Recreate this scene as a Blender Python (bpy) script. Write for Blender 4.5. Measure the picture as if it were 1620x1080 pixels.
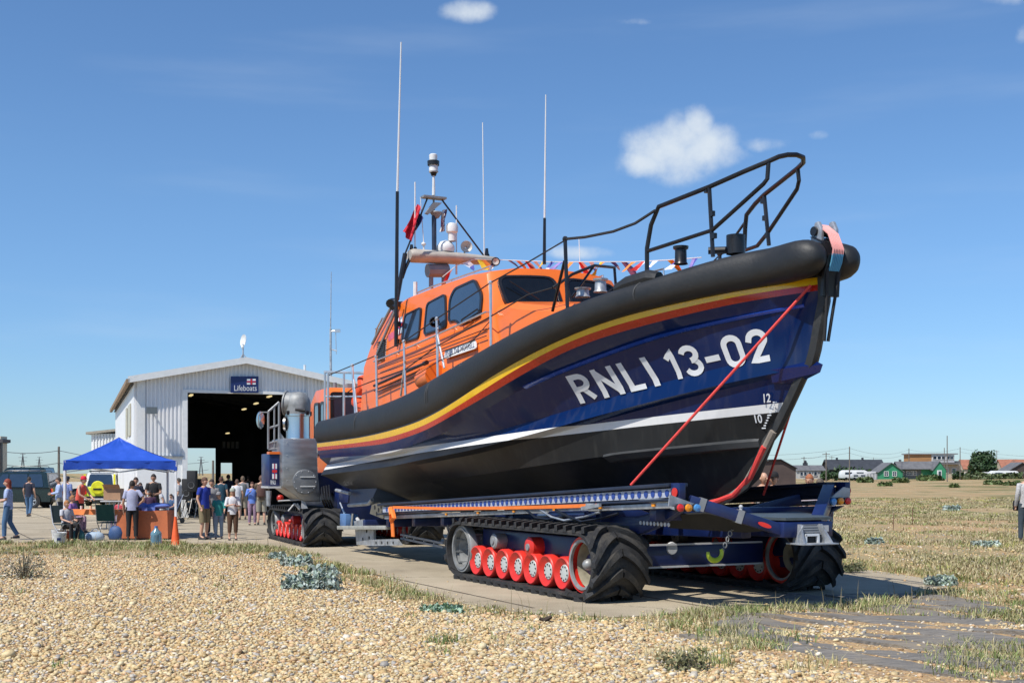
import bpy, bmesh, math, random
import numpy as np
from mathutils import Vector, Matrix
R=math.radians
random.seed(7); rng=np.random.default_rng(11)
for o in list(bpy.data.objects): bpy.data.objects.remove(o)
SC=bpy.context.scene; COL=SC.collection
# ------------------------------------------------------------------ camera
cd=bpy.data.cameras.new('camera'); cam=bpy.data.objects.new('camera',cd); COL.objects.link(cam)
cam.location=(0,0,1.75); cam.rotation_euler=(R(90),0,0)
cd.lens=43.33; cd.sensor_width=36; cd.shift_y=0.1284; cd.clip_start=.1; cd.clip_end=6000
SC.camera=cam
# ------------------------------------------------------------------ light
SUN_EL=55; SUN_AZ=(-.68,-.73)
w=bpy.data.worlds.new('World'); SC.world=w; w.use_nodes=True
nt=w.node_tree; nt.nodes.clear(); N=nt.nodes.new; L=nt.links.new
out=N('ShaderNodeOutputWorld'); bg=N('ShaderNodeBackground'); L(bg.outputs[0],out.inputs[0])
sky=N('ShaderNodeTexSky'); sky.sky_type='NISHITA'; sky.sun_disc=False; sky.sun_elevation=R(SUN_EL)
sky.sun_rotation=math.atan2(SUN_AZ[0],SUN_AZ[1]); sky.air_density=1.0; sky.dust_density=.15; sky.ozone_density=3.0; sky.altitude=0
bg.inputs[1].default_value=.108
tc=N('ShaderNodeTexCoord'); 
def wmath(op,a,b=None,c=None,clamp=False):
    n=N('ShaderNodeMath'); n.operation=op; n.use_clamp=clamp
    for i,x in enumerate((a,b,c)):
        if x is None: continue
        if isinstance(x,(int,float)): n.inputs[i].default_value=x
        else: L(x,n.inputs[i])
    return n.outputs[0]
def wmix(f,a,b):
    n=N('ShaderNodeMix'); n.data_type='RGBA'
    L(f,n.inputs[0])
    for i,x in ((6,a),(7,b)):
        if isinstance(x,tuple): n.inputs[i].default_value=x
        else: L(x,n.inputs[i])
    return n.outputs[2]
sep=N('ShaderNodeSeparateXYZ'); L(tc.outputs['Generated'],sep.inputs[0])
nz=N('ShaderNodeTexNoise'); nz.inputs['Scale'].default_value=9; nz.inputs['Detail'].default_value=9; nz.inputs['Roughness'].default_value=.62
L(tc.outputs['Generated'],nz.inputs[0])
nz2=N('ShaderNodeTexNoise'); nz2.inputs['Scale'].default_value=38; nz2.inputs['Detail'].default_value=6; L(tc.outputs['Generated'],nz2.inputs[0])
skyc=sky.outputs[0]
# clouds that stand in the sky: each is (azimuth slope x/y, elevation slope z/y, half width, half height, density)
u=wmath('DIVIDE',sep.outputs[0],sep.outputs[1]); v=wmath('DIVIDE',sep.outputs[2],sep.outputs[1])
front=wmath('GREATER_THAN',sep.outputs[1],.05)
tot=None
for (cx,cy,rx,ry,dn) in ((.137,.262,.045,.028,1.2),(.151,.279,.016,.020,1.0),(.112,.252,.03,.016,.9),(.165,.257,.033,.018,.7),(.205,.266,.035,.010,.35),(.248,.274,.014,.007,.33),
                         (-.030,.374,.035,.012,.8),(-.08,.392,.03,.009,.8),(.40,.385,.03,.01,.6),(.415,.355,.012,.016,.5),(.05,.179,.04,.008,.3),(.10,.366,.03,.006,.2),(-.9,.5,.2,.05,.8),(1.1,.45,.25,.06,.8)):
    a=wmath('DIVIDE',wmath('SUBTRACT',u,cx),rx); b=wmath('DIVIDE',wmath('SUBTRACT',v,cy),ry)
    d=wmath('SUBTRACT',1.0,wmath('ADD',wmath('MULTIPLY',a,a),wmath('MULTIPLY',b,b)))
    d=wmath('ADD',wmath('MULTIPLY',wmath('MAXIMUM',d,-3.0),1.0),dn-1.0)
    tot=d if tot is None else wmath('MAXIMUM',tot,d)
n1=wmath('MULTIPLY',wmath('SUBTRACT',nz.outputs[0],.5),3.0); n2=wmath('MULTIPLY',wmath('SUBTRACT',nz2.outputs[0],.5),1.3)
m=wmath('ADD',tot,wmath('ADD',n1,n2)); 
mr=N('ShaderNodeMapRange'); mr.interpolation_type='SMOOTHSTEP'; L(m,mr.inputs[0]); mr.inputs[1].default_value=-.05; mr.inputs[2].default_value=1.25; mr.inputs[4].default_value=.86
msk=wmath('MULTIPLY',mr.outputs[0],front)
# faint high streaks low over the horizon
mp=N('ShaderNodeMapping'); mp.inputs['Scale'].default_value=(1.2,1.2,9); mp.inputs['Rotation'].default_value=(0,R(9),0); L(tc.outputs['Generated'],mp.inputs[0])
nz3=N('ShaderNodeTexNoise'); nz3.inputs['Scale'].default_value=2.6; nz3.inputs['Detail'].default_value=7; L(mp.outputs[0],nz3.inputs[0])
m3=N('ShaderNodeMapRange'); m3.interpolation_type='SMOOTHSTEP'; L(nz3.outputs[0],m3.inputs[0]); m3.inputs[1].default_value=.5; m3.inputs[2].default_value=.85; m3.inputs[4].default_value=.13
gain=N('ShaderNodeVectorMath'); gain.operation='MULTIPLY'; L(skyc,gain.inputs[0]); gain.inputs[1].default_value=(.76,.985,1.20)
hz_=N('ShaderNodeMapRange'); L(sep.outputs[2],hz_.inputs[0]); hz_.inputs[1].default_value=0; hz_.inputs[2].default_value=.22
hcol=wmix(hz_.outputs[0],(.80,.84,.96,1),(1,1,1,1)); g2=N('ShaderNodeVectorMath'); g2.operation='MULTIPLY'; L(gain.outputs[0],g2.inputs[0]); L(hcol,g2.inputs[1]); gain=g2
c1=wmix(m3.outputs[0],gain.outputs[0],(6.6,7.4,8.2,1)); c2=wmix(msk,c1,(6.9,7.5,8.0,1))
L(c2,bg.inputs[0])
sd=bpy.data.lights.new('sun','SUN'); sd.energy=5.0; sd.angle=R(.53); sd.color=(1,.95,.87)
sun=bpy.data.objects.new('sun',sd); COL.objects.link(sun)
sv=Vector((SUN_AZ[0]*math.cos(R(SUN_EL)),SUN_AZ[1]*math.cos(R(SUN_EL)),math.sin(R(SUN_EL))))
sun.rotation_euler=sv.to_track_quat('Z','Y').to_euler()
SC.view_settings.view_transform='Standard'; SC.view_settings.look='None'; SC.view_settings.gamma=1; SC.view_settings.exposure=.08
try: SC.view_settings.use_curve_mapping=False
except Exception: pass
SC.render.engine='CYCLES'
# ------------------------------------------------------------------ materials
MATS={}
def mat(name,col,rough=.55,metal=0,var=.12,vs=6,bump=0,bs=40,coat=0,alpha=1,trans=0,emit=0,coords='Object',dirt=0,dcol=(.12,.1,.07),streak=(1,1,1)):
    if name in MATS: return MATS[name]
    m=bpy.data.materials.new(name); m.use_nodes=True; t=m.node_tree; b=t.nodes['Principled BSDF']
    b.inputs['Roughness'].default_value=rough; b.inputs['Metallic'].default_value=metal
    if coat: b.inputs['Coat Weight'].default_value=coat; b.inputs['Coat Roughness'].default_value=.06
    if trans: b.inputs['Transmission Weight'].default_value=trans
    if alpha<1: b.inputs['Alpha'].default_value=alpha
    if emit: b.inputs['Emission Color'].default_value=(*col,1); b.inputs['Emission Strength'].default_value=emit
    tc=t.nodes.new('ShaderNodeTexCoord'); mp=t.nodes.new('ShaderNodeMapping'); mp.inputs['Scale'].default_value=streak
    t.links.new(tc.outputs[coords],mp.inputs[0])
    n=t.nodes.new('ShaderNodeTexNoise'); n.inputs['Scale'].default_value=vs; n.inputs['Detail'].default_value=5
    t.links.new(mp.outputs[0],n.inputs[0])
    cr=t.nodes.new('ShaderNodeValToRGB'); t.links.new(n.outputs[0],cr.inputs[0])
    cr.color_ramp.elements[0].position=.3; cr.color_ramp.elements[1].position=.7
    cr.color_ramp.elements[0].color=(*[max(0,c*(1-var)) for c in col],1); cr.color_ramp.elements[1].color=(*[min(1,c*(1+var)) for c in col],1)
    last=cr.outputs[0]
    if dirt:
        n2=t.nodes.new('ShaderNodeTexNoise'); n2.inputs['Scale'].default_value=vs*.4; n2.inputs['Detail'].default_value=9; n2.inputs['Roughness'].default_value=.7
        t.links.new(tc.outputs[coords],n2.inputs[0])
        r2=t.nodes.new('ShaderNodeMapRange'); r2.inputs[1].default_value=.5; r2.inputs[2].default_value=.72; r2.inputs[4].default_value=dirt
        t.links.new(n2.outputs[0],r2.inputs[0])
        mx=t.nodes.new('ShaderNodeMix'); mx.data_type='RGBA'; t.links.new(r2.outputs[0],mx.inputs[0]); t.links.new(last,mx.inputs[6]); mx.inputs[7].default_value=(*dcol,1); last=mx.outputs[2]
    t.links.new(last,b.inputs['Base Color'])
    rr=t.nodes.new('ShaderNodeMapRange'); t.links.new(n.outputs[0],rr.inputs[0]); rr.inputs[1].default_value=.3; rr.inputs[2].default_value=.7
    rr.inputs[3].default_value=max(0,rough-.07); rr.inputs[4].default_value=min(1,rough+.07); t.links.new(rr.outputs[0],b.inputs['Roughness'])
    if bump:
        n3=t.nodes.new('ShaderNodeTexNoise'); n3.inputs['Scale'].default_value=bs; n3.inputs['Detail'].default_value=4; t.links.new(tc.outputs[coords],n3.inputs[0])
        bp=t.nodes.new('ShaderNodeBump'); bp.inputs['Strength'].default_value=bump; bp.inputs['Distance'].default_value=.02; t.links.new(n3.outputs[0],bp.inputs['Height']); t.links.new(bp.outputs[0],b.inputs['Normal'])
    MATS[name]=m; return m
# ------------------------------------------------------------------ mesh helper
def frame(d):
    d=Vector(d).normalized(); a=Vector((0,0,1)) if abs(d.z)<.95 else Vector((1,0,0))
    x=a.cross(d).normalized(); y=d.cross(x); return x,y
class MB:
    def __init__(s): s.v=[];s.f=[];s.m=[];s.k=0
    def add(s,vs,fs):
        o=len(s.v); s.v+= [tuple(p) for p in vs]; s.f+=[tuple(i+o for i in f) for f in fs]; s.m+=[s.k]*len(fs); return s
    def box(s,c,d,rz=0,M=None):
        x,y,z=d[0]/2,d[1]/2,d[2]/2
        P=[Vector((a*x,b*y,e*z)) for e in(-1,1) for a,b in((-1,-1),(1,-1),(1,1),(-1,1))]
        if rz: M=Matrix.Rotation(rz,3,'Z')
        if M is not None: P=[M@p for p in P]
        P=[p+Vector(c) for p in P]
        return s.add(P,[(3,2,1,0),(4,5,6,7),(0,1,5,4),(1,2,6,5),(2,3,7,6),(3,0,4,7)])
    def bar(s,p,q,w,h,up=(0,0,1)):
        p=Vector(p);q=Vector(q);d=(q-p).normalized();u=Vector(up)
        if abs(d.dot(u))>.98:u=Vector((1,0,0))
        x=d.cross(u).normalized()*w/2; y=x.cross(d).normalized()*h/2
        P=[a+b for a in(p,q) for b in(-x-y,x-y,x+y,-x+y)]
        return s.add(P,[(3,2,1,0),(4,5,6,7),(0,1,5,4),(1,2,6,5),(2,3,7,6),(3,0,4,7)])
    def tube(s,pts,r,n=8,caps=True,closed=False,sq=1):
        pts=[Vector(p) for p in pts]; N=len(pts); rr=r if isinstance(r,(list,tuple)) else [r]*N
        vs=[];X=None
        for i,p in enumerate(pts):
            if closed: d=pts[(i+1)%N]-pts[i-1]
            else: d=pts[min(i+1,N-1)]-pts[max(i-1,0)]
            if d.length<1e-9:d=Vector((0,0,1))
            d.normalize()
            if X is None: X,Y=frame(d)
            else:
                X=X-d*X.dot(d)
                if X.length<1e-6:X,_=frame(d)
                X.normalize(); Y=d.cross(X)
            for k in range(n):
                a=2*math.pi*k/n; vs.append(p+(X*math.cos(a)+Y*math.sin(a)*sq)*rr[i])
        fs=[]
        for i in range(N if closed else N-1):
            j=(i+1)%N
            for k in range(n):
                l=(k+1)%n; fs.append((i*n+k,i*n+l,j*n+l,j*n+k))
        if caps and not closed: fs.append(tuple(range(n))[::-1]); fs.append(tuple(range((N-1)*n,N*n)))
        return s.add(vs,fs)
    def cyl(s,p,q,r0,r1=None,n=16): return s.tube([p,q],[r0,r0 if r1 is None else r1],n)
    def lathe(s,prof,o,ax,n=20,arc=None):
        # prof: (distance along ax, radius)
        ax=Vector(ax).normalized();X,Y=frame(ax);o=Vector(o);vs=[];fs=[]
        for t,r in prof:
            for k in range(n):
                a=2*math.pi*k/n; vs.append(o+ax*t+(X*math.cos(a)+Y*math.sin(a))*max(r,1e-4))
        for i in range(len(prof)-1):
            for k in range(n):
                l=(k+1)%n; fs.append((i*n+k,i*n+l,(i+1)*n+l,(i+1)*n+k))
        return s.add(vs,fs)
    def sph(s,c,r,n=10,m=7):
        if not isinstance(r,(tuple,list)):r=(r,r,r)
        vs=[];fs=[]
        for i in range(m+1):
            t=math.pi*i/m
            for k in range(n):
                a=2*math.pi*k/n; vs.append((c[0]+r[0]*math.sin(t)*math.cos(a),c[1]+r[1]*math.sin(t)*math.sin(a),c[2]+r[2]*math.cos(t)))
        for i in range(m):
            for k in range(n):
                l=(k+1)%n; fs.append((i*n+l,i*n+k,(i+1)*n+k,(i+1)*n+l))
        return s.add(vs,fs)
    def prism(s,poly,t):
        t=Vector(t);n=len(poly);P=[Vector(p) for p in poly]
        return s.add(P+[p+t for p in P],[tuple(range(n))[::-1],tuple(range(n,2*n))]+[(i,(i+1)%n,n+(i+1)%n,n+i) for i in range(n)])
    def poly(s,P): return s.add(P,[tuple(range(len(P)))])
    def loft(s,rings,caps=False,closed=True):
        n=len(rings[0]);vs=[p for r in rings for p in r];fs=[]
        for i in range(len(rings)-1):
            for k in range(n if closed else n-1):
                l=(k+1)%n; fs.append((i*n+k,i*n+l,(i+1)*n+l,(i+1)*n+k))
        if caps: fs.append(tuple(range(n))[::-1]); fs.append(tuple(range((len(rings)-1)*n,len(rings)*n)))
        return s.add(vs,fs)
    def mesh(s,name,ms,ang=35,bev=0):
        me=bpy.data.meshes.new(name); me.from_pydata([tuple(p) for p in s.v],[],s.f)
        if not isinstance(ms,(list,tuple)):ms=[ms]
        for m in ms: me.materials.append(m)
        me.polygons.foreach_set('material_index',s.m)
        bm=bmesh.new(); bm.from_mesh(me)
        if ang!='keep': bmesh.ops.recalc_face_normals(bm,faces=bm.faces)
        if bev:
            es=[e for e in bm.edges if len(e.link_faces)==2 and e.calc_face_angle(0)>R(30)]
            bmesh.ops.bevel(bm,geom=es,offset=bev,segments=2,affect='EDGES',profile=.5)
        A=R(35 if ang=='keep' else ang)
        for f in bm.faces:f.smooth=A>0
        for e in bm.edges:
            e.smooth=not(len(e.link_faces)==2 and e.calc_face_angle(0)>A)
        bm.to_mesh(me); bm.free(); return me
    def build(s,name,ms,parent=None,ang=35,bev=0,label=None):
        o=bpy.data.objects.new(name,s.mesh(name,ms,ang,bev)); COL.objects.link(o)
        if parent is not None:o.parent=parent
        if label:o['label']=label
        return o
def tag(o,label,cat,group=None):
    o['label']=label;o['category']=cat
    if group:o['group']=group
    return o
def thing(name,loc,label,cat,rz=0,group=None,sc=1):
    o=bpy.data.objects.new(name,None);COL.objects.link(o);o.location=loc;o.rotation_euler=(0,0,rz);o.scale=(sc,)*3;o.empty_display_size=.3
    return tag(o,label,cat,group)
def inst(o,name=None,parent=None,loc=None,rot=None,sc=None):
    c=o.copy();COL.objects.link(c)
    if parent is not None:c.parent=parent
    if loc is not None:c.location=loc
    if rot is not None:c.rotation_euler=rot
    if sc is not None:c.scale=sc
    return c
def struct(o): o['kind']='structure';return o
def stuff(o): o['kind']='stuff';return o
def meshobj(name,me,parent=None,m=None):
    o=bpy.data.objects.new(name,me);COL.objects.link(o)
    if parent is not None:o.parent=parent
    if m is not None:
        me.materials.clear()
        me.materials.append(m)
    return o
def textmesh(txt,size=1,bold=.0,extr=0,cuts=0,spacing=1.0,sx=1.0):
    c=bpy.data.curves.new('t','FONT');c.body=txt;c.size=size;c.offset=bold;c.extrude=extr;c.space_character=spacing;c.resolution_u=4
    o=bpy.data.objects.new('t',c);COL.objects.link(o);dg=bpy.context.evaluated_depsgraph_get()
    me=bpy.data.meshes.new_from_object(o.evaluated_get(dg));bpy.data.objects.remove(o);bpy.data.curves.remove(c)
    if cuts:
        bm=bmesh.new();bm.from_mesh(me);bmesh.ops.triangulate(bm,faces=bm.faces)
        for _ in range(cuts):
            es=[e for e in bm.edges if e.calc_length()>size*.18]
            if not es:break
            bmesh.ops.subdivide_edges(bm,edges=es,cuts=1); bmesh.ops.triangulate(bm,faces=[f for f in bm.faces if len(f.verts)>3])
        bm.to_mesh(me);bm.free()
    return me
def mapmesh(me,fn,name,m,parent,flip=False):
    xs=[v.co.x for v in me.vertices];ys=[v.co.y for v in me.vertices];x0,x1,y0,y1=min(xs),max(xs),min(ys),max(ys)
    for v in me.vertices: v.co=fn((v.co.x-x0)/(x1-x0),(v.co.y-y0)/(y1-y0),v.co.z)
    me.update();return meshobj(name,me,parent,m)
# ------------------------------------------------------------------ survey: turns a sighting of the photograph and a known distance into a place
F_,CX,HZ,HC=1950.,810.,748.,1.75
BC=(3.016,17.29);BF=(.4472,-.8944);BL=(.8944,.4472)
def W(px,py,D): return Vector(((px-CX)/F_*D,D,HC+(HZ-py)/F_*D))
def G(px,py): D=F_*HC/(py-HZ); return Vector(((px-CX)/F_*D,D,0))
def B(px,py,lat):
    a=(px-CX)/F_;D=(lat+BC[0]*BL[0]+BC[1]*BL[1])/(a*BL[0]+BL[1])
    return Vector(((a*D-BC[0])*BF[0]+(D-BC[1])*BF[1],lat,HC+(HZ-py)/F_*D))
def S(px,py,s):
    a=(px-CX)/F_;D=(s+BC[0]*BF[0]+BC[1]*BF[1])/(a*BF[0]+BF[1])
    return Vector((s,(a*D-BC[0])*BL[0]+(D-BC[1])*BL[1],HC+(HZ-py)/F_*D))
def HP(px,py,n,d):   # boat coordinates, plane n.p=d
    o=B(px,py,0);q=B(px,py,-1);r=q-o;n=Vector(n);return o+r*((d-n.dot(o))/n.dot(r))
BOATROT=math.atan2(BF[1],BF[0])
def toW(p): return Vector((BC[0]+p[0]*BF[0]+p[1]*BL[0],BC[1]+p[0]*BF[1]+p[1]*BL[1],p[2]))
# ------------------------------------------------------------------ colours
white=mat('white_paint',(.72,.73,.72),.4,var=.05,dirt=.15,dcol=(.5,.46,.38))
black=mat('black_paint',(.012,.012,.014),.35,var=.3)
navy=mat('navy_frame_paint',(.005,.015,.08),.4,var=.25,vs=3,coat=.15,dirt=.35,dcol=(.05,.055,.07))
rubber=mat('track_rubber',(.022,.022,.023),.66,var=.35,vs=9,bump=.5,bs=60,dirt=.6,dcol=(.13,.115,.09))
fend=mat('fender_foam',(.015,.016,.017),.55,var=.25,vs=2,bump=.2,bs=18,dirt=.35,dcol=(.035,.034,.032))
orange=mat('orange_paint',(.82,.17,.018),.35,var=.06,vs=2,coat=.25,dirt=.12,dcol=(.6,.16,.05))
red=mat('red_polyurethane',(.62,.028,.018),.4,var=.15,vs=4,dirt=.2,dcol=(.3,.05,.03))
steel=mat('brushed_steel',(.5,.5,.5),.36,1,var=.15,vs=4,streak=(1,1,8))
galv=mat('galvanised_steel',(.42,.44,.46),.5,.6,var=.25,vs=8,dirt=.3,dcol=(.2,.19,.17))
alu=mat('aluminium_tube',(.62,.63,.64),.35,.8,var=.08)
glass=mat('tinted_glass',(.02,.035,.06),.06,var=.1,coat=1)
grey=mat('grey_paint',(.22,.23,.24),.5,var=.1)
lgrey=mat('light_grey_paint',(.5,.5,.5),.45,var=.08)
ropeb=mat('black_rope',(.02,.02,.022),.8)
wire=mat('wire_grey',(.16,.16,.17),.5,.4)
yellow=mat('yellow_paint',(.75,.5,.02),.4)
dark=mat('dark_void',(.015,.016,.018),.7)
# ================================================================== SETTING
def npmesh(name,verts,faces,cols=None):
    me=bpy.data.meshes.new(name);nv=len(verts);nf=len(faces);k=faces.shape[1]
    me.vertices.add(nv);me.vertices.foreach_set('co',verts.astype(np.float32).ravel())
    me.loops.add(nf*k);me.loops.foreach_set('vertex_index',faces.astype(np.int32).ravel())
    me.polygons.add(nf);me.polygons.foreach_set('loop_start',np.arange(0,nf*k,k,dtype=np.int32))
    me.update(calc_edges=True)
    if cols is not None:
        a=me.color_attributes.new('tint','FLOAT_COLOR','POINT');c=np.ones((nv,4),np.float32);c[:,:3]=cols;a.data.foreach_set('color',c.ravel())
    return me
def attrmat(name,rough=.8,trans=0,bump=0,bs=30,backlit=False):
    m=bpy.data.materials.new(name);m.use_nodes=True;t=m.node_tree;b=t.nodes['Principled BSDF'];b.inputs['Roughness'].default_value=rough
    a=t.nodes.new('ShaderNodeAttribute');a.attribute_name='tint'
    n=t.nodes.new('ShaderNodeTexNoise');n.inputs['Scale'].default_value=bs;tc=t.nodes.new('ShaderNodeTexCoord');t.links.new(tc.outputs['Object'],n.inputs[0])
    mx=t.nodes.new('ShaderNodeMix');mx.data_type='RGBA';mx.blend_type='MULTIPLY';mx.inputs[0].default_value=.5
    t.links.new(a.outputs['Color'],mx.inputs[6]);
    r=t.nodes.new('ShaderNodeMapRange');r.inputs[1].default_value=.3;r.inputs[2].default_value=.7;r.inputs[3].default_value=.6;r.inputs[4].default_value=1.3;t.links.new(n.outputs[0],r.inputs[0]);t.links.new(r.outputs[0],mx.inputs[7])
    t.links.new(mx.outputs[2],b.inputs['Base Color'])
    if backlit: 
        b.inputs['Subsurface Weight'].default_value=0
    MATS[name]=m;return m
APRON=[(-70,31.6),(-30,31.2),(-9,31),(-6.6,30.2),(-5.4,28.6),(-4.2,26),(-2.9,22.4),(-1.6,18.9),(-.8,16.8),(.2,15.35),(1.2,15.0),(2.3,15.6),(4.3,16.2),(5.7,17.7),(6.8,19.2),(6.9,20.4),(6.2,23.6),(3.4,30),(.5,36),(2,60),(-2,110),(-100,110),(-100,31.6)]
_r=random.Random(3);_A=[]
for i,(a,b) in enumerate(APRON):
    c,d=APRON[(i+1)%len(APRON)];L_=math.hypot(c-a,d-b);n=max(1,int(L_/.45)) if (b<34 and a>-14 and c>-14 and d<40) else 1
    for j in range(n): t=j/n;jx=.13 if n>1 and j else 0;_A.append((a+(c-a)*t+_r.uniform(-jx,jx),b+(d-b)*t+_r.uniform(-jx,jx)))
APRON=_A
def inpoly(x,y,P):
    x=np.asarray(x,float);y=np.asarray(y,float);c=np.zeros(x.shape,bool);n=len(P)
    for i in range(n):
        x0,y0=P[i];x1,y1=P[i-1]
        if y0==y1: continue
        k=((y0>y)!=(y1>y))&(x<(x1-x0)*(y-y0)/(y1-y0)+x0); c^=k
    return c
def pdist(x,y,P):
    x=np.asarray(x,float);y=np.asarray(y,float);d=np.full(x.shape,1e9);n=len(P)
    for i in range(n):
        x0,y0=P[i];x1,y1=P[i-1];dx,dy=x1-x0,y1-y0;t=np.clip(((x-x0)*dx+(y-y0)*dy)/(dx*dx+dy*dy+1e-9),0,1)
        d=np.minimum(d,np.hypot(x-x0-t*dx,y-y0-t*dy))
    return np.where(inpoly(x,y,P),-d,d)
_ph=rng.uniform(0,6.28,(14,2));_kk=rng.normal(0,1,(14,2))
def lump(x,y,s=1.0):
    r=0
    for i in range(14):
        k=_kk[i]*s; r=r+np.sin(k[0]*x+k[1]*y+_ph[i,0])/14
    return r*2.2
def ground_h(x,y):
    d=pdist(x,y,APRON)
    near=np.clip((26-y)/8,0,1)*np.clip((4.5-x)/4,0,1)
    k=np.clip(d/1.2,0,1)
    h=-.006+np.clip(d/.6,0,1)*.022+near*np.clip((d-.2)/2.5,0,1)*.10+k*.02*lump(x,y,1.5)+np.clip((y-60)/200,0,1)*.35*lump(x,y,.07)*k
    return np.where(d<-1.2,-.16,np.where(d<0,-.006,h))
# ground sheet: polar grid fine near the camera, reaching the horizon
rs=np.concatenate([np.linspace(1.5,30,170),np.geomspace(30.3,5200,90)]);an=np.linspace(-R(52),R(52),230)
RR,AA=np.meshgrid(rs,an,indexing='ij');X=RR*np.sin(AA);Y=RR*np.cos(AA);Z=ground_h(X,Y)
V=np.stack([X,Y,Z],-1).reshape(-1,3);ni,nj=RR.shape;idx=np.arange(ni*nj).reshape(ni,nj)
Fq=np.stack([idx[:-1,:-1],idx[:-1,1:],idx[1:,1:],idx[1:,:-1]],-1).reshape(-1,4)
def groundmat():
    m=bpy.data.materials.new('shingle_and_turf');m.use_nodes=True;t=m.node_tree;b=t.nodes['Principled BSDF'];b.inputs['Roughness'].default_value=.95;b.inputs['Specular IOR Level'].default_value=.15
    n=t.nodes.new;l=t.links.new
    tc=n('ShaderNodeTexCoord')
    vo=n('ShaderNodeTexVoronoi');vo.inputs['Scale'].default_value=30;l(tc.outputs['Object'],vo.inputs[0])
    cr=n('ShaderNodeValToRGB');e=cr.color_ramp.elements;e[0].color=(.36,.23,.11,1);e[1].color=(.58,.44,.27,1)
    for p,c in((.25,(.42,.27,.13,1)),(.5,(.46,.32,.17,1)),(.7,(.27,.22,.18,1)),(.8,(.48,.30,.14,1))):
        x=e.new(p);x.color=c
    sp=n('ShaderNodeSeparateColor');l(vo.outputs['Color'],sp.inputs[0]);l(sp.outputs[0],cr.inputs[0])
    # turf cover
    mp=n('ShaderNodeMapping');mp.inputs['Scale'].default_value=(1,.55,1);l(tc.outputs['Object'],mp.inputs[0])
    ns=n('ShaderNodeTexNoise');ns.inputs['Scale'].default_value=.16;ns.inputs['Detail'].default_value=10;ns.inputs['Roughness'].default_value=.72;l(mp.outputs[0],ns.inputs[0])
    cv=n('ShaderNodeValToRGB');cv.color_ramp.elements[0].position=.44;cv.color_ramp.elements[1].position=.60;l(ns.outputs[0],cv.inputs[0])
    at=n('ShaderNodeAttribute');at.attribute_name='tint'
    sa=n('ShaderNodeSeparateColor');l(at.outputs['Color'],sa.inputs[0])
    mu=n('ShaderNodeMath');mu.operation='MULTIPLY';l(cv.outputs[0],mu.inputs[0]);l(sa.outputs[0],mu.inputs[1])
    n2=n('ShaderNodeTexNoise');n2.inputs['Scale'].default_value=.5;n2.inputs['Detail'].default_value=8;l(mp.outputs[0],n2.inputs[0])
    gc=n('ShaderNodeValToRGB');g=gc.color_ramp.elements;g[0].position=.35;g[0].color=(.15,.16,.06,1);g[1].position=.68;g[1].color=(.46,.38,.22,1);x=g.new(.50);x.color=(.33,.28,.15,1);l(n2.outputs[0],gc.inputs[0])
    n3=n('ShaderNodeTexNoise');n3.inputs['Scale'].default_value=12;n3.inputs['Detail'].default_value=5;l(tc.outputs['Object'],n3.inputs[0])
    r3=n('ShaderNodeMapRange');r3.inputs[1].default_value=.3;r3.inputs[2].default_value=.7;r3.inputs[3].default_value=.55;r3.inputs[4].default_value=1.3;l(n3.outputs[0],r3.inputs[0])
    gm=n('ShaderNodeMix');gm.data_type='RGBA';gm.blend_type='MULTIPLY';gm.inputs[0].default_value=1;l(gc.outputs[0],gm.inputs[6]);l(r3.outputs[0],gm.inputs[7])
    # finer shingle far away blends to mean colour
    mx=n('ShaderNodeMix');mx.data_type='RGBA';l(mu.outputs[0],mx.inputs[0]);l(cr.outputs[0],mx.inputs[6]);l(gm.outputs[2],mx.inputs[7])
    # green far band
    n4=n('ShaderNodeTexNoise');n4.inputs['Scale'].default_value=.045;n4.inputs['Detail'].default_value=6;l(tc.outputs['Object'],n4.inputs[0])
    c4=n('ShaderNodeValToRGB');c4.color_ramp.elements[0].position=.5;c4.color_ramp.elements[1].position=.56;l(n4.outputs[0],c4.inputs[0]);c4.color_ramp.elements[0].position=.56;c4.color_ramp.elements[1].position=.62
    m4=n('ShaderNodeMath');m4.operation='MULTIPLY';l(c4.outputs[0],m4.inputs[0]);l(sa.outputs[1],m4.inputs[1])
    mx4=n('ShaderNodeMix');mx4.data_type='RGBA';l(m4.outputs[0],mx4.inputs[0]);l(mx.outputs[2],mx4.inputs[6]);mx4.inputs[7].default_value=(.075,.115,.03,1)
    l(mx4.outputs[2],b.inputs['Base Color'])
    bp=n('ShaderNodeBump');bp.inputs['Strength'].default_value=.8;bp.inputs['Distance'].default_value=.03;l(vo.outputs['Distance'],bp.inputs['Height']);bp.invert=True;l(bp.outputs[0],b.inputs['Normal'])
    return m
dd=pdist(X,Y,APRON)
rightfield=np.clip((X-1.5-.0*Y)/3,0,1)*np.clip((Y-19)/3,0,1)
edge=np.exp(-np.clip(dd,0,9)/.7)*np.clip(1-(dd-2)/1,0,1)
tr=np.clip(np.maximum(rightfield,np.maximum(edge*.9,np.clip((Y-26.2)/2.,0,1)))+ .0,0,1)
fg=np.clip((Y-45)/60,0,1)*(dd>0)
cols=np.stack([tr,fg,0*tr],-1).reshape(-1,3)
me=npmesh('shingle_ground',V,Fq,cols);me.materials.append(groundmat());me.polygons.foreach_set('use_smooth',np.ones(len(me.polygons),bool))
struct(meshobj('shingle_ground',me))
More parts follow.
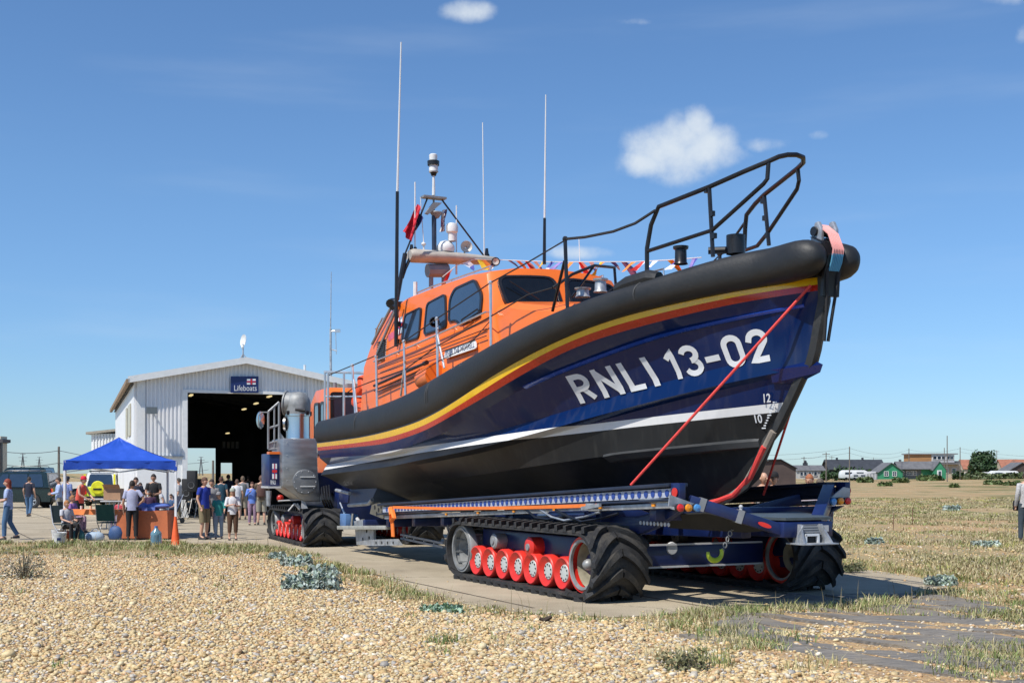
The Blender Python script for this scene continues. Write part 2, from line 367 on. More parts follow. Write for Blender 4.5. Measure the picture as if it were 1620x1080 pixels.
# concrete apron with slab joints
def concmat():
    m=bpy.data.materials.new('worn_concrete');m.use_nodes=True;t=m.node_tree;b=t.nodes['Principled BSDF'];b.inputs['Roughness'].default_value=.9;n=t.nodes.new;l=t.links.new
    tc=n('ShaderNodeTexCoord');a=n('ShaderNodeTexNoise');a.inputs['Scale'].default_value=.35;a.inputs['Detail'].default_value=10;a.inputs['Roughness'].default_value=.7;l(tc.outputs['Object'],a.inputs[0])
    cr=n('ShaderNodeValToRGB');e=cr.color_ramp.elements;e[0].position=.32;e[0].color=(.28,.23,.155,1);e[1].position=.7;e[1].color=(.47,.40,.285,1);l(a.outputs[0],cr.inputs[0])
    f=n('ShaderNodeTexNoise');f.inputs['Scale'].default_value=55;f.inputs['Detail'].default_value=4;l(tc.outputs['Object'],f.inputs[0])
    r=n('ShaderNodeMapRange');r.inputs[1].default_value=.3;r.inputs[2].default_value=.7;r.inputs[3].default_value=.75;r.inputs[4].default_value=1.2;l(f.outputs[0],r.inputs[0])
    st=n('ShaderNodeTexNoise');st.inputs['Scale'].default_value=1.1;st.inputs['Detail'].default_value=8;st.inputs['Roughness'].default_value=.75;l(tc.outputs['Object'],st.inputs[0]);sr=n('ShaderNodeMapRange');sr.inputs[1].default_value=.56;sr.inputs[2].default_value=.74;sr.inputs[3].default_value=1;sr.inputs[4].default_value=.62;l(st.outputs[0],sr.inputs[0])
    vc=n('ShaderNodeTexVoronoi');vc.feature='DISTANCE_TO_EDGE';vc.inputs['Scale'].default_value=.28;wv=n('ShaderNodeVectorMath');wv.operation='ADD';l(tc.outputs['Object'],wv.inputs[0]);l(st.outputs['Color'],wv.inputs[1]);l(wv.outputs[0],vc.inputs[0]);vr=n('ShaderNodeMapRange');vr.inputs[1].default_value=.0;vr.inputs[2].default_value=.006;vr.inputs[3].default_value=.45;vr.inputs[4].default_value=1;l(vc.outputs[0],vr.inputs[0])
    ml=n('ShaderNodeMath');ml.operation='MULTIPLY';l(sr.outputs[0],ml.inputs[0]);l(vr.outputs[0],ml.inputs[1]);m5=n('ShaderNodeMath');m5.operation='MULTIPLY';l(ml.outputs[0],m5.inputs[0]);l(r.outputs[0],m5.inputs[1]);r=m5
    mx=n('ShaderNodeMix');mx.data_type='RGBA';mx.blend_type='MULTIPLY';mx.inputs[0].default_value=1;l(cr.outputs[0],mx.inputs[6]);l(r.outputs[0],mx.inputs[7])
    l(mx.outputs[2],b.inputs['Base Color']);bp=n('ShaderNodeBump');bp.inputs['Strength'].default_value=.35;bp.inputs['Distance'].default_value=.01;l(f.outputs[0],bp.inputs['Height']);l(bp.outputs[0],b.inputs['Normal']);return m
ap=MB();ap.poly([(x,y,0) for x,y in APRON]);ao=struct(ap.build('concrete_apron',concmat()))
jm=mat('joint_dark',(.1,.08,.055),.95)
def clip_apron(p,q,n=200):
    t=np.linspace(0,1,n);x=p[0]+(q[0]-p[0])*t;y=p[1]+(q[1]-p[1])*t;return x,y,inpoly(x,y,APRON)
J=MB()
for (p,q) in [((-60,y),(6,y+.6)) for y in (34.5,38.2,42.8,48.6,56,66)]+[((-1.2+.45*k*2.6-3.2,16),( -1.2+.45*k*2.6-3.2-22,60)) for k in range(0,9,2)]+[((-12+7*k,31),(-12+7*k-22,75)) for k in range(-4,0)]:
    x,y,i=clip_apron(p,q); 
    for k in range(len(x)-1):
        if i[k] and i[k+1]: J.bar((x[k],y[k],.001),(x[k+1],y[k+1],.001),.03+.02*random.random(),.006)
struct(J.build('apron_joints',jm,ang=0))
# pebbles: real stones, finest near the camera
def ico():
    bm=bmesh.new();bmesh.ops.create_icosphere(bm,subdivisions=1,radius=1);v=np.array([p.co for p in bm.verts]);f=np.array([[p.index for p in q.verts] for q in bm.faces]);bm.free();return v,f
iv,iff=ico()
def pebbles(name,x,y,size,zoff=0):
    n=len(x);z=ground_h(x,y)+zoff
    s=size*rng.lognormal(0,.34,n);sc=np.stack([s*rng.uniform(.8,1.35,n),s*rng.uniform(.7,1.05,n),s*rng.uniform(.4,.7,n)],-1)
    a=rng.uniform(0,6.283,n);tl=rng.normal(0,.28,n);tk=rng.normal(0,.28,n)
    base=iv[None]*(1+rng.normal(0,.10,(n,12,1)));P=base*sc[:,None]
    c,s_=np.cos(tl)[:,None],np.sin(tl)[:,None];P=np.stack([P[...,0],P[...,1]*c-P[...,2]*s_,P[...,1]*s_+P[...,2]*c],-1)
    c,s_=np.cos(tk)[:,None],np.sin(tk)[:,None];P=np.stack([P[...,0]*c+P[...,2]*s_,P[...,1],-P[...,0]*s_+P[...,2]*c],-1)
    c,s_=np.cos(a)[:,None],np.sin(a)[:,None];P=np.stack([P[...,0]*c-P[...,1]*s_,P[...,0]*s_+P[...,1]*c,P[...,2]],-1)
    P=P+np.stack([x,y,z+sc[:,2]*rng.uniform(.0,.9,n)],-1)[:,None]
    fc=(iff[None]+(np.arange(n)*12)[:,None,None]).reshape(-1,3)
    pal=np.array([(.57,.43,.215),(.61,.475,.255),(.55,.375,.165),(.63,.525,.315),(.47,.30,.15),(.34,.315,.28),(.48,.43,.35),(.59,.39,.21),(.70,.62,.49),(.22,.19,.16)])
    w_=np.array([.22,.2,.13,.14,.05,.05,.08,.09,.05,.012]);w_/=w_.sum()
    cc=pal[rng.choice(len(pal),n,p=w_)]*rng.uniform(.8,1.15,(n,1));cc=np.repeat(cc,12,0)
    me=npmesh(name,P.reshape(-1,3),fc,cc);me.polygons.foreach_set('use_smooth',np.ones(len(me.polygons),bool));me.materials.append(PEB);return stuff(meshobj(name,me))
PEB=attrmat('flint_pebble',.6,bs=70)
def scatter(n,fD,xr=(-.52,.52),D0=9.0,D1=22.):
    D=D0+(D1-D0)*rng.random(n)**fD;return rng.uniform(xr[0],xr[1],n)*D,D
MATS_TRACK=[(1.5,13.2),(2.1,11.6),(3.1,10.2),(4.3,9),(9,9),(9,19),(7.6,18.4),(4.4,15.8),(2.3,15.0)]
x,y=scatter(172000,1.05,D1=27.);d=pdist(x,y,APRON);dm=pdist(x,y,MATS_TRACK)
gr=np.exp(-((d-.35)/.5)**2)
k=(d>.12)&(rng.random(len(x))>gr*.75)&((dm>0)|(rng.random(len(x))<.10+.45*(lump(x,y,2.2)>.45)))&~((x>4)&(y>16.5))&(rng.random(len(x))<np.clip((29-y)/6,.1,1))
pebbles('loose_pebbles',x[k],y[k],.0168)
x,y=scatter(16000,1,(.1,.5),17,40);d=pdist(x,y,APRON);k=(d>.4)&(x>4)&(rng.random(len(x))<np.clip(.75-.02*(y-18),.15,1));pebbles('field_pebbles',x[k],y[k],.02)
x,y=scatter(26000,1,(-.45,.45),13,32);d=pdist(x,y,APRON);k=(d<.15)&(rng.random(len(x))<.55*np.exp(d/.16));
n_=int(k.sum());
_gh=ground_h
ground_h=lambda a,b:np.where(pdist(a,b,APRON)<0,0.0,_gh(a,b))
pebbles('spilled_pebbles',x[k],y[k],.017)
ground_h=_gh
# weathered launching boards half buried at the foot of the apron
wood=mat('weathered_board',(.17,.155,.135),.9,var=.35,vs=3,bump=.8,bs=30,dirt=.9,dcol=(.30,.24,.16),streak=(1,8,1))
bt=thing('timber_track',(0,0,0),'grey weathered launching boards half buried in shingle below the concrete apron','board walk')
dv=Vector((.70,-.71,0));pv=Vector((.71,.70,0))
for r_ in range(11):
    o=Vector((1.75,12.75,0))+pv*(r_*.60)+dv*(-.55*r_*.35)
    t=random.uniform(-.4,.2)
    for seg in range(2):
        ln=random.uniform(3.4,4.6);wd=random.uniform(.26,.46);nseg=26;p1,p2,p3=(random.uniform(0,6) for _ in range(3))
        b_=MB();rings=[]
        for i in range(nseg+1):
            q=o+dv*(t+ln*i/nseg)+pv*(.05*math.sin(i*.35+r_));g_=float(ground_h(np.array([q.x]),np.array([q.y]))[0])
            zz=g_+.012+.016*math.sin(i*.42+p1)+.006*math.sin(i*1.7+p2)
            e0=wd/2*(1+.18*math.sin(i*.6+p2)+.08*random.uniform(-1,1))*(.5 if i in(0,nseg) else 1);e1=wd/2*(1+.18*math.sin(i*.5+p3)+.08*random.uniform(-1,1))*(.6 if i in(0,nseg) else 1)
            tl=.018*math.sin(i*.3+p3)
            rings.append([q-pv*e0+Vector((0,0,zz-.08-q.z)),q-pv*e0+Vector((0,0,zz-tl)),q-pv*e0*.4+Vector((0,0,zz+.006)),q+pv*e1*.4+Vector((0,0,zz+.004)),q+pv*e1+Vector((0,0,zz+tl)),q+pv*e1+Vector((0,0,zz-.08))])
        b_.loft(rings,caps=True);b_.build('plank',wood,bt,ang=40);t+=ln+random.uniform(.02,.3)
# grass
def blades(name,cx,cy,nb,h,spread,pal,lean=.5,wid=.003,zz=None,m=None):
    n=len(cx);T=n*nb;ci=np.repeat(np.arange(n),nb)
    bx=cx[ci]+rng.normal(0,1,T)*spread[ci];by=cy[ci]+rng.normal(0,1,T)*spread[ci];bz=ground_h(bx,by)-.01
    hh=h[ci]*rng.uniform(.45,1.2,T);a=rng.uniform(0,6.283,T);ln=np.abs(rng.normal(0,lean,T))*hh
    dx,dy=np.cos(a),np.sin(a);wx,wy=-dy*wid,dx*wid;wx=wx*(1+np.hypot(bx,by)/14);wy=wy*(1+np.hypot(bx,by)/14)
    p0=np.stack([bx-wx,by-wy,bz],-1);p1=np.stack([bx+wx,by+wy,bz],-1)
    mxp=np.stack([bx+dx*ln*.35-wx*.8,by+dy*ln*.35-wy*.8,bz+hh*.6],-1);my=np.stack([bx+dx*ln*.35+wx*.8,by+dy*ln*.35+wy*.8,bz+hh*.6],-1);tp=np.stack([bx+dx*ln,by+dy*ln,bz+hh],-1)
    Vv=np.stack([p0,p1,my,mxp,tp],1).reshape(-1,3);b=np.arange(T)[:,None]*5
    fc=np.concatenate([b+np.array([[0,1,2]]),b+np.array([[0,2,3]]),b+np.array([[3,2,4]])],0)
    pal=np.array(pal);c=pal[rng.integers(0,len(pal),n)][ci]*rng.uniform(.75,1.25,(T,1));c=np.repeat(c,5,0)
    me=npmesh(name,Vv,fc,c);me.materials.append(m or GR);return stuff(meshobj(name,me))
GR=attrmat('dry_grass_blades',.7,bs=3)
green=[(.17,.22,.06),(.24,.27,.09),(.31,.30,.12),(.38,.34,.16),(.46,.39,.21),(.14,.19,.05)];straw=[(.42,.36,.2),(.46,.4,.24),(.34,.3,.15),(.24,.23,.1),(.36,.31,.18)]
x,y=scatter(40000,1.1,(-.5,.5),9.5,34);d=pdist(x,y,APRON);lm=lump(x,y,1.8)
wgt=np.exp(-((d-.35)/.42)**2)*.75+np.where((y>23)&(x<0),np.clip((y-24.2)/4.5,0,1)*.95,0)+((x>4)&(y>18))*.0+(inpoly(x,y,MATS_TRACK)*(lm>-.1)*.34)
k=(d>-.08)&(rng.random(len(x))<wgt*np.clip(.6+lm*.9,0,1.3))
blades('verge_grass',x[k],y[k],15,np.full(k.sum(),.06)+.09*rng.random(k.sum())**2,np.full(k.sum(),.085),green+straw[:2],.85,.0026)
x,y=scatter(12500,1.3,(.08,.5),19,85);d=pdist(x,y,APRON);lm=lump(x,y,.9);k=(d>0)&(x>3.5)&(rng.random(len(x))<np.clip(.5+lm*1.1,0.05,1))
blades('field_grass',x[k],y[k],22,.055+.05*rng.random(k.sum()),np.full(k.sum(),.17),straw*3+[(.5,.42,.26),(.48,.4,.22)]+green[:4]+[(.38,.36,.1),(.26,.27,.09)],.8,.0035)
x,y=scatter(900,1,(-.5,.5),10,24);d=pdist(x,y,APRON);lm=lump(x,y,1.1);k=(d>.8)&(lm>.3)&(rng.random(len(x))<.25);blades('sparse_tufts',x[k],y[k],14,np.full(k.sum(),.09),np.full(k.sum(),.05),green,.7)
cx=np.array([W(px,0,D)[0] for px,D in((1080,10.6),(1110,10.8),(1040,10.9),(1140,10.6),(700,11.8),(715,11.8),(795,11.6),(1270,10.5),(1560,11.0),(1310,10.9))]);cy=np.array([10.6,10.8,10.9,10.6,11.8,11.8,11.6,10.5,11.,10.9])
blades('foreground_tufts',cx,cy,60,np.array([.2,.18,.16,.18,.13,.1,.1,.14,.1,.12]),np.full(10,.10),green+straw[:2],.8,.0022)
# wispy dry stalks
x,y=scatter(500,1,(-.46,.46),13,34);d=pdist(x,y,APRON);k=((d>0)&(d<1.2))|((x>6)&(y>20));blades('dry_stalks',x[k],y[k],2,np.full(k.sum(),.34),np.full(k.sum(),.1),[(.3,.25,.15),(.22,.19,.1)],.25,.0022)
# low green scrub patches in the far field
def leafblob(name,parent,c,r,n,size,pal,m,flat=1.0,shell=.55,label=None):
    u=rng.normal(0,1,(n,3));u/=np.linalg.norm(u,axis=1)[:,None];rad=(shell+(1-shell)*rng.random(n)**.6)
    bl=1+.22*np.sin(3*u[:,0]*2+5)+.18*np.sin(u[:,1]*7+u[:,2]*5)
    p=u*(rad*bl)[:,None]*np.array(r);p[:,2]=np.abs(p[:,2]) if flat==0 else p[:,2];p=p+np.array(c)
    a=rng.normal(0,1,(n,3));a/=np.linalg.norm(a,axis=1)[:,None];b=np.cross(a,u+rng.normal(0,.6,(n,3)));b/=np.linalg.norm(b,axis=1)[:,None]+1e-9
    s=size*rng.uniform(.6,1.4,(n,1));Vv=np.stack([p-a*s,p-b*s*.6,p+a*s,p+b*s*.6],1).reshape(-1,3);fc=np.arange(n*4).reshape(-1,4)
    cc=np.array(pal)[rng.integers(0,len(pal),n)]*rng.uniform(.7,1.25,(n,1));me=npmesh(name,Vv,fc,np.repeat(cc,4,0));me.materials.append(m);return meshobj(name,me,parent)
LEAF=attrmat('leaf',.6,bs=2)
def scrub(px,py,w_,h_,lab,pal=((.06,.1,.025),(.09,.13,.035),(.12,.15,.05))):
    g=G(px,py);k=g.y/F_;o=leafblob('low_bush',None,(0,0,0),(w_/2*k,w_/3*k,h_*k),int(500),.07*g.y/60*1.6,pal,LEAF,flat=0);o.location=g;return tag(o,lab,'bush')
scrub(1369,762,26,6,'small round green bush in the field just left of the green cottage front')
scrub(1400,769,22,5,'flat green bush nearest below the left gable of the green cottage')
scrub(1472,760,40,8,'wide green bush standing against the right part of the green cottage')
scrub(1425,762,26,5,'low green bush in front of the middle of the green cottage')
scrub(1510,771,14,4,'tiny green bush alone in the open field right of the cottages')
scrub(1572,767,30,6,'bright green bush in the field below the dark round tree')
scrub(1602,768,28,6,'green bush in the field close to the right edge of the view')
# sea kale clumps
kale=[(.33,.40,.36),(.42,.50,.46),(.25,.33,.28),(.52,.58,.52),(.28,.36,.25)]
def seakale(px,py,w_,h_,lab,n=900,pal=kale):
    g=G(px,py);k=g.y/F_;t=thing('sea_kale',g+Vector((0,0,float(ground_h(np.array([g.x]),np.array([g.y]))[0]))),lab,'plant',group='blue green sea kale plants')
    for i in range(3):
        ox=(i-1)*w_*.27*k;leafblob('leaves',t,(ox,random.uniform(-.1,.1),0),(w_*.27*k,w_*.2*k,h_*(.8+.3*random.random())*k),n//4,.034*g.y/16,pal,LEAF,flat=0,shell=.45)
    s=MB()
    for i in range(14):
        a=random.uniform(0,6.28);s.tube([(0,0,0),(math.cos(a)*w_*.25*k,math.sin(a)*w_*.15*k,h_*.7*k)],.006,5)
    s.build('stems',mat('kale_stem',(.25,.27,.18),.7),t);return t
seakale(492,941,92,30,'largest blue green sea kale clump, on the shingle left of the concrete strip',1700)
seakale(470,897,50,16,'sea kale in the grass verge right below the tractor track')
seakale(510,912,44,18,'sea kale clump just above the largest one, at the concrete edge')
seakale(700,973,66,14,'flat pale sea kale mat at the concrete edge left of the front track unit',1100,[(.3,.42,.32),(.36,.5,.38),(.24,.36,.26),(.2,.32,.14)])
seakale(440,885,26,10,'small sea kale tuft at the left end of the grass verge, nearest the standing people')
seakale(1490,925,50,16,'dark sea kale in the bow shadow at the right edge of the concrete')
seakale(1560,866,40,9,'sea kale in the open field at the right, near the walking man')
seakale(1385,862,26,9,'sea kale in the field just right of the far track unit')
seakale(1505,808,22,7,'sea kale furthest out in the right hand field')
def drybush(px,py,w_,h_,lab,nst=60,pal=((.2,.2,.14),(.27,.25,.17),(.15,.17,.1))):
    g=G(px,py);k=g.y/F_;t=thing('dry_bush',g,lab,'bush');s=MB()
    for i in range(nst):
        a=random.uniform(0,6.28);r_=random.random()*w_/2*k;s.tube([(0,0,0),(math.cos(a)*r_*.5,math.sin(a)*r_*.5,h_*.5*k),(math.cos(a)*r_,math.sin(a)*r_,h_*(1-.5*r_/(w_/2*k))*random.uniform(.7,1.15)*k)],[.005,.004,.002],4)
    s.build('stems',mat('dry_stem',(.2,.18,.13),.8),t);leafblob('leaves',t,(0,0,.03),(w_/2*k,w_/3*k,h_*k*.9),900,.018,pal,LEAF,flat=0,shell=.2)
drybush(38,925,96,58,'grey twiggy dry bush on the shingle at the left edge')
drybush(1085,1078,95,52,'straggly brown green weed at the bottom edge below the bow',40,((.17,.17,.08),(.22,.21,.1),(.12,.13,.05)))
drybush(1345,905,60,14,'dark low weed beside the far track unit',30,((.1,.12,.05),(.14,.15,.07)))
# ================================================================== LIFEBOAT
def ip(s,tab):
    xs=[t[0] for t in tab];zs=[t[1] for t in tab];return float(np.interp(s,xs,zs))
def smooth_tab(tab,n=80):
    # monotone-ish smoothing of the sheer tables
    tab=sorted(tab);xs=np.linspace(tab[0][0],tab[-1][0],n);ys=np.interp(xs,[t[0] for t in tab],[t[1] for t in tab])
    for _ in range(14):
        ys[1:-1]=(ys[:-2]+ys[1:-1]*2+ys[2:])/4
    return list(zip(xs,ys))
FT=smooth_tab([(-12.6,2.92),(-12.3,2.93),(-9.7,3.02),(-8.5,3.09),(-7,3.24),(-5.56,3.49),(-4.2,3.72),(-3.5,3.87),(-2.2,4.14),(-1.66,4.23),(-1.1,4.33),(-.44,4.40),(0,4.46),(.8,4.62),(1.5,4.68),(2.3,4.66)])
FB=smooth_tab([(-12.6,2.41),(-12.3,2.41),(-9.5,2.465),(-7.95,2.545),(-6.5,2.66),(-5.28,2.85),(-4.0,3.19),(-3.45,3.38),(-2.6,3.61),(-1.73,3.82),(-1,3.97),(-.19,4.06),(.98,4.18),(1.97,4.22)])
RB=smooth_tab([(-12.6,2.245),(-8.1,2.31),(-6,2.52),(-4.1,2.95),(-1.84,3.62),(-.87,3.77),(.93,4.0),(2.05,4.05)])
SP=smooth_tab([(-12.6,2.08),(-8,2.12),(-5.5,2.45),(-3.08,3.14),(-2.55,3.25),(-.43,3.68),(1.07,3.82),(1.98,3.90)])
CH=smooth_tab([(-12.6,1.70),(-8,1.88),(-5,2.12),(-2.97,2.405),(-2.39,2.506),(-.43,2.82),(1.03,3.03),(1.82,3.107)])
LR=smooth_tab([(-12.6,1.42),(-8,1.55),(-5,1.74),(-1.57,2.03),(.3,2.15),(.96,2.20)])
KL=smooth_tab([(-12.6,1.04),(-3,1.26),(-.45,1.34),(0,1.40),(.3,1.50),(.64,1.69)])
def bfun(se,Ln,p,B0,mn=0.0):
    def f(s):
        d=se-s
        return mn if d<=0 else max(mn,B0*(1-max(0,1-d/Ln)**p))
    return f
bFender=bfun(2.3,8,2.3,2.05,.47)
ROWS=[ # (stem s, b function, z table)
 (1.95,bfun(1.95,8,2.25,1.93),[(a,(ip(a,FT)+ip(a,FB))/2) for a,_ in FT]),
 (1.97,bfun(1.97,8,2.2,2.02),FB),
 (2.00,bfun(2.00,8,2.15,2.01),[(a,ip(a,FB)+.53*(ip(a,RB)-ip(a,FB))) for a,_ in FB]),
 (2.05,bfun(2.05,8.2,2.0,2.0),RB),
 (1.98,bfun(1.98,9,1.8,1.95),SP),
 (1.86,bfun(1.86,9,1.5,1.78),[(a,ip(a,CH)+.24) for a,_ in CH]),
 (1.80,bfun(1.82,9,1.55,1.93),CH),
 (1.64,bfun(1.64,9,1.5,1.78),[(a,ip(a,CH)-.05) for a,_ in CH]),
 (.96,bfun(.95,7,2.0,1.35),LR),
 (.64,bfun(.64,1.2,2,.05),KL)]
S0=-12.45
def rowpt(r,t,side=-1):
    se,b,z=ROWS[r];s=S0+(se-S0)*t
    return Vector((s,side*max(b(s),0.0 if t>=1 else .001),ip(s,z)))
def hull_lat(s,z):
    pr=None
    for se,b,tab in ROWS[1:]:
        s_=min(s,se);q=(ip(s_,tab),b(s_))
        if pr and q[0]<=z<=pr[0]:
            k=(z-q[0])/(pr[0]-q[0]+1e-9);return -(q[1]+(pr[1]-q[1])*k)
        pr=q
    return -.5
def hullmat():
    m=bpy.data.materials.new('hull_paint');m.use_nodes=True;t=m.node_tree;b=t.nodes['Principled BSDF'];n=t.nodes.new;l=t.links.new
    tc=n('ShaderNodeTexCoord');sp=n('ShaderNodeSeparateXYZ');l(tc.outputs['Object'],sp.inputs[0])
    a=n('ShaderNodeMath');a.operation='MULTIPLY_ADD';l(sp.outputs[0],a.inputs[0]);a.inputs[1].default_value=-.054;l(sp.outputs[2],a.inputs[2])  # z - .054 x
    ns=n('ShaderNodeTexNoise');ns.inputs['Scale'].default_value=1.3;ns.inputs['Detail'].default_value=7;l(tc.outputs['Object'],ns.inputs[0])
    def thr(v):
        g=n('ShaderNodeMath');g.operation='GREATER_THAN';l(a.outputs[0],g.inputs[0]);g.inputs[1].default_value=v;return g.outputs[0]
    def mix(f,x,y):
        k=n('ShaderNodeMix');k.data_type='RGBA';l(f,k.inputs[0])
        for i,c in((6,x),(7,y)):
            if isinstance(c,tuple):k.inputs[i].default_value=c
            else:l(c,k.inputs[i])
        return k.outputs[2]
    cr=n('ShaderNodeValToRGB');cr.color_ramp.elements[0].position=.35;cr.color_ramp.elements[0].color=(.010,.011,.012,1);cr.color_ramp.elements[1].position=.7;cr.color_ramp.elements[1].color=(.022,.023,.024,1);l(ns.outputs[0],cr.inputs[0])
    c=mix(thr(2.49),cr.outputs[0],(.74,.74,.73,1));c=mix(thr(2.605),c,(.0015,.015,.080,1))
    mp=n('ShaderNodeMapping');mp.inputs['Scale'].default_value=(5,5,.7);l(tc.outputs['Object'],mp.inputs[0]);n9=n('ShaderNodeTexNoise');n9.inputs['Scale'].default_value=1.5;n9.inputs['Detail'].default_value=8;l(mp.outputs[0],n9.inputs[0]);r9=n('ShaderNodeMapRange');r9.inputs[1].default_value=.52;r9.inputs[2].default_value=.8;r9.inputs[4].default_value=.10;l(n9.outputs[0],r9.inputs[0]);c=mix(r9.outputs[0],c,(.2,.19,.16,1));l(c,b.inputs['Base Color'])
    r=n('ShaderNodeMapRange');l(thr(2.49),r.inputs[0]);r.inputs[3].default_value=.42;r.inputs[4].default_value=.16;l(r.outputs[0],b.inputs['Roughness'])
    k=n('ShaderNodeMath');k.operation='MULTIPLY';l(thr(2.49),k.inputs[0]);k.inputs[1].default_value=.10;l(k.outputs[0],b.inputs['Coat Weight']);b.inputs['Specular IOR Level'].default_value=.28;b.inputs['Coat Roughness'].default_value=.05
    bp=n('ShaderNodeBump');bp.inputs['Strength'].default_value=.22;bp.inputs['Distance'].default_value=.03;l(ns.outputs[0],bp.inputs['Height']);l(bp.outputs[0],b.inputs['Normal']);return m
hm=hullmat();hy=mat('hull_yellow_band',(.78,.46,.005),.25,var=.05,coat=.4);hr=mat('hull_red_band',(.47,.020,.005),.25,var=.06,coat=.4)
boat=thing('lifeboat',(BC[0],BC[1],0),'large navy and orange lifeboat numbered 13-02 standing on the tracked carriage','lifeboat',rz=BOATROT)
hb=MB();NT=90
for side in(-1,1):
    for r in range(len(ROWS)-1):
        hb.k={0:3,1:1,2:2}.get(r,0)
        a=[];
        for i in range(NT+1):
            t=1-(1-i/NT)**1.5
            a.append((rowpt(r,t,side),rowpt(r+1,t,side)))
        o=[p for q in a for p in q];hb.add(o,[(2*i,2*i+1,2*i+3,2*i+2) if side<0 else (2*i,2*i+2,2*i+3,2*i+1) for i in range(NT)])
hb.k=0
tr_=[rowpt(r,0,-1) for r in range(len(ROWS))]+[rowpt(r,0,1) for r in range(len(ROWS)-1,-1,-1)];hb.poly(tr_)
me=hb.mesh('hull',[hm,hy,hr,fend],'keep')
bm=bmesh.new();bm.from_mesh(me);bmesh.ops.remove_doubles(bm,verts=bm.verts,dist=.0015)
for e in bm.edges: e.smooth=not(len(e.link_faces)==2 and e.calc_face_angle(0)>R(16))
for f in bm.faces:f.smooth=True
bm.to_mesh(me);bm.free();hull=meshobj('hull',me,boat)
# deck
dk=MB();ds=[]
for i in range(40):
    s=S0+(1.7-S0)*i/39;b=max(.02,bFender(s)-.28) if s<1.4 else .15;z=ip(s,FT)-.16;ds.append((Vector((s,-b,z)),Vector((s,b,z))))
dk.loft([list(q) for q in ds],closed=False);dk.build('deck',mat('deck_paint',(.22,.24,.25),.7,var=.15),boat)
# fenders
for side in(-1,1):
    f=MB();rings=[]
    ss=list(np.linspace(-12.6,1.9,90))+[2.05,2.17,2.25,2.29]
    for i,s in enumerate(ss):
        zt,zb=ip(s,FT),ip(s,FB)-.03
        k=1 if s<1.95 else math.sqrt(max(0.02,1-((s-1.95)/.345)**2));k=k if s>-12.55 else .5
        zc=(zt+zb)/2;hz_=(zt-zb)/2*k;b=bFender(s);c=b-.20;wd=.235*k
        rings.append([Vector((s,side*(c+wd*(abs(math.cos(a))**.8)*(1 if math.cos(a)>0 else -1)),zc+hz_*(abs(math.sin(a))**.85)*(1 if math.sin(a)>0 else -1))) for a in [2*math.pi*j/20 for j in range(20)]])
    f.loft(rings,caps=True);fo=f.build('fender',fend,boat,ang=50)
    g=MB()
    for s in(-9.75,-6.0,-5.93,-.4):
        zt,zb=ip(s,FT),ip(s,FB);g.tube([(s,side*(bFender(s)-.2+.240*math.cos(a)),(zt+zb)/2+(zt-zb)/2*1.012*math.sin(a)) for a in [2*math.pi*j/24 for j in range(24)]],.012,6,closed=True)
    g.build('fender_seam',mat('seam_black',(.05,.052,.055),.7),fo)
# raised pad on the fender near the bow
p=MB();p.tube([(-.95,-1.20,4.36),(-.75,-1.16,4.40),(-.35,-1.05,4.45),(-.2,-1.0,4.43)],[.1,.13,.13,.1],10);p.build('fender_pad',fend,boat)
# blue spray rail, lower chine strake, rubbing stem
def hullrib(name,fz,s0,s1,w,h,m,n=50):
    for side in(-1,1):
        q=MB();rings=[]
        for i in range(n+1):
            s=s0+(s1-s0)*i/n;z=fz(s);l=-hull_lat(s,z);l2=-hull_lat(s,z-h);k=min(1,6*min(i,n-i)/n+.1)
            rings.append([Vector((s,side*(l-.01),z)),Vector((s,side*(l+w*k),z-h*.35)),Vector((s,side*(l2+w*k),z-h*.9)),Vector((s,side*(l2-.01),z-h))])
        q.loft(rings,caps=True);q.build(name,m,boat,ang=20)
rail_blue=mat('spray_rail_blue',(.012,.06,.38),.25,var=.1,coat=.4)
hullrib('spray_rail',lambda s:ip(s,SP)+.03,-3.2,1.75,.04,.055,rail_blue)
hullrib('lower_strake',lambda s:ip(s,LR)+.04,-1.9,.80,.14,.14,mat('antifoul_grey',(.05,.053,.055),.5))
q=MB();
for sd_ in(-1,1): q.add([(1.2,sd_*.20,3.10),(2.0,0,3.115),(1.95,0,3.02),(1.2,sd_*.16,2.93),(1.55,0,3.3),(1.5,0,2.9)],[(0,1,4),(0,3,2,1),(3,5,2)])
q.build('chine_nose',mat('hull_navy_nose',(.003,.012,.085),.2,var=.05,coat=.1),boat,ang=20)
st=MB();sp_=[(2.06,4.2),(2.07,3.9),(1.98,3.6),(1.9,3.3),(1.83,3.13),(1.66,3.0),(1.37,2.61),(1.15,2.33),(.97,2.18),(.82,1.95),(.66,1.69),(.36,1.50),(0.02,1.38),(-.45,1.325),(-1.6,1.29)]
st.loft([[Vector((s+.02,-.05,z)),Vector((s+.045,0,z-.01)),Vector((s+.02,.05,z)),Vector((s-.10,.055,z+.03)),Vector((s-.10,-.055,z+.03))] for s,z in sp_],caps=True);st.build('stem_guard',mat('stem_rubber',(.025,.026,.026),.55,dirt=.4,dcol=(.16,.15,.13)),boat)
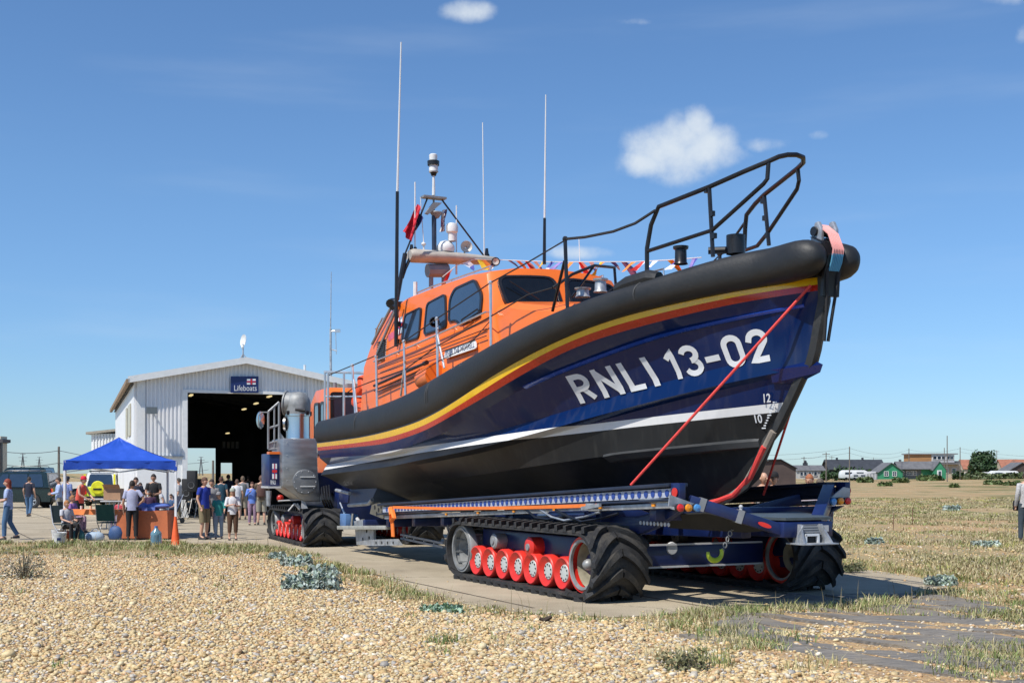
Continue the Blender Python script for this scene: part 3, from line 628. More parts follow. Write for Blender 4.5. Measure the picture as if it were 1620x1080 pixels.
# registration letters wrapped on the bow
from functools import partial
def hullmap(c00,c10,c11,c01,off=.004):
    def fn(u,v,z):
        s=(c00[0]*(1-u)+c10[0]*u)*(1-v)+(c01[0]*(1-u)+c11[0]*u)*v;zz=(c00[1]*(1-u)+c10[1]*u)*(1-v)+(c01[1]*(1-u)+c11[1]*u)*v
        l=hull_lat(s,zz);l2=hull_lat(s,zz+.05);l3=hull_lat(s,zz-.05);l=min(l,(l2+l3)/2);return Vector((s+off*.4,l-off*1.6,zz))
    return fn
LW=mat('letter_white',(.66,.68,.70),.35,var=.02)
def arc_(cx,cy,rx,ry,a0,a1,n=9): return [(cx+rx*math.cos(R(a0+(a1-a0)*i/n)),cy+ry*math.sin(R(a0+(a1-a0)*i/n))) for i in range(n+1)]
GLY={'R':(.56,[[(0,0),(0,1)],[(0,1),(.25,1)]+arc_(.25,.735,.25,.265,90,-90)+[(0,.47)],[(.26,.47),(.52,0)]]),
 'N':(.60,[[(0,0),(0,1)],[(0,1),(.56,0)],[(.56,0),(.56,1)]]),'L':(.46,[[(0,1),(0,0),(.44,0)]]),'I':(.0,[[(0,0),(0,1)]]),
 '1':(.26,[[(0,.74),(.24,1),(.24,0)]]),'3':(.50,[arc_(.25,.75,.25,.25,165,-90,12),arc_(.25,.25,.26,.26,90,-165,12)]),
 '-':(.34,[[(0,.40),(.32,.40)]]),'0':(.50,[arc_(.25,.74,.25,.26,0,180)+arc_(.25,.26,.25,.26,180,360)+[(.5,.74)]]),
 '2':(.50,[arc_(.25,.75,.25,.25,170,-25,12)+[(0,0),(.52,0)]])}
def glyphs(txt,w_=.185,gap=.34):
    out=[];x=0;k=0
    for ch in txt:
        adv,strokes=GLY[ch]
        for st in strokes:
            st=[q_ for i_,q_ in enumerate(st) if i_==0 or abs(q_[0]-st[i_-1][0])+abs(q_[1]-st[i_-1][1])>1e-4]
            P=[Vector((x+a,w_/2+b*(1-w_),0)) for a,b in st]
            D=[]
            for i in range(len(P)-1):
                n=max(1,int((P[i+1]-P[i]).length/.12))
                D+= [P[i].lerp(P[i+1],j/n) for j in range(n)]
            D.append(P[-1]);k+=1
            closed=(D[0]-D[-1]).length<.02
            V=[]
            for i,p in enumerate(D):
                d0=(D[i]-D[i-1]) if i else ((D[0]-D[-2]) if closed else D[1]-D[0]);d1=(D[i+1]-D[i]) if i<len(D)-1 else ((D[1]-D[0]) if closed else d0)
                d0=d0.normalized();d1=d1.normalized();d=(d0+d1);d=d.normalized() if d.length>.2 else d1
                m=Vector((-d.y,d.x,0));c=max(.72,m.dot(Vector((-d1.y,d1.x,0))));e=Vector((0,0,0))
                if not closed and i==0:e=-d*(w_*.5 if abs(d.y)>.9 or ch=='-' else 0)
                if not closed and i==len(D)-1:e=d*(w_*.5 if abs(d.y)>.9 or ch=='-' else 0)
                V.append((p+e+m*w_/2/c,p+e-m*w_/2/c))
            out.append((k,V))
        x+=adv+gap
    return out,x-gap
def lettering(name,txt,hm_):
    G_,wd_=glyphs(txt);q=MB()
    for k,V in G_:
        fn=hm_(k);vs=[]
        for a,b in V:
            for t in(0,.5,1): p=a.lerp(b,t);vs.append(fn(p.x/wd_,p.y,0))
        q.add(vs,[(3*i+j,3*i+j+1,3*i+j+4,3*i+j+3) for i in range(len(V)-1) for j in(0,1)])
    return q.build(name,LW,boat,ang='keep')
lettering('registration_letters','RNLI',lambda k:hullmap((-2.17,2.81),(-.66,2.99),(-.82,3.40),(-2.26,3.225),.004+.0012*(k%3)))
lettering('registration_number','13-02',lambda k:hullmap((-.36,3.055),(1.20,3.215),(1.13,3.655),(-.46,3.465),.004+.0012*(k%3)))
def hb_(u,v):   # sighting onto the starboard bow surface
    lo,hi=-3,2.0
    for _ in range(40):
        lat=(lo+hi)/2;p=B(u,v,lat)
        if hull_lat(p.x,p.z)<lat: hi=lat
        else: lo=lat
    return B(u,v,(lo+hi)/2)
def quadtext(txt,px,name,bold=.02):
    c=[hb_(*q) for q in px];return mapmesh(textmesh(txt,1,bold,cuts=1),hullmap(*[(q.x,q.z) for q in c],off=.02),name,LW,boat)
quadtext('12',[(1211,637),(1222,636),(1221,622),(1210,623)],'draft_mark')
quadtext('10',[(1198,669),(1209,669),(1207,655),(1195,656)],'draft_mark')
dm_=MB()
for k in range(11):
    u=1210+k*1.75;v=677-k*4.1;p=hb_(u,v);dm_.box((p.x+.006,p.y-.022,p.z),(.045 if k%5 else .08,.004,.016))
dm_.build('draft_scale',LW,boat)
# ------------------------------------------------------------------ wheelhouse
WL=-1.30
def side(px,py,lat=WL): return B(px,py,lat)
SO=[side(771,433),side(743,427),side(703,446),side(641,473),side(627,474),side(611,494),side(597,527),side(590,575),side(583,642)]
zr=5.22
# cabin shell: outline in the side plane, mirrored, with a cambered roof and a raked front
n_=Vector((1,0,.55)).normalized();A0=B(771,433,WL);dF=n_.dot(A0)
def fr(px,py): return HP(px,py,n_,dF)
def frs(y,z): return Vector(((dF-n_.z*z)/n_.x,y,z))
prof=[(-5.12,5.21),(-6.0,5.27),(-7.5,5.27),(-9.0,5.24),(-9.45,5.18),(-10.0,5.0),(-10.45,4.62),(-10.8,4.0),(-11.07,2.86)]
fb_=[frs(0,5.21),frs(0,4.72),frs(0,4.2),frs(0,3.3)]
loop=[(p.x,p.z) for p in fb_[::-1]][:-1]+prof   # front bottom -> roof -> aft bottom
cab=MB();rings=[]
def cabring(y,inset=0,lift=0):
    out=[]
    for i,(s,z) in enumerate(loop):
        top=1 if z>5.1 else 0
        out.append(Vector((s+(inset*(-1 if s>-5.5 else .6) if z>4.9 else 0),y,z+(lift if z>4.95 else 0))))
    return out
def ysec(z): return 1.50 if z<4.0 else 1.50-(z-4.0)*.165
ys=[-1,-.985,-.93,-.6,0,.6,.93,.985,1]
for q in ys:
    ring=[]
    for s,z in loop:
        e=abs(q);lift=0;sx=0
        zt=z
        if z>4.9:
            lift={1:-.07,.985:-.02,.93:.03,.6:.10,0:.13}[e]
        w_=ysec(z)
        if s>-5.6 and z<5.3: sx={1:-.10,.985:-.04,.93:0,.6:.10,0:.14}[e]
        ring.append(Vector((s+sx,q*w_,zt+lift)))
    rings.append(ring)
cab.loft(rings,caps=True,closed=False)
# floor closing is hidden on deck
cabo=cab.build('wheelhouse',orange,boat,ang=38)
def rounded(poly,r=.16,seg=4):
    out=[];n=len(poly)
    for i in range(n):
        p=poly[i];a=poly[i-1];b=poly[(i+1)%n];u=(a-p);v=(b-p);ra=min(r,u.length*.45);rb=min(r,v.length*.45);u.normalize();v.normalize()
        for k in range(seg+1):
            t=k/seg;out.append((p+u*ra)*(1-t)**2+p*2*t*(1-t)+(p+v*rb)*t*t)
    return out
def window(name,poly,nrm,parent=cabo,r=.14,fm=black,gm=glass,th=.03):
    nrm=Vector(nrm).normalized();c=sum(poly,Vector())/len(poly);P=rounded(poly,r)
    f=MB();outer=P;inner=[c+(p-c)*.90 for p in P]
    f.loft([[p-nrm*.05 for p in outer],[p+nrm*th for p in outer],[p+nrm*th for p in inner],[p+nrm*(th-.018) for p in inner]]);fo=f.build(name,fm,parent,ang=30)
    g=MB();g.poly([c+(p-c)*.905+nrm*(th-.012) for p in P]);g.build('pane',gm,fo);return fo
wall_n=Vector((0,-1,.165)).normalized();wd=wall_n.dot(Vector((0,-1.5,4.0)))
def sw(px,py): return HP(px,py,wall_n,wd)
for sgn in(-1,1):
    for poly in ([(641,498),(668,485),(664,535),(637,543)],[(676,480),(706,464),(708,518),(671,531)],[(720,456),(753,441),(765,466),(762,501),(729,515),(721,507),(710,511),(712,473)]):
        P=[sw(*q) for q in poly];nn=wall_n.copy()
        if sgn>0: P=[Vector((p.x,-p.y,p.z)) for p in P];nn=Vector((0,1,wall_n.z))
        window('side_window',P,nn,r=.12)
fo_=.11
fw=[fr(*q)+n_*fo_ for q in [(773,437),(848,426),(871,467),(791,479)]]
# starboard windscreen, centre post, port windscreen (mirrored)
def frontpoly(y0,y1,zt,zb):
    def P(y,z): p=frs(y,z);p.x+=float(np.interp(abs(y)/ysec(z),[0,.6,.93,.985,1],[.14,.10,0,-.04,-.10]))+.045;return p
    return [P(y0,zt-.02*abs(y0)),P((y0+y1)*.5,zt+.01),P(y1,zt+.02),P(y1,zb-.02),P((y0+y1)*.5,zb-.02),P(y0*.96,zb+.02)]
window('windscreen',frontpoly(-1.19,-.08,5.16,4.52),n_+Vector((0,-.08,0)),gm=mat('windscreen_glass',(.006,.008,.011),.18,var=.1),r=.2,th=.035)
window('windscreen',[Vector((p.x,-p.y,p.z)) for p in frontpoly(-1.19,-.08,5.16,4.52)],n_+Vector((0,.08,0)),gm=mat('windscreen_glass',(.006,.008,.011),.18,var=.1),r=.2,th=.035)
# coach roof that slopes from the windscreen down to the foredeck
cr_=MB();rings=[]
for s,z,w_ in((-4.2,4.62,1.34),(-3.9,4.55,1.32),(-3.2,4.44,1.22),(-2.3,4.38,1.05),(-1.7,4.36,.9),(-1.45,4.28,.82)):
    zd=ip(s,FT)-.2;rings.append([Vector((s,-w_-.1,zd)),Vector((s,-w_,z-.12)),Vector((s,-w_*.9,z-.02)),Vector((s,0,z+.05)),Vector((s,w_*.9,z-.02)),Vector((s,w_,z-.12)),Vector((s,w_+.1,zd))])
cr_.loft([[p+Vector((-.9,0,.0)) for p in rings[0]]]+rings,caps=True,closed=False);cr_.build('coach_roof',orange,boat,ang=30)
# lower bulwark ledge with long hand rails on the cabin side
for sgn in(-1,1):
    lg=MB();P=[sw(598,572),sw(660,547),sw(720,520),sw(776,494)]
    for a,b in zip(P[:-1],P[1:]): pass
    pts=[Vector((p.x,sgn*(abs(p.y)+.09),p.z)) for p in P];lg.tube(pts,.019,8)
    for p in [pts[0],pts[1].lerp(pts[0],.5),pts[1],pts[1].lerp(pts[2],.5),pts[2],pts[3].lerp(pts[2],.5),pts[3]]: lg.tube([p,p+Vector((0,-sgn*.11,.0))],.012,6)
    lg.build('hand_rail',alu,boat)
    rr=MB();pts=[Vector((s,sgn*1.14,5.36-(.02 if s<-8.5 else 0))) for s in(-8.7,-8,-7,-6,-5.3)];rr.tube([pts[0]-Vector((0,0,.1))]+pts+[pts[-1]-Vector((0,0,.1))],.016,8)
    for p in pts: rr.tube([p,p-Vector((0,0,.1))],.011,6)
    rr.build('roof_rail',alu,boat)
    cd_=MB()
    for k,(y0,y1) in enumerate(((596,520),(604,531))):
        a=sw(600,y0-12);b=sw(772,y1);cd_.tube([Vector((a.x,sgn*(abs(a.y)+.03),a.z)),Vector((b.x,sgn*(abs(b.y)+.03),b.z))],.009,5)
    cd_.build('jackstay',ropeb,boat)
bh=MB();a=B(592,610,-1.6);b=B(671,575,-1.58);bh.tube([a,b],.03,8);bh.tube([b,b+(b-a)*.05],.045,8);a2=B(592,618,-1.6);b2=B(668,584,-1.58);bh.tube([a2,b2],.014,6);bh.build('boat_hook',black,boat)
# louvre panel
lv=MB();P=[sw(600,541),sw(612,536),sw(610,568),sw(598,573)];lv.prism([p+wall_n*.0 for p in P],wall_n*.012);lvo=lv.build('louvre_panel',lgrey,cabo,ang=20)
for k in range(9):
    t=(k+.5)/9;a=P[0].lerp(P[3],t);b=P[1].lerp(P[2],t);q=MB();q.bar(a+wall_n*.025,b+wall_n*.025,.05,.022);q.build('slat',black,lvo,ang=0)
# name board and its lettering
nb=MB();P=[sw(704.5,568),sw(755,551),sw(754,538),sw(705.5,554)];nb.prism(rounded([p+wall_n*.002 for p in P],.05,3),wall_n*.02);nbo=nb.build('name_board',mat('board_white',(.75,.75,.73),.35,var=.03),boat)
def quadmap(P,off):
    def fn(u,v,z):
        u=.04+.92*u;v=.17+.66*v;return P[0].lerp(P[1],u).lerp(P[3].lerp(P[2],u),v)+off
    return fn
mapmesh(textmesh('RNLB THE MORRELL',1,.0),quadmap(P,wall_n*.027),'lettering',mat('letter_navy',(.02,.04,.14),.5),nbo)
# small emblem decals on the aft cabin side: flag and red and white marks
def flag_emblem(parent,P,off,seg=6):
    # P: ll, lr, ur, ul corners; white field, red cross edged in blue
    def at(u,v,k=1.0): return P[0].lerp(P[1],u).lerp(P[3].lerp(P[2],u),v)+off*k
    m=[mat('emblem_white',(.8,.8,.8),.5,var=.02),mat('emblem_blue',(.02,.05,.3),.5,var=.02),mat('emblem_red',(.65,.03,.03),.5,var=.02)]
    q=MB();q.poly([at(0,0),at(1,0),at(1,1),at(0,1)])
    q.k=1
    for a,b,c,d in((.38,0,.62,1),(0,.34,1,.66)):
        q.poly([at(a,b,1.6),at(c,b,1.6),at(c,d,1.6),at(a,d,1.6)])
    q.k=2
    for a,b,c,d in((.43,0,.57,1),(0,.41,1,.59)):
        q.poly([at(a,b,2.2),at(c,b,2.2),at(c,d,2.2),at(a,d,2.2)])
    return q.build('emblem',m,parent,ang='keep')
flag_emblem(boat,[sw(629,530),sw(637,526),sw(637,500),sw(629,504)],wall_n*.006)
dc=MB();
for k in range(3):
    a=sw(617+k*4,534-k*3);dc.box(a+wall_n*.008,(.14,.004,.14))
dc.build('decal',mat('decal_pink',(.6,.12,.2),.5),boat)
# wipers and wiper brackets
for sgn in(-1,1):
    q=MB();a=frs(sgn*1.02,4.95)+n_*.19;b=frs(sgn*.55,4.62)+n_*.22
    q.tube([a,b],.012,6);q.tube([frs(sgn*.95,4.28)+n_*.22,frs(sgn*.95,4.50)+n_*.30,frs(sgn*.50,4.52)+n_*.30,frs(sgn*.50,4.30)+n_*.22],.02,6);q.build('wiper',black,cabo)
sl=MB();a=sw(694,511);sl.lathe([(0,.02),(.02,.06),(.12,.10),(.14,.085)],a+Vector((0,-.1,0)),(1,-.3,0),12);sl.tube([a,a+Vector((0,-.12,-.02)),a+Vector((.05,-.12,-.02))],.015,6);sl.build('deck_light',black,boat)
mr_=MB();P=[sw(735,507),sw(760,490),sw(763,496),sw(735,514)]
for p,q in zip(P,P[1:]+P[:1]): mr_.tube([p+wall_n*.06,q+wall_n*.06],.014,6)
mr_.build('grab_loop',black,boat)
# aft ladder frame and orange recovery cushion
q=MB()
for l_ in(-1.2,-.75):
    q.tube([B(590,652,l_),B(586,578,l_),B(596,520,l_),B(605,503,l_),B(622,503,l_)],.02,7)
for py in(520,545,575,605): 
    a=B(593,py,-1.2);q.tube([a,a+Vector((0,.45,0))],.014,6)
q.build('aft_ladder',alu,boat)
for a_,b_ in(((628,476),(592,545)),((634,480),(600,560))):
    q=MB();q.tube([sw(*a_)+wall_n*.05,sw(*b_)+wall_n*.05],.03,7);q.build('aft_strut_rail',grey,boat)
q=MB();q.tube([B(574,598,-1.2),B(577,612,-1.2),B(570,622,-1.2),B(567,635,-1.2),B(577,645,-1.2),B(584,652,-1.2)],[.13,.16,.16,.17,.16,.12],12);q.build('lifting_cushion',mat('cushion_orange',(.75,.08,.015),.5),boat)
q=MB();q.tube([B(672,600,-1.62),B(690,594,-1.62)],[.2,.22],12);q.sph(B(672,600,-1.62),.2);q.build('orange_fender',orange,boat)
# ------------------------------------------------------------------ roof equipment
MS=-9.2
def ms(px,py,s=MS): return S(px,py,s)
q=MB();a=ms(647,404);b=ms(786,413);rings=[]
for t,h,d in((0,.12,.16),(.04,.16,.2),(.45,.14,.26),(.8,.11,.2),(.97,.09,.16),(1,.05,.1)):
    c=a.lerp(b,t);rings.append([c+Vector((d*math.cos(x),0,h*math.sin(x)*.9)) for x in [2*math.pi*k/12 for k in range(12)]])
q.loft(rings,caps=True);q.build('radar_arm',mat('arm_beige',(.42,.38,.33),.45),boat,ang=60)
mast=MB()
for px in(682,702):
    mast.tube([ms(px,430),ms(px,456)],.05,8)
mast.tube([ms(676,428),ms(708,428)],[.14,.14],10)
mast.build('mast_legs',grey,boat)
pl=MB();pl.tube([ms(687,402),ms(686.5,342)],.05,10);pl.build('mast_pole',mat('dark_blue_pole',(.02,.03,.06),.4),boat)
pl=MB();pl.tube([ms(686.5,342),ms(686,316)],.022,8);pl.lathe([(0,.02),(.02,.06),(.12,.13),(.14,.12)],ms(690,346),(0,0,1),14);pl.prism([ms(671,338),ms(676,340),ms(697,322),ms(684,321)],(.08,0,.0));pl.box(ms(686,313),(.2,.5,.04),rz=0);pl.build('mast_platform',grey,boat)
pl=MB();pl.tube([ms(686,309),ms(686,278)],[.035,.024],10);pl.build('lantern_stem',white,boat)
pl=MB();pl.lathe([(0,.05),(.06,.07),(.08,.10)],ms(686,278),(0,0,1),16);pl.lathe([(0,.12),(.09,.125),(.1,.10)],ms(685.6,262),(0,0,1),16);pl.build('lantern_ring',black,boat)
pl=MB();pl.lathe([(0,.05),(.0,.09),(.16,.095),(.17,.09)],ms(685.8,273),(0,0,1),16);pl.lathe([(0,.08),(.15,.085),(.17,.06),(.175,0)],ms(685.4,257),(0,0,1),16);pl.build('lantern',white,boat)
for a,b in(((676,314),(641,401)),((699,316),(765,404)),):
    q=MB();q.tube([ms(*a),ms(*b)],.018,6);q.build('mast_stay',black,boat)
q=MB();q.tube([ms(641,401),ms(628,474)],.05,6);q.tube([ms(648,410),ms(641,425),ms(636,440)],.035,6);q.build('aft_strut',black,boat)
q=MB();q.lathe([(0,.17),(.05,.19),(.13,.18),(.21,.12),(.25,0)],ms(705,399),(0,0,1),18);q.build('satellite_dome',white,boat)
q=MB();q.lathe([(0,.085),(.16,.085),(.19,.12),(.30,.125),(.36,.10),(.39,0)],ms(712,383)+Vector((.1,0,0)),(0,0,1),18);q.build('radome',white,boat)
q=MB();c=ms(738,390);q.lathe([(-.22,.03),(-.12,.05),(-.03,.11),(0,.125),(.01,.12),(-.03,.09),(-.1,.02)],c,(.9,-.25,0),18);q.tube([c-Vector((.1,0,0)),c-Vector((.1,0,.14))],.02,6);q.build('loudhailer_horn',mat('horn_white',(.6,.58,.53),.4),boat)
q=MB();c=ms(784,414,MS+.4);q.lathe([(-.12,.05),(-.05,.085),(.03,.09),(.03,.07)],c,(.95,-.3,0),16);q.build('search_light',black,boat);q2=MB();q2.lathe([(.0,.001),(.032,.068)],c,(.95,-.3,0),16);q2.build('lens',mat('lens_grey',(.5,.45,.4),.15),boat)
for px,py in((770,398),(651,392),(657,396),(772,407)): q=MB();q.tube([ms(px,py+6),ms(px,py-5)],[.05,.03],8);q.build('side_lamp',black,boat)
q=MB();c=ms(670,386);q.sph(c,(.05,.05,.04));q.tube([c,c-Vector((0,0,.2))],.012,6);q.build('gps_mushroom',white,boat)
q=MB();q.tube([B(657,470,-1.0),B(657,446,-1.0)],.045,8);q.build('short_aerial',white,boat)
def whip(a,b,c,r0=.022,r1=.008,dk=black):
    q=MB();q.tube([a,b],[r0*1.25,r0],7);p=q.build('aerial_base',dk,boat);q=MB();q.tube([b,c],[r0*.7,r1],7);q.build('whip',white,p)
whip(B(626.5,548,-1.55),B(628.5,303,-1.55),B(634.5,67,-1.55),.034,.014)
whip(B(861,418,.6),B(861.5,345,.6),B(863.5,150,.6),.028,.011)
whip(B(767,412,.9),B(766,405,.9),B(763.5,194,.9),.02,.010,white)
whip(ms(656.5,398),ms(656.5,390),ms(656.5,288),.018,.014,white)
whip(ms(722,434),ms(722,400),ms(722,325),.018,.014,white)
whip(B(918,440,.9),B(917.5,415,.9),B(916,378,.9),.012,.008,white)
whip(ms(671,400),ms(670,380),ms(665,312),.012,.008,white)
q=MB()
for z in(0,-.35,-.75): q.box(B(626.5,540,-1.5)+Vector((0,.03,-z)),(.06,.12,.1))
q.build('aerial_bracket',black,boat)
q=MB();q.tube([B(620,487,-1.5),B(636,480,-1.1)],.05,8);q.tube([B(617,480,-1.45),B(622,478,-1.3)],.09,10);q.build('aft_lamp_cluster',black,boat)
# ------------------------------------------------------------------ guard rails, stanchions and wires
LT=-1.86
def stan(top,base,brace=None,m=alu,lat=LT,r=.026):
    for sg in(-1,1):
        q=MB();f=lambda t,l=lat:(lambda p:Vector((p.x,p.y*(-sg) if sg>0 else p.y,p.z)))(B(t[0],t[1],l))
        q.tube([f(base)-Vector((0,0,.12)),f(top)],r,8);q.sph(f(top),r*1.5,8,5)
        if brace: q.tube([f(brace[0]),f(brace[1],lat+.04)],r*.85,7)
        q.build('stanchion',m,boat)
stan((557,578),(563,655));stan((595,564),(597,645));stan((639,540),(642,628),((641,570),(634,626)));stan((691,504),(693,597),((691,525),(703,582)));stan((776,447),(777,545),lat=-1.8)
q=MB();q.tube([B(560,600,LT),B(565,652,LT)],.022,7);q.build('brace',alu,boat)
stan((894,378),(898,485),((893,413),(874,492)),m=black,lat=-1.42,r=.03)
def wireline(name,pts,r=.011,m=ropeb,both=True):
    for sg in((-1,1) if both else (-1,)):
        q=MB();q.tube([Vector((p.x,-p.y if sg>0 else p.y,p.z)) for p in pts],r,5);q.build(name,m,boat)
wireline('guard_wire',[B(518,594,LT),B(557,578,LT),B(595,562,LT),B(639,540,LT),B(691,504,LT),B(776,447,-1.8),B(835,415,-1.6),B(894,380,-1.42)],.012)
wireline('guard_wire',[B(520,632,LT),B(540,628,LT),B(557,615,LT),B(596,600,LT),B(641,584,LT),B(692,547,LT),B(777,500,-1.8),B(835,466,-1.6),B(874,455,-1.42)],.012)
wireline('lashing_wire',[B(594,620,LT),B(640,604,LT),B(693,572,LT),B(740,548,-1.8),B(775,508,-1.8)],.008)
wireline('bow_wire',[B(894,378,-1.42),B(925,375,-1.3),B(970,366,-1.1),B(1005,353,-.9),B(1036,333,-.8)],.022)
q=MB();pts=[B(875,455,-1.42),B(905,434,-1.1),B(940,420,-.6),B(972,423,.1)];q.tube(pts,.024,7);q.tube([pts[-1],B(974,450,.1)],.024,7);q.tube([pts[2]+Vector((0,0,-.0)),B(905,470,-1.1)],.02,6);q.build('foredeck_hoop',black,boat)
q=MB()   # stern gate
for px in(514,519,544):
    q=MB();q.tube([B(px,665,-1.9),B(px,589,-1.9)],.026,7);q.build('gate_post',alu,boat)
q=MB();q.tube([B(513,588,-1.9),B(583,590,-1.2)],.028,7);q.build('stern_gate',alu,boat);q=MB();q.tube([B(515,627,-1.9),B(583,627,-1.2)],.02,7);q.build('stern_gate',alu,boat)
# bow pulpit, mirrored halves joined over the stem
def bp_(px,py,l): return B(px,py,l)
q=MB();c=[bp_(1023.6,446,-.78),bp_(1023.6,393,-.78),bp_(1030,356,-.77),bp_(1042,327,-.74),bp_(1122,295.6,-.6),bp_(1180,270,-.45),bp_(1215,255.5,-.32),bp_(1232,248,-.2),bp_(1246,245,-.08),bp_(1260,245,.06),bp_(1270.5,249,.2),bp_(1271,257,.30),bp_(1262,266,.40),bp_(1209,308,.62),bp_(1195,322,.68),bp_(1181,340,.72),bp_(1179,360,.76),bp_(1177.5,395,.78)]
q.tube(c,.033,9);q.build('pulpit_rail',black,boat)
q=MB();q.tube([bp_(1025,397,-.78),bp_(1127,364,-.6),bp_(1208,291,-.34),bp_(1214,283,-.32),bp_(1216,256,-.31)],.029,8);q.tube([bp_(1122,296,-.6),bp_(1128,406,-.6)],.029,8);q.tube([bp_(1178,396,.78),bp_(1198,389,.72),bp_(1215,368,.64),bp_(1261,299,.43),bp_(1264,286,.41),bp_(1262,266,.40)],.029,8);q.tube([bp_(1209,308,.62),bp_(1216.5,388,.62)],.029,8);q.build('pulpit_brace',black,boat)
q=MB()
for p in((1127,338,-.6),(1130,373,-.6),(1118,301,-.6),(1214,372,.62),(1210,345,.62),(1207,318,.62)):
    q=MB();q.box(bp_(*p),(.06,.05,.07));q.build('pulpit_clamp',black,boat)
def bollard(px,py,l,r,h,m,cap=True,horn=False):
    q=MB();c=B(px,py,l);q.lathe([(0,r*1.2),(.03,r),(h*.8,r*.95),(h*.86,r*1.25),(h,r*1.3),(h+.01,r*.6),(h-.04,0)] if cap else [(0,r),(h,r),(h+.001,r*.8),(h-.03,0)],c,(0,0,1),18)
    if horn: q.tube([c+Vector((-.05,-.02,h*.25)),c+Vector((-.25,-.28,h*.25))],.05,8)
    q.build('bollard',m,boat)
bollard(1077,418,-.62,.085,.25,black);bollard(1164,402,-.1,.13,.26,black,False,True)
bollard(922,470,-1.0,.1,.14,galv);bollard(950,462,-.9,.09,.2,galv)
q=MB();q.tube([B(1013,445,-.85),B(1013,434,-.85),B(1050,425,-.75),B(1050,436,-.75)],.015,6);q.tube([B(1028,440,-.85),B(1028,430,-.85)],.012,6);q.build('deck_fairlead',alu,boat)
# stem head fairlead cheeks and lashings
for l_,px in((-.11,1291),(.11,1314)):
    q=MB();q.prism([B(px-9,380,l_),B(px-2,352,l_),B(px+3,350,l_),B(px+8,362,l_),B(px+8,392,l_)],(0,.05,0));q.build('stem_cheek',galv,boat,bev=.008)
q=MB();q.cyl(Vector((1.98,-.14,4.78)),Vector((1.98,.14,4.78)),.06,n=12);q.build('stem_roller',black,boat)
q=MB();q.loft([[Vector((s,-.13,z)),Vector((s+.05,-.13,z)),Vector((s+.05,.13,z)),Vector((s,.13,z))] for s,z in((1.9,4.72),(2.12,4.62),(2.2,4.45),(2.12,4.2),(2.1,3.95))],caps=True);q.build('stem_plate',black,boat)
for k,(px0,m) in enumerate(((0,mat('rope_pink',(.8,.35,.32),.8)),(1,mat('rope_blue',(.1,.35,.55),.8)))):
    q=MB()
    for j in range(7):
        l_=-.07+j*.0233
        if k==0: q.tube([Vector((2.0,l_,4.86)),Vector((2.19,l_*1.05,4.72)),Vector((2.285,l_*1.1,4.52)),Vector((2.27,l_*1.1,4.44))],.013,5)
        else: q.tube([Vector((2.275,l_*1.1,4.46)),Vector((2.25,l_*1.1,4.36)),Vector((2.20,l_*1.0,4.26))],.013,5)
    q.build('lashing_rope',m,boat)
q=MB()
for l_ in(-.1,.1): q.tube([Vector((2.2,l_,4.45)),Vector((2.17,l_*.8,4.1)),Vector((2.12,l_*.5,3.75)),Vector((2.06,l_*.3,3.4))],.022,6)
q.build('stem_chain',ropeb,boat)
# jet skirt and stern gear
q=MB();q.prism([B(553,770,-1.2),B(598,768,-1.2),B(587,793,-1.2),B(553,799,-1.2)],(0,2.4,0));q.build('jet_duct',mat('jet_blue_grey',(.07,.11,.19),.4,.3),boat)
# ------------------------------------------------------------------ straps, flags, bunting: things of their own on the boat
BR=Matrix.Translation((BC[0],BC[1],0))@Matrix.Rotation(BOATROT,4,'Z')
def free(mb,name,ms_,label,cat,group=None,ang=35):
    mb.v=[tuple(BR@Vector(p)) for p in mb.v];o=mb.build(name,ms_,None,ang);return tag(o,label,cat,group)
strapred=mat('red_strap',(.72,.06,.05),.6,var=.12,vs=20)
E_=hb_(1287,452)
q=MB();q.tube([E_+Vector((.02,-.06,0)),B(998,767,-1.62)],.019,8);o=free(q,'tie_strap',strapred,'long taut red strap crossing the number on the near bow side','strap')
q=MB();q.tube([B(1307,478,.06),B(1208,782,.75)],.018,8);free(q,'tie_strap',strapred,'red strap on the far side of the bow running down to the far carriage rail','strap')
q=MB();q.tube([Vector((.98,-.12,2.1)),Vector((.70,-.13,1.7)),Vector((.35,-.14,1.45)),Vector((0.0,-.16,1.36)),Vector((-.3,-.2,1.30))],.04,8);free(q,'bow_sling',strapred,'red sling wrapped under the curved forefoot of the bow','strap')
q=MB();q.tube([Vector((1.1,-.06,2.3)),Vector((.85,-.10,1.93)),Vector((.55,-.11,1.58)),Vector((.2,-.12,1.40)),Vector((-.2,-.1,1.28))],.05,8);free(q,'bow_sling',mat('worn_webbing',(.25,.21,.17),.8),'grey brown padded sling beside the red one under the bow','strap')
def flagmesh(P,name,m,label,cat,parent=None,wav=.05,n=8,group=None):
    q=MB()
    rings=[]
    for i in range(n+1):
        u=i/n;rings.append([P[0].lerp(P[1],u).lerp(P[3].lerp(P[2],u),j/5)+Vector((wav*math.sin(u*9+j*1.1),0,0)) for j in range(6)])
    q.loft(rings,closed=False);return q
# red ensign with a dark canton
P=[ms(637,366),ms(650,384),ms(668,346),ms(662,322)]
q=flagmesh(P,'', None,'','',wav=.07);q.m=[(1 if (i%5>=3 and i//5>=4) else 0) for i in range(len(q.f))]
free(q,'ensign_flag',[mat('flag_red',(.55,.02,.04),.8),mat('flag_navy',(.03,.04,.15),.8)],'red ensign hanging in folds from the stay left of the mast','flag')
q=flagmesh([ms(695,367),ms(703,366),ms(706,331),ms(701,332)],'',None,'','',wav=.06);q.m=[{0:2,1:1,2:0,3:1,4:2}[(i//5+i)%5] for i in range(len(q.f))]
free(q,'courtesy_flag',[mat('flag_red',(.55,.02,.04),.8),mat('flag_navy',(.03,.04,.15),.8),mat('flag_white',(.75,.75,.75),.8)],'small red, white and blue flag under the mast platform','flag')
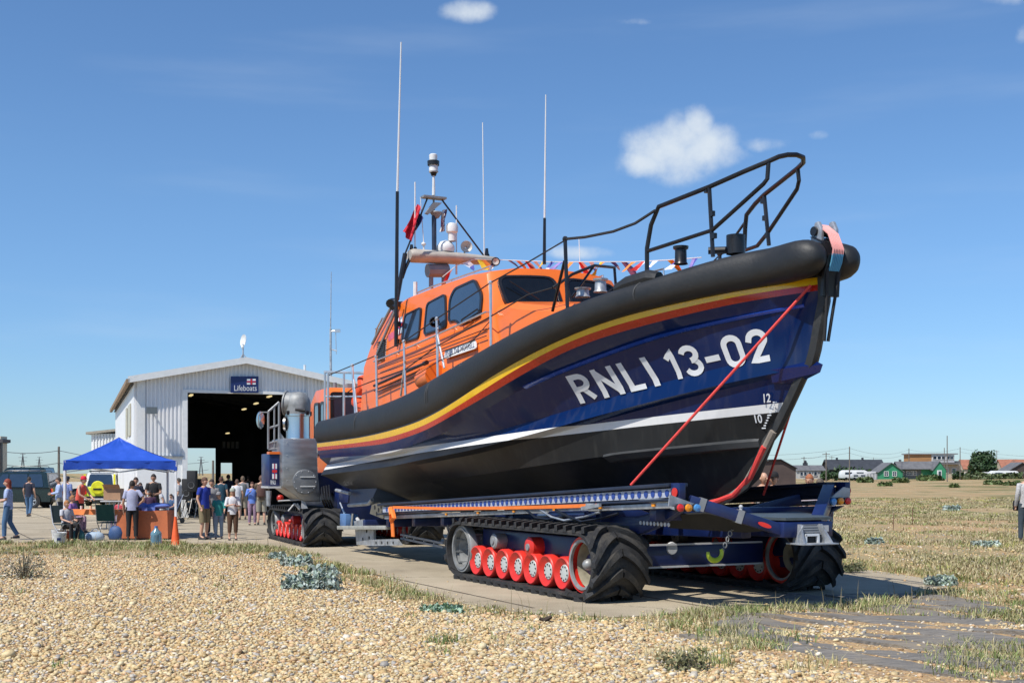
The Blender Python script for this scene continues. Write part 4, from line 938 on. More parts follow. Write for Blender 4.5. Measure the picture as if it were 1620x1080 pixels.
# bunting
fc=[mat('b_'+n,c,.75) for n,c in(('red',(.65,.03,.03)),('white',(.75,.75,.78)),('yellow',(.75,.5,.03)),('blue',(.08,.1,.4)),('violet',(.3,.22,.5)),('orange',(.75,.25,.05)))]
bunt=thing('bunting',(0,0,0),'string of small coloured signal flags from the mast along the boat to the bow','bunting')
line=[(700,438,-.4),(722,420,-.2),(750,410,.4),(796,411,.8),(870,414,.8),(935,414,.8),(1000,414,.85),(1060,411,.85),(1110,407,.8)]
pts=[BR@ (S(px,py,-9.0) if px<780 else B(px,py,l)) for px,py,l in line]
q=MB();q.tube(pts,.008,5);q.build('line',white,bunt)
cum=[0]
for a,b in zip(pts[:-1],pts[1:]):cum.append(cum[-1]+(b-a).length)
def along(d):
    for i in range(len(pts)-1):
        if d<=cum[i+1]: return pts[i].lerp(pts[i+1],(d-cum[i])/(cum[i+1]-cum[i]))
    return pts[-1]
d=.15;k=0;drn=(pts[-1]-pts[0]).normalized()
while d<cum[-1]-.2:
    p=along(d);p2=along(d+.2);ln=random.uniform(.15,.26);sw_=random.uniform(-.12,.12);q=MB();ci=k%6
    w0=Vector((random.uniform(-.06,.06),random.uniform(-.06,.06),0))
    p2=p.lerp(p2,.85);r0=[p,p.lerp(p2,.5),p2];r1=[p+Vector((sw_,0,-ln*.55))+w0,p.lerp(p2,.5)+Vector((sw_,.05,-ln*.5)),p2+Vector((sw_*1.2-.02,0,-ln*.45))];r2=[p+Vector((sw_*1.8,0,-ln))+w0*2,p.lerp(p2,.4)+Vector((sw_*1.9,.03,-ln*.95)),p2.lerp(p,.4)+Vector((sw_*1.8,0,-ln*.85))]
    q.loft([r0,r1,r2],closed=False);q.m=[0,0,1,1] if k%2 else [0,1,0,1];q.build('flag',[fc[ci],fc[(ci*2+1)%6]],bunt);d+=random.uniform(.3,.42);k+=1
# ================================================================== CARRIAGE AND TRACTOR
class Fr:
    def __init__(s,o,h):
        s.o=Vector((o[0],o[1],0));s.f=Vector((math.sin(h),-math.cos(h),0));s.l=Vector((math.cos(h),math.sin(h),0));s.rz=math.atan2(s.f.y,s.f.x)
    def loc(s,p): d=Vector(p)-s.o;return Vector((d.dot(s.f),d.dot(s.l),p[2]))
    def _h(s,px,py,n,d):
        r=Vector(((px-CX)/F_,1,(HZ-py)/F_));c=Vector((0,0,HC));t=(d-n.dot(c-s.o))/n.dot(r);return s.loc(c+r*t)
    def S(s,px,py,k): return s._h(px,py,s.f,k)
    def B(s,px,py,k): return s._h(px,py,s.l,k)
def trackpath(s0,s1,r,zc,n=14):
    P=[]
    L_=s1-s0
    per=2*L_+2*math.pi*r
    def at(d):
        d%=per
        if d<L_: return (s0+d,zc+r,1,0,0,1,0)          # top, going forward: s,z,ts,tz,ns,nz
        d-=L_
        if d<math.pi*r:
            a=d/r;return (s1+r*math.sin(a),zc+r*math.cos(a),math.cos(a),-math.sin(a),math.sin(a),math.cos(a),1)
        d-=math.pi*r
        if d<L_: return (s1-d,zc-r,-1,0,0,-1,0)
        d-=L_;a=d/r;return (s0-r*math.sin(a),zc-r*math.cos(a),-math.cos(a),math.sin(a),-math.sin(a),-math.cos(a),1)
    return at,per
_lug={}
def lugmesh(r,w,bent,hand):
    k=(round(r,3),round(w,3),bent,hand)
    if k in _lug:return _lug[k]
    q=MB();rings=[];N=6
    for i in range(N+1):
        u=i/N;b=hand*(.015+(w/2-.005)*u);t=.40*(.45*u+.55*u*u);th=.048*(1-.25*u);h=.075*(1-.15*u)
        ring=[]
        for dt,dn in((-th*1.3,-.02),(-th,h),(th,h),(th*1.3,-.02)):
            tt=t+dt
            if bent: a=tt/r;ring.append(Vector(((r+dn)*math.sin(a),b,(r+dn)*math.cos(a)-r)))
            else: ring.append(Vector((tt,b,dn)))
        rings.append(ring)
    q.loft(rings,caps=True);_lug[k]=q.mesh('tread_lug',rubber,30);return _lug[k]
_wh={}
hubm=mat('hub_grey',(.48,.52,.50),.45,var=.08);rimgrey=mat('rim_grey',(.30,.31,.31),.5,.3,var=.2,dirt=.4,dcol=(.2,.17,.12));beige=mat('muddy_beige',(.30,.27,.19),.7,var=.25,vs=9)
def track(parent,s0,s1,r,zc,latc,w,nroad,sr0,sr1,rr,frame_m=navy):
    at,per=trackpath(s0,s1,r,zc)
    b=MB();rings=[]
    N=72
    for i in range(N):
        s,z,ts,tz,ns,nz_,_=at(per*i/N);h=w/2
        ring=[Vector((s+ns*o_,latc+l_,z+nz_*o_)) for l_,o_ in((-h,-.055),(-h,-.01),(-h+.02,0),(h-.02,0),(h,-.01),(h,-.055),(h*.15,-.05),(h*.12,-.10),(-h*.12,-.10),(-h*.15,-.05))];rings.append(ring)
    rings.append(rings[0]);b.loft(rings);belt=b.build('track_belt',rubber,parent,ang=30)
    n=int(per/.25)
    for i in range(n):
        d=per*i/n;s,z,ts,tz,ns,nz_,bent=at(d)
        _,_,_,_,_,_,b2=at(d+.12)
        for hand in(-1,1):
            me=lugmesh(r,w,bool(bent or b2),hand)
            o=meshobj('tread_lug',me,belt);ang=math.atan2(-tz,ts)
            o.location=(s,latc,z);o.rotation_euler=(0,ang,0)
    # road wheels
    rw=MB();hw=w*.40
    prof=[(-hw+.06,.0),(-hw+.06,.09),(-hw+.055,.14),(-hw+.015,rr*.80),(-hw,rr*.90),(-hw+.01,rr*.97),(-hw+.03,rr),(hw-.03,rr),(hw-.01,rr*.97),(hw,rr*.9),(hw-.015,rr*.80),(hw-.055,.14),(hw-.06,.09),(hw-.06,0)]
    rw.lathe(prof,(0,0,0),(0,1,0),28);rme=rw.mesh('road_wheel',red,40)
    hme={}
    for sg in(-1,1): hc=MB();hc.lathe([(sg*(hw-.045),.0),(sg*(hw-.045),.118),(sg*(hw-.06),.125)],(0,0,0),(0,1,0),20);hme[sg]=hc.mesh('hub',hubm,30)
    bo=MB()
    for sg in(-1,1):
        for k in range(9):
            a=2*math.pi*k/9;bo.lathe([(sg*(hw-.043),.012),(sg*(hw-.035),.012),(sg*(hw-.035),0)],(.095*math.cos(a),0,.095*math.sin(a)),(0,1,0),6)
    bme=bo.mesh('hub_bolts',dark,30)
    for i in range(nroad):
        s=sr0+(sr1-sr0)*i/(nroad-1);o=meshobj('road_wheel',rme,parent);o.location=(s,latc,zc-r+.055+rr)
        bb=stuff(meshobj('hub_bolts',bme,o));bb.rotation_euler=(0,i*.5,0)
        for sg in(-1,1): meshobj('hub',hme[sg],o)
    for s,m_,q_ in((s0+(s1-s0)*.60,red,.15),(s0+(s1-s0)*.30,rimgrey,.12)):
        t=MB();t.lathe([(-hw,.03),(-hw,q_*.8),(-hw+.02,q_),(hw-.02,q_),(hw,q_*.8),(hw,.03)],(s,latc,zc+r-.10-q_-.05),(0,1,0),20);o=t.build('return_roller',m_,parent,ang=40)
        t=MB();t.lathe([(-hw-.02,.0),(-hw-.02,.05),(-hw+.02,.06)],(s,latc,zc+r-.10-q_-.05),(0,1,0),12);t.build('hub',grey,o)
    # end wheels
    for s,isdrive in((s1,1),(s0,0)):
        R_=r-.06
        for l_ in(-hw,hw):
            sg=-1 if l_<0 else 1
            t=MB();t.lathe([(0,R_-.055),(sg*.0,R_-.01),(sg*-.02,R_),(-sg*.12,R_),(-sg*.12,R_-.05),(0,R_-.055)],(s,latc+l_,zc),(0,1,0),36)
            o=t.build('drive_wheel' if isdrive else 'idler_wheel',red if isdrive else rimgrey,parent,ang=40)
            t=MB();t.lathe([(sg*.012,R_-.085),(sg*.015,R_-.05),(-sg*.03,R_-.05),(-sg*.03,R_-.085),(sg*.012,R_-.085)],(s,latc+l_,zc),(0,1,0),36);t.build('rim',rimgrey,o,ang=40)
        bars=MB()
        for k in range(0 if isdrive else 10):
            a=2*math.pi*k/10+.2;bars.bar((s+(R_-.07)*math.cos(a),latc-hw+.02,zc+(R_-.07)*math.sin(a)),(s+(R_-.07)*math.cos(a),latc+hw-.02,zc+(R_-.07)*math.sin(a)),.03,.03)
        if not isdrive: stuff(bars.build('wheel_bars',rimgrey,parent))
        t=MB();sg=-1 if latc<0 else 1
        t.lathe([(sg*hw*.7,R_-.07),(sg*hw*.2,R_-.09),(-sg*.12,R_*.6),(-sg*.10,.14),(-sg*.02,.12),(sg*.06,.10),(sg*.10,.0)],(s,latc,zc),(0,1,0),24)
        for k in range(5):
            a=2*math.pi*k/5+.6;c,s_=math.cos(a),math.sin(a);t.bar((s+.1*c,latc+sg*hw*.3,zc+.1*s_),(s+(R_-.06)*c,latc+sg*hw*.3,zc+(R_-.06)*s_),.07,.03,up=(0,1,0))
        o=t.build('wheel_web',beige if isdrive else rimgrey,parent,ang=40)
        if isdrive:
            t=MB();t.lathe([(sg*.05,.12),(sg*.17,.15),(sg*.21,.15),(sg*.22,.11),(sg*.22,0)],(s,latc,zc),(0,1,0),16);t.build('hub_flange',navy,o);t=MB();t.sph((s,latc+sg*.25,zc),(.08,.09,.08),12,8);t.build('hub_nut',rimgrey,o)
    t=MB();t.box(((s0+s1)/2,latc,zc+.10),((s1-s0)*.80,w*.34,r*1.1));t.box(((s0+s1)/2,latc,zc-.1),((s1-s0)*1.0,w*.18,.16));t.build('bogie_frame',frame_m,parent,bev=.02)
    t=MB();t.box((s1-.62,latc+ (-1 if latc<0 else 1)*w*.16,zc+.24),(.14,.012,.07));t.build('data_plate',white,parent)
car=thing('launch_carriage',(BC[0],BC[1],0),'navy tracked carriage with red road wheels carrying the lifeboat','boat carriage',rz=BOATROT)
track(car,-4.52,-.50,.455,.50,-1.70,.88,7,-3.97,-1.09,.24)
track(car,-4.52,-.50,.455,.50,1.70,.88,7,-3.97,-1.09,.24)
def zt(s): return 1.64+.047*(s-1.23)
ovw=mat('web_plate_white',(.42,.45,.53),.45,var=.15);ovb=mat('oval_blue',(.02,.06,.28),.5)
for sg in(-1,1):
    xe=0 if sg<0 else -.50
    q=MB();q.bar((-9.6,sg*1.50,zt(-9.6)-.03),(1.0+xe,sg*1.50,zt(1.0)-.03),.30,.05);q.bar((-9.6,sg*1.52,zt(-9.6)-.22),(1.0+xe,sg*1.52,zt(1.0)-.22),.26,.035);q.bar((-9.6,sg*1.45,zt(-9.6)-.12),(1.0+xe,sg*1.45,zt(1.0)-.12),.10,.16);q.build('side_rail',mat('rail_dark_blue',(.014,.022,.045),.5,var=.3,vs=2,dirt=.3,dcol=(.05,.048,.045)),car,bev=.008)
    q=MB();q.bar((-9.4,sg*1.595,zt(-9.4)-.13),(.98+xe,sg*1.595,zt(.98)-.13),.014,.115);wb=q.build('web_plate',ovw,car)
    q=MB();n=int(10.25/.165)
    for k in range(n):
        s=.9+xe-k*.165;q.lathe([(0,.0),(0,.046),(-.006,.046)],(s,sg*1.610,zt(s)-.13),(0,sg,0),12)
    stuff(q.build('web_ovals',ovb,wb))
    q=MB();q.box((1.10+xe,sg*1.57,zt(1.12)-.11),(.20,.10,.20));c=q.build('rail_end',navy,car,bev=.015);q=MB();q.lathe([(0,.06),(.012,.06),(.014,0)],(1.12+xe,sg*1.632,zt(1.12)-.13),(0,sg,0),14);q.build('reflector',red,c)
    q=MB();q.bar((-9.3,sg*1.56,zt(-9.3)-.29),(1.0+xe,sg*1.56,zt(1.0)-.29),.09,.07);q.build('lower_angle',galv,car,bev=.006)
    for k in range(6):
        s=.6-k*1.35;q=MB();q.box((s,sg*1.615,zt(s)-.275),(.07,.02,.04));q.build('marker_lamp',mat('lamp_amber',(.8,.28,.01),.3),car)
for k in range(9):
    s=.4-k*1.4;q=MB();q.bar((s,-1.5,zt(s)-.40),(s,1.5,zt(s)-.40),.16,.16);q.build('cross_beam',navy,car,bev=.01)
q=MB()
for l_ in(-.35,.35): q.bar((-11.5,l_,.72),(.9,l_,1.02),.16,.26)
q.build('main_chassis',navy,car,bev=.015)
for k in range(10):
    s=-.4-k*1.05;q=MB();q.lathe([(-.16,.05),(-.12,.075),(0,.06),(.12,.075),(.16,.05)],(s,0,ip(s,KL)-.11),(0,1,0),12);q.build('keel_roller',rubber,car)
for s,l0,l1 in((-.95,-1.25,1.25),(-4.2,-1.25,1.25)):
    q=MB();q.box((s,0,.56),(.34,l1-l0,.30));q.build('axle_beam',navy,car,bev=.02)
    for zz in(.72,.40):
        q=MB();q.bar((s+.19,-1.2,zz),(s+.19,1.2,zz),.03,.025);q.build('trim_bar',lgrey,car)
q=MB();c=S(1064,867,-.76);q.lathe([(0,.0),(0.0,.03),(.0,.085),(-.03,.095)],c,(1,0,0),18);q.build('winch_disc',lgrey,car)
for sg in(-1,1):
    q=MB();q.prism([(-3.6,sg*1.35,1.02),(-.2,sg*1.35,1.16),(.5,sg*1.35,1.28),(.9,sg*1.35,1.30),(.2,sg*1.35,1.02),(-.4,sg*1.35,.86),(-3.2,sg*1.35,.80)],(0,-sg*.12,0));q.build('side_plate',navy,car,bev=.01)
    q=MB();
    for k in range(9): q.lathe([(0,.028),(.01,.028),(.01,0)],(-.1+k*.085,sg*1.36,1.075),(0,sg,0),8)
    q.build('bolt_row',lgrey,car)
    # hydraulic hoses and rams over the track
    q=MB();q.cyl((-2.2,sg*1.62,1.12),(-1.1,sg*1.62,1.16),.06,n=10);q.build('hydraulic_ram',navy,car);q=MB();q.cyl((-2.6,sg*1.62,1.10),(-2.2,sg*1.62,1.12),.03,n=8);q.build('ram_rod',alu,car)
    for j in range(3):
        q=MB();q.tube([(-2.9+.5*j,sg*1.7,1.20),(-2.5+.5*j,sg*1.72,1.07+.03*j),(-2.1+.5*j,sg*1.72,1.06),(-1.6+.5*j,sg*1.66,1.13),(-1.3+.5*j,sg*1.6,1.2)],.018,6);q.build('hose',black if j!=1 else galv,car)
# front arms, coupling head, lamp clusters
def beam(name,p,q_,w_,h_,m=navy,bev=.012,up=(0,0,1)):
    b=MB();b.bar(p,q_,w_,h_,up);return b.build(name,m,car,bev=bev)
a=Vector((1.12,-1.42,1.40));hd=Vector((1.62,-.32,1.02));arm=beam('front_arm',a,hd,.15,.15)
q=MB();m_=a.lerp(hd,.72);dr=(hd-a).normalized();sidev=Vector((dr.y,-dr.x,0));
q.tube([a.lerp(hd,.55)+Vector((0,0,.0)),a.lerp(hd,.55)+Vector((0,0,.12))],.02,8);q.sph(a.lerp(hd,.55)+Vector((0,0,.13)),.028,8,5);q.build('arm_pin',lgrey,arm)
for t in(.13,.53):
    q=MB();c=a.lerp(hd,t);q.bar(c-dr*.04,c+dr*.04,.17,.17);q.build('arm_clamp',grey,arm)
q=MB();c=a.lerp(hd,.80)+Vector((.085*abs(sidev.x)+.02,-.07,0));pp=[c+dr*.09*math.cos(x)+Vector((0,0,.03*math.sin(x))) for x in [2*math.pi*k/12 for k in range(12)]];q.prism(pp,(.02,-.012,0));q.build('reflector',red,arm)
a2=Vector((.62,1.42,1.42));hd2=Vector((1.45,.34,1.02));beam('front_arm',Vector((.55,1.36,1.5)),hd2,.16,.20)
beam('rear_diagonal',Vector((-.6,.25,1.06)),Vector((-.1,1.38,1.38)),.10,.14)
beam('rear_diagonal',Vector((-.6,-.25,1.06)),Vector((-.1,-1.38,1.34)),.10,.14)
q=MB();q.box((1.58,.0,1.03),(.30,.80,.20));head=q.build('coupling_head',navy,car,bev=.02)
q=MB();q.prism([(.55,-.75,1.16),(1.72,-.36,1.15),(1.72,.40,1.15),(.55,.8,1.18)],(0,0,.035));q.build('head_deck',mat('deck_plate_grey',(.06,.075,.08),.45,var=.2),car)
q=MB();q.box((1.735,.27,1.04),(.01,.10,.08));q.build('data_plate',lgrey,head)
bk=MB();bk.box((1.80,0,.855),(.36,.56,.02));br_=bk.build('tow_bracket',galv,car,bev=.003)
for sg in(-1,1):
    q=MB();q.prism([(1.64,sg*.16,.865),(1.92,sg*.21,.865),(1.78,sg*.15,1.10),(1.70,sg*.15,1.10)],(0,sg*.03,0));q.prism([(1.80,sg*.18,.866),(1.80,sg*.25,.866),(1.80,sg*.25,.96),(1.80,sg*.16,1.09)],(.02,0,0));q.build('bracket_cheek',galv,br_)
q=MB();q.prism([(1.78,-.15,.97),(1.78,.15,.97),(1.70,.15,1.12),(1.70,-.15,1.12)],(.015,0,0));
for k in range(4): q.bar((1.785-.018*k,-.13,1.0+.03*k),(1.785-.018*k,.13,1.0+.03*k),.02,.012)
q.build('bracket_face',grey,br_)
for b_ in(((1.80,-.11,.866),(1.80,-.11,.965)),((1.80,.09,.866),(1.80,.09,.965)),((1.80,-.12,.965),(1.80,.10,.965))):
    q=MB();q.bar(*b_,.03,.03,up=(1,0,0));q.build('socket_frame',white,br_)
q=MB();q.box((1.74,-.01,.915),(.06,.17,.09));q.build('socket',dark,br_)
lampm={'red':mat('lamp_red',(.7,.02,.02),.25,coat=.5),'amber':mat('lamp_orange',(.85,.3,.01),.25,coat=.5),'blue':mat('lamp_blue',(.08,.28,.6),.25,coat=.5)}
for sk,sp in((1.30,((1076,803,'red'),(1089,803,'amber'),(1102.5,803,'blue'))),(.92,((1318,793,'blue'),(1329.5,792,'amber'),(1341,792,'red')))):
    for px,py,cn in sp:
        c=S(px,py,sk);q=MB();q.lathe([(-.05,.052),(.0,.054)],c,(1,0,0),16);hs=q.build('lamp_housing',black,car);q=MB();q.lathe([(0,.050),(.025,.045),(.035,.0)],c,(1,0,0),16);q.build('lamp_lens',lampm[cn],hs)
    lo=S(sp[0][0]-2,sp[0][1]-9,sk-.06);hi=S(sp[2][0]+6,sp[2][1]-8,sk-.06)
    q=MB()
    if sk>1: q.prism([S(1060,782,sk-.08),S(1106,799,sk-.08),S(1106,808,sk-.08),S(1072,802,sk-.08),S(1058,800,sk-.08)],(-.02,0,0))
    else: q.prism([S(1313,788,sk-.08),S(1335,770,sk-.08),S(1345,772,sk-.08),S(1344,797,sk-.08),S(1312,799,sk-.08)],(-.02,0,0))
    q.build('lamp_bracket',galv,car)
q=MB();q.prism([B(1000,787,-1.6),B(1065,789,-1.6),B(1067,806,-1.6)],(0,.03,0));q.build('gusset',galv,car)
q=MB();q.prism([B(1118,812,-1.0),B(1225,838,-.4),B(1180,842,-.4),B(1060,835,-1.1),B(1050,815,-1.2)],(0,.0,.02));q.build('under_tray',dark,car)
# chain and hook hanging at the front
hk=MB();c=S(1131,874,1.0);hk.tube([c+Vector((0,.11*math.cos(t),.10*math.sin(t))) for t in [math.pi*(.95+.1*k) for k in range(13)]],[.018,.026,.03,.034,.036,.036,.036,.034,.03,.028,.026,.024,.022],8);hook=hk.build('hook',mat('hook_yellow_green',(.42,.52,.03),.4),car)
for k in range(5):
    q=MB();p=c+Vector((0,.12,.02))+Vector((0,.04,.075))*k;q.tube([p+Vector((0.012*math.cos(x) if k%2 else .0,.02*math.cos(x),.035*math.sin(x))) for x in [2*math.pi*j/8 for j in range(8)]],.009,5,closed=True);q.build('chain_link',grey,hook)
# rear towing gear
q=MB();q.prism([B(560,824,-1.4),B(573,821,-1.4),B(591,836,-1.4),B(591,863,-1.4),B(564,861,-1.4)],(0,.05,0));rb_=q.build('tow_plate',galv,car)
for px,py in((572,834),(580,840),(574,852),(584,850)):
    q=MB();q.lathe([(0,.035),(-.006,.035),(-.006,0)],B(px,py,-1.402),(0,1,0),8);q.build('hole',dark,rb_)
q=MB();q.prism([B(591,853,-1.4),B(627,852,-1.4),B(634,862,-1.4),B(591,863,-1.4)],(0,.05,0));rb_=q.build('tow_bar',galv,car)
for px in(595,604,613,622):
    q=MB();q.lathe([(0,.03),(-.006,.03),(-.006,0)],B(px,858,-1.402),(0,1,0),8);q.build('hole',dark,rb_)
beam('tow_channel',B(537,834,-1.55),B(614,834,-1.45),.12,.08,mat('worn_galv',(.40,.40,.36),.55,.3,dirt=.4),.004)
q=MB();q.prism([B(588,798,-1.5),B(600,795,-1.5),B(624,808,-1.5),B(605,820,-1.5),B(585,812,-1.5)],(0,.04,0));pb=q.build('perforated_plate',mat('muddy_plate',(.16,.15,.12),.6,.3),car)
for px,py in((593,802),(599,806),(605,810),(596,812),(603,801),(610,808)):
    q=MB();q.lathe([(0,.045),(-.006,.045),(-.006,0)],B(px,py,-1.502),(0,1,0),8);q.build('hole',dark,pb)
for a_,b_,r_,m_ in (((552,799),(584,796),.045,galv),((584,796),(589,790),.045,galv),((532,775),(553,780),.04,galv),((545,810),(547,835),.03,alu),((558,812),(556,832),.025,alu),((538,795),(545,812),.02,alu),((565,820),(575,835),.04,lgrey)):
    q=MB();q.cyl(B(*a_,-1.35),B(*b_,-1.35),r_,n=8);q.build('linkage_rod',m_,car)
q=MB();q.box(B(552,822,-1.3),(.4,.3,.28));q.build('valve_block',mat('valve_blue',(.1,.2,.4),.4),car,bev=.02)
q=MB();q.prism([B(535,777,-1.1),B(552,778,-1.1),B(550,795,-1.1),B(538,796,-1.1)],(0,.5,0));q.build('hydraulic_tank',navy,car,bev=.02)
for y0,y1 in((845,859),(851,865)):
    beam('lower_strut',B(635,y0,-1.2),B(702,y1,-1.2),.05,.04,grey,0)
for k in range(4): beam('strut_brace',B(640+k*16,846+k*3.4,-1.2),B(640+k*16,853+k*3.4,-1.2),.05,.05,grey,0)
# orange ratchet strap along the near side
st_=mat('orange_webbing',(.85,.2,.03),.7,var=.1)
def wpt(p): return BR@Vector(p)
q=MB();pts=[B(622,802,-1.72),B(700,804,-1.72),B(800,803,-1.72),B(880,801,-1.72),B(945,799,-1.72)]
q.loft([[p+Vector((0,0,-.026)),p+Vector((0,-.01,-.026)),p+Vector((0,-.01,.026)),p+Vector((0,0,.026))] for p in pts],caps=True);free(q,'ratchet_strap',st_,'bright orange strap stretched along the near side of the carriage under the rail','strap')
q=MB();p=B(618,803,-1.70);q.tube([p,p+Vector((.1,-.02,-.12)),p+Vector((.05,0,-.25)),p+Vector((.25,-.02,-.18)),p+Vector((.1,0,-.05))],.05,6);q.loft([[p+Vector((.0+.02*k,-.01,-.2-.12*k)),p+Vector((.14+.02*k,-.01,-.2-.12*k)),p+Vector((.14+.02*k,.01,-.2-.12*k)),p+Vector((.0+.02*k,.01,-.2-.12*k))] for k in range(4)],caps=True);free(q,'strap_tail',st_,'bunched orange strap end hanging at the rear of the near rail','strap')
q=MB();p=B(935,800,-1.74);q.box(p,(.22,.05,.07));q.bar(p+Vector((-.2,-.03,-.04)),p+Vector((.3,-.03,.02)),.04,.05);free(q,'ratchet_buckle',galv,'metal ratchet buckle at the front end of the orange strap','buckle')
# ------------------------------------------------------------------ launch tractor
TO=toW((-13.9,-1.84,0));TF=Fr((TO.x,TO.y),R(22.2))
tra=thing('launch_tractor',(TO.x,TO.y,0),'tracked launch tractor with orange cab and silver exhaust stack behind the lifeboat','tractor',rz=TF.rz)
track(tra,-4.2,-.45,.40,.44,.45,.90,7,-3.75,-.95,.205,navy)
track(tra,-4.2,-.45,.40,.44,3.0,.90,7,-3.75,-.95,.205,navy)
q=MB();q.box((-2.4,1.75,.95),(3.9,1.7,.7));q.box((-2.6,1.75,1.5),(3.3,2.9,.5));q.build('hull',navy,tra,bev=.03)
ss_=-.55
def ts(px,py,s=ss_): return TF.S(px,py,s)
q=MB();P=[ts(447,693),ts(501,693),ts(503,745),ts(508,793),ts(481,793),ts(447,770)]
q.prism(P,(-1.3,0,0));eb=q.build('exhaust_housing',mat('housing_steel',(.34,.345,.35),.40,.75,var=.2,vs=2,streak=(1,1,5),dirt=.25,dcol=(.2,.19,.17)),tra,bev=.035)
q=MB();c=ts(482,762);q.lathe([(0,.29),(.02,.30),(.045,.29),(.05,.27),(.052,0)],c,(1,0,0),36);cv_=q.build('round_cover',mat('cover_grey',(.22,.23,.24),.5,.5),eb)
for py in(754,769):
    q=MB();q.bar(c+Vector((.06,-.12,(762-py)/66)),c+Vector((.06,.24,(762-py)/66)),.015,.02);q.build('cover_stripe',white,eb)
q=MB()
for k in range(10):
    a=2*math.pi*k/10;q.sph(c+Vector((.05,.26*math.cos(a),.26*math.sin(a))),.013,6,4)
for py in(700,720,740,760): q.sph(ts(454,py)+Vector((.01,0,0)),.012,6,4)
q.build('rivets',galv,eb)
q=MB();c=ts(471.5,693,-.95);ztop=ts(471,655,-.95).z;rr=.285
q.lathe([(-.02,rr*1.02),(0,rr*1.02),(.04,rr),(ztop-c.z-.06,rr),(ztop-c.z-.05,rr*1.08),(ztop-c.z,rr*1.08),(ztop-c.z,rr)],c,(0,0,1),32);q.build('exhaust_pipe',mat('pipe_steel',(.6,.6,.59),.22,1,var=.1,vs=3,streak=(1,1,.3)),eb,ang=30)
q=MB();c2=Vector((c.x,c.y,ztop))
q.lathe([(0,.30),(.22,.30),(.33,.29),(.42,.25),(.50,.18),(.54,.08),(.55,0)],c2,(0,0,1),28);q.lathe([(.05,.26),(.30,.27),(.31,.30),(.34,.30),(.35,.27),(.36,0)],c2+Vector((0,.02,.24)),(-.5,-.86,.1),28);q.build('exhaust_cowl',mat('cowl_grey',(.27,.28,.28),.6,.35,var=.25,vs=7,dirt=.4),eb,ang=40)
q=MB()
for a in(.6,1.7,2.6,3.6,5.2): q.box(c2+Vector((.31*math.cos(a),.31*math.sin(a),.02)),(.06,.06,.10))
q.tube([c2+Vector((.25,-.12,.10)),c2+Vector((.33,.1,.08))],.04,8);q.build('clamp_lugs',black,eb)
q=MB();q.lathe([(0,.0),(0,.17),(.05,.17),(.06,0)],ts(453,670,-1.0),(-.4,-.9,0),16);q.build('side_flange',steel,eb)
# guard ladder, mirror, flag locker
g=-1.3
def tg(px,py): return TF.S(px,py,g)
q=MB()
for a_,b_ in(((424.5,651),(424.5,710)),((434,644),(434,710)),((441.5,636),(441.5,710)),((424.5,651),(441.5,636)),((424.5,677),(442,672)),((424.5,701),(442,697)),((424.5,711),(443,709))):
    q.tube([tg(*a_),tg(*b_)],.028 if a_[0]!=434 else .022,7)
q.prism([tg(424.5,702),tg(442,698),tg(443,709),tg(424.5,711)],(-.03,0,0));q.prism([tg(442,682),tg(451,694),tg(447,704),tg(442,704)],(-.03,0,0))
q.build('guard_rail',mat('guard_grey',(.3,.31,.32),.45,.4),tra)
q=MB();q.tube([tg(424.5,652),tg(414,652),tg(409,656),tg(409,672),tg(413,678)],.018,6);mi=q.build('mirror_arm',grey,tra);q=MB();c=tg(412,664);q.lathe([(-.04,.0),(-.04,.12),(0,.13)],(0,0,0),(1,0,0),20);q.v=[(v[0]+c.x,v[1]*.85+c.y,v[2]*1.75+c.z) for v in q.v];m2=q.build('mirror_shell',black,mi);q=MB();q.lathe([(.004,.12),(.01,0)],(0,0,0),(1,0,0),20);q.v=[(v[0]+c.x,v[1]*.85+c.y,v[2]*1.75+c.z) for v in q.v];q.build('mirror_glass',mat('mirror',(.6,.65,.7),.05,1,var=.02),mi)
q=MB();P=[ts(426,769,-.9),ts(447,769,-.9),ts(447,717,-.9),ts(426,717,-.9)];q.prism(P,(-1.0,0,0));fl=q.build('flag_locker',navy,tra,bev=.02)
flag_emblem(fl,[ts(430.5,757,-.88),ts(438,757,-.88),ts(438,733,-.88),ts(430.5,733,-.88)],Vector((.006,0,0)))
q=MB();q.prism([ts(426,718,-.87),ts(445,718,-.87),ts(445,714,-.87),ts(426,714,-.87)],(-.3,0,0));q.build('amber_strip',orange,fl)
mapmesh(textmesh('RNLI',1,.02),(lambda u,v,z:ts(428,766,-.885).lerp(ts(436,766,-.885),u).lerp(ts(428,759,-.885).lerp(ts(436,759,-.885),u),v)),'lettering',LW,fl)
q=MB();q.prism([ts(424,772,-.8),ts(446,772,-.8),ts(446,769,-.8),ts(424,769,-.8)],(-.9,0,0));q.build('step_plate',lgrey,tra)
q=MB();q.tube([ts(425,776,-.8),ts(425,800,-.8)],[.07,.05],10);q.build('corner_ram',galv,tra)
q=MB()
for a_,b_ in(((456,808),(466,796)),((466,796),(474,806)),((470,796),(478,808)),((440,792),(476,790))): q.tube([ts(*a_,-.7),ts(*b_,-.7)],.02,6)
q.prism([ts(477,790,-.6),ts(481,790,-.6),ts(488,806,-.6),ts(477,804,-.6)],(-.02,0,0));q.build('track_link_rods',lgrey,tra)
q=MB();q.sph(ts(443,787,-.9),.09,8,6);q.sph(ts(459,824,-1),.05,6,5);q.build('red_caps',red,tra)
q=MB()
for k in range(4): q.tube([ts(508+k*4,770-k,-.6),ts(510+k*4,790,-.4),ts(516+k*4,806,-.5)],.025,6)
q.build('hose_bundle',black,tra)
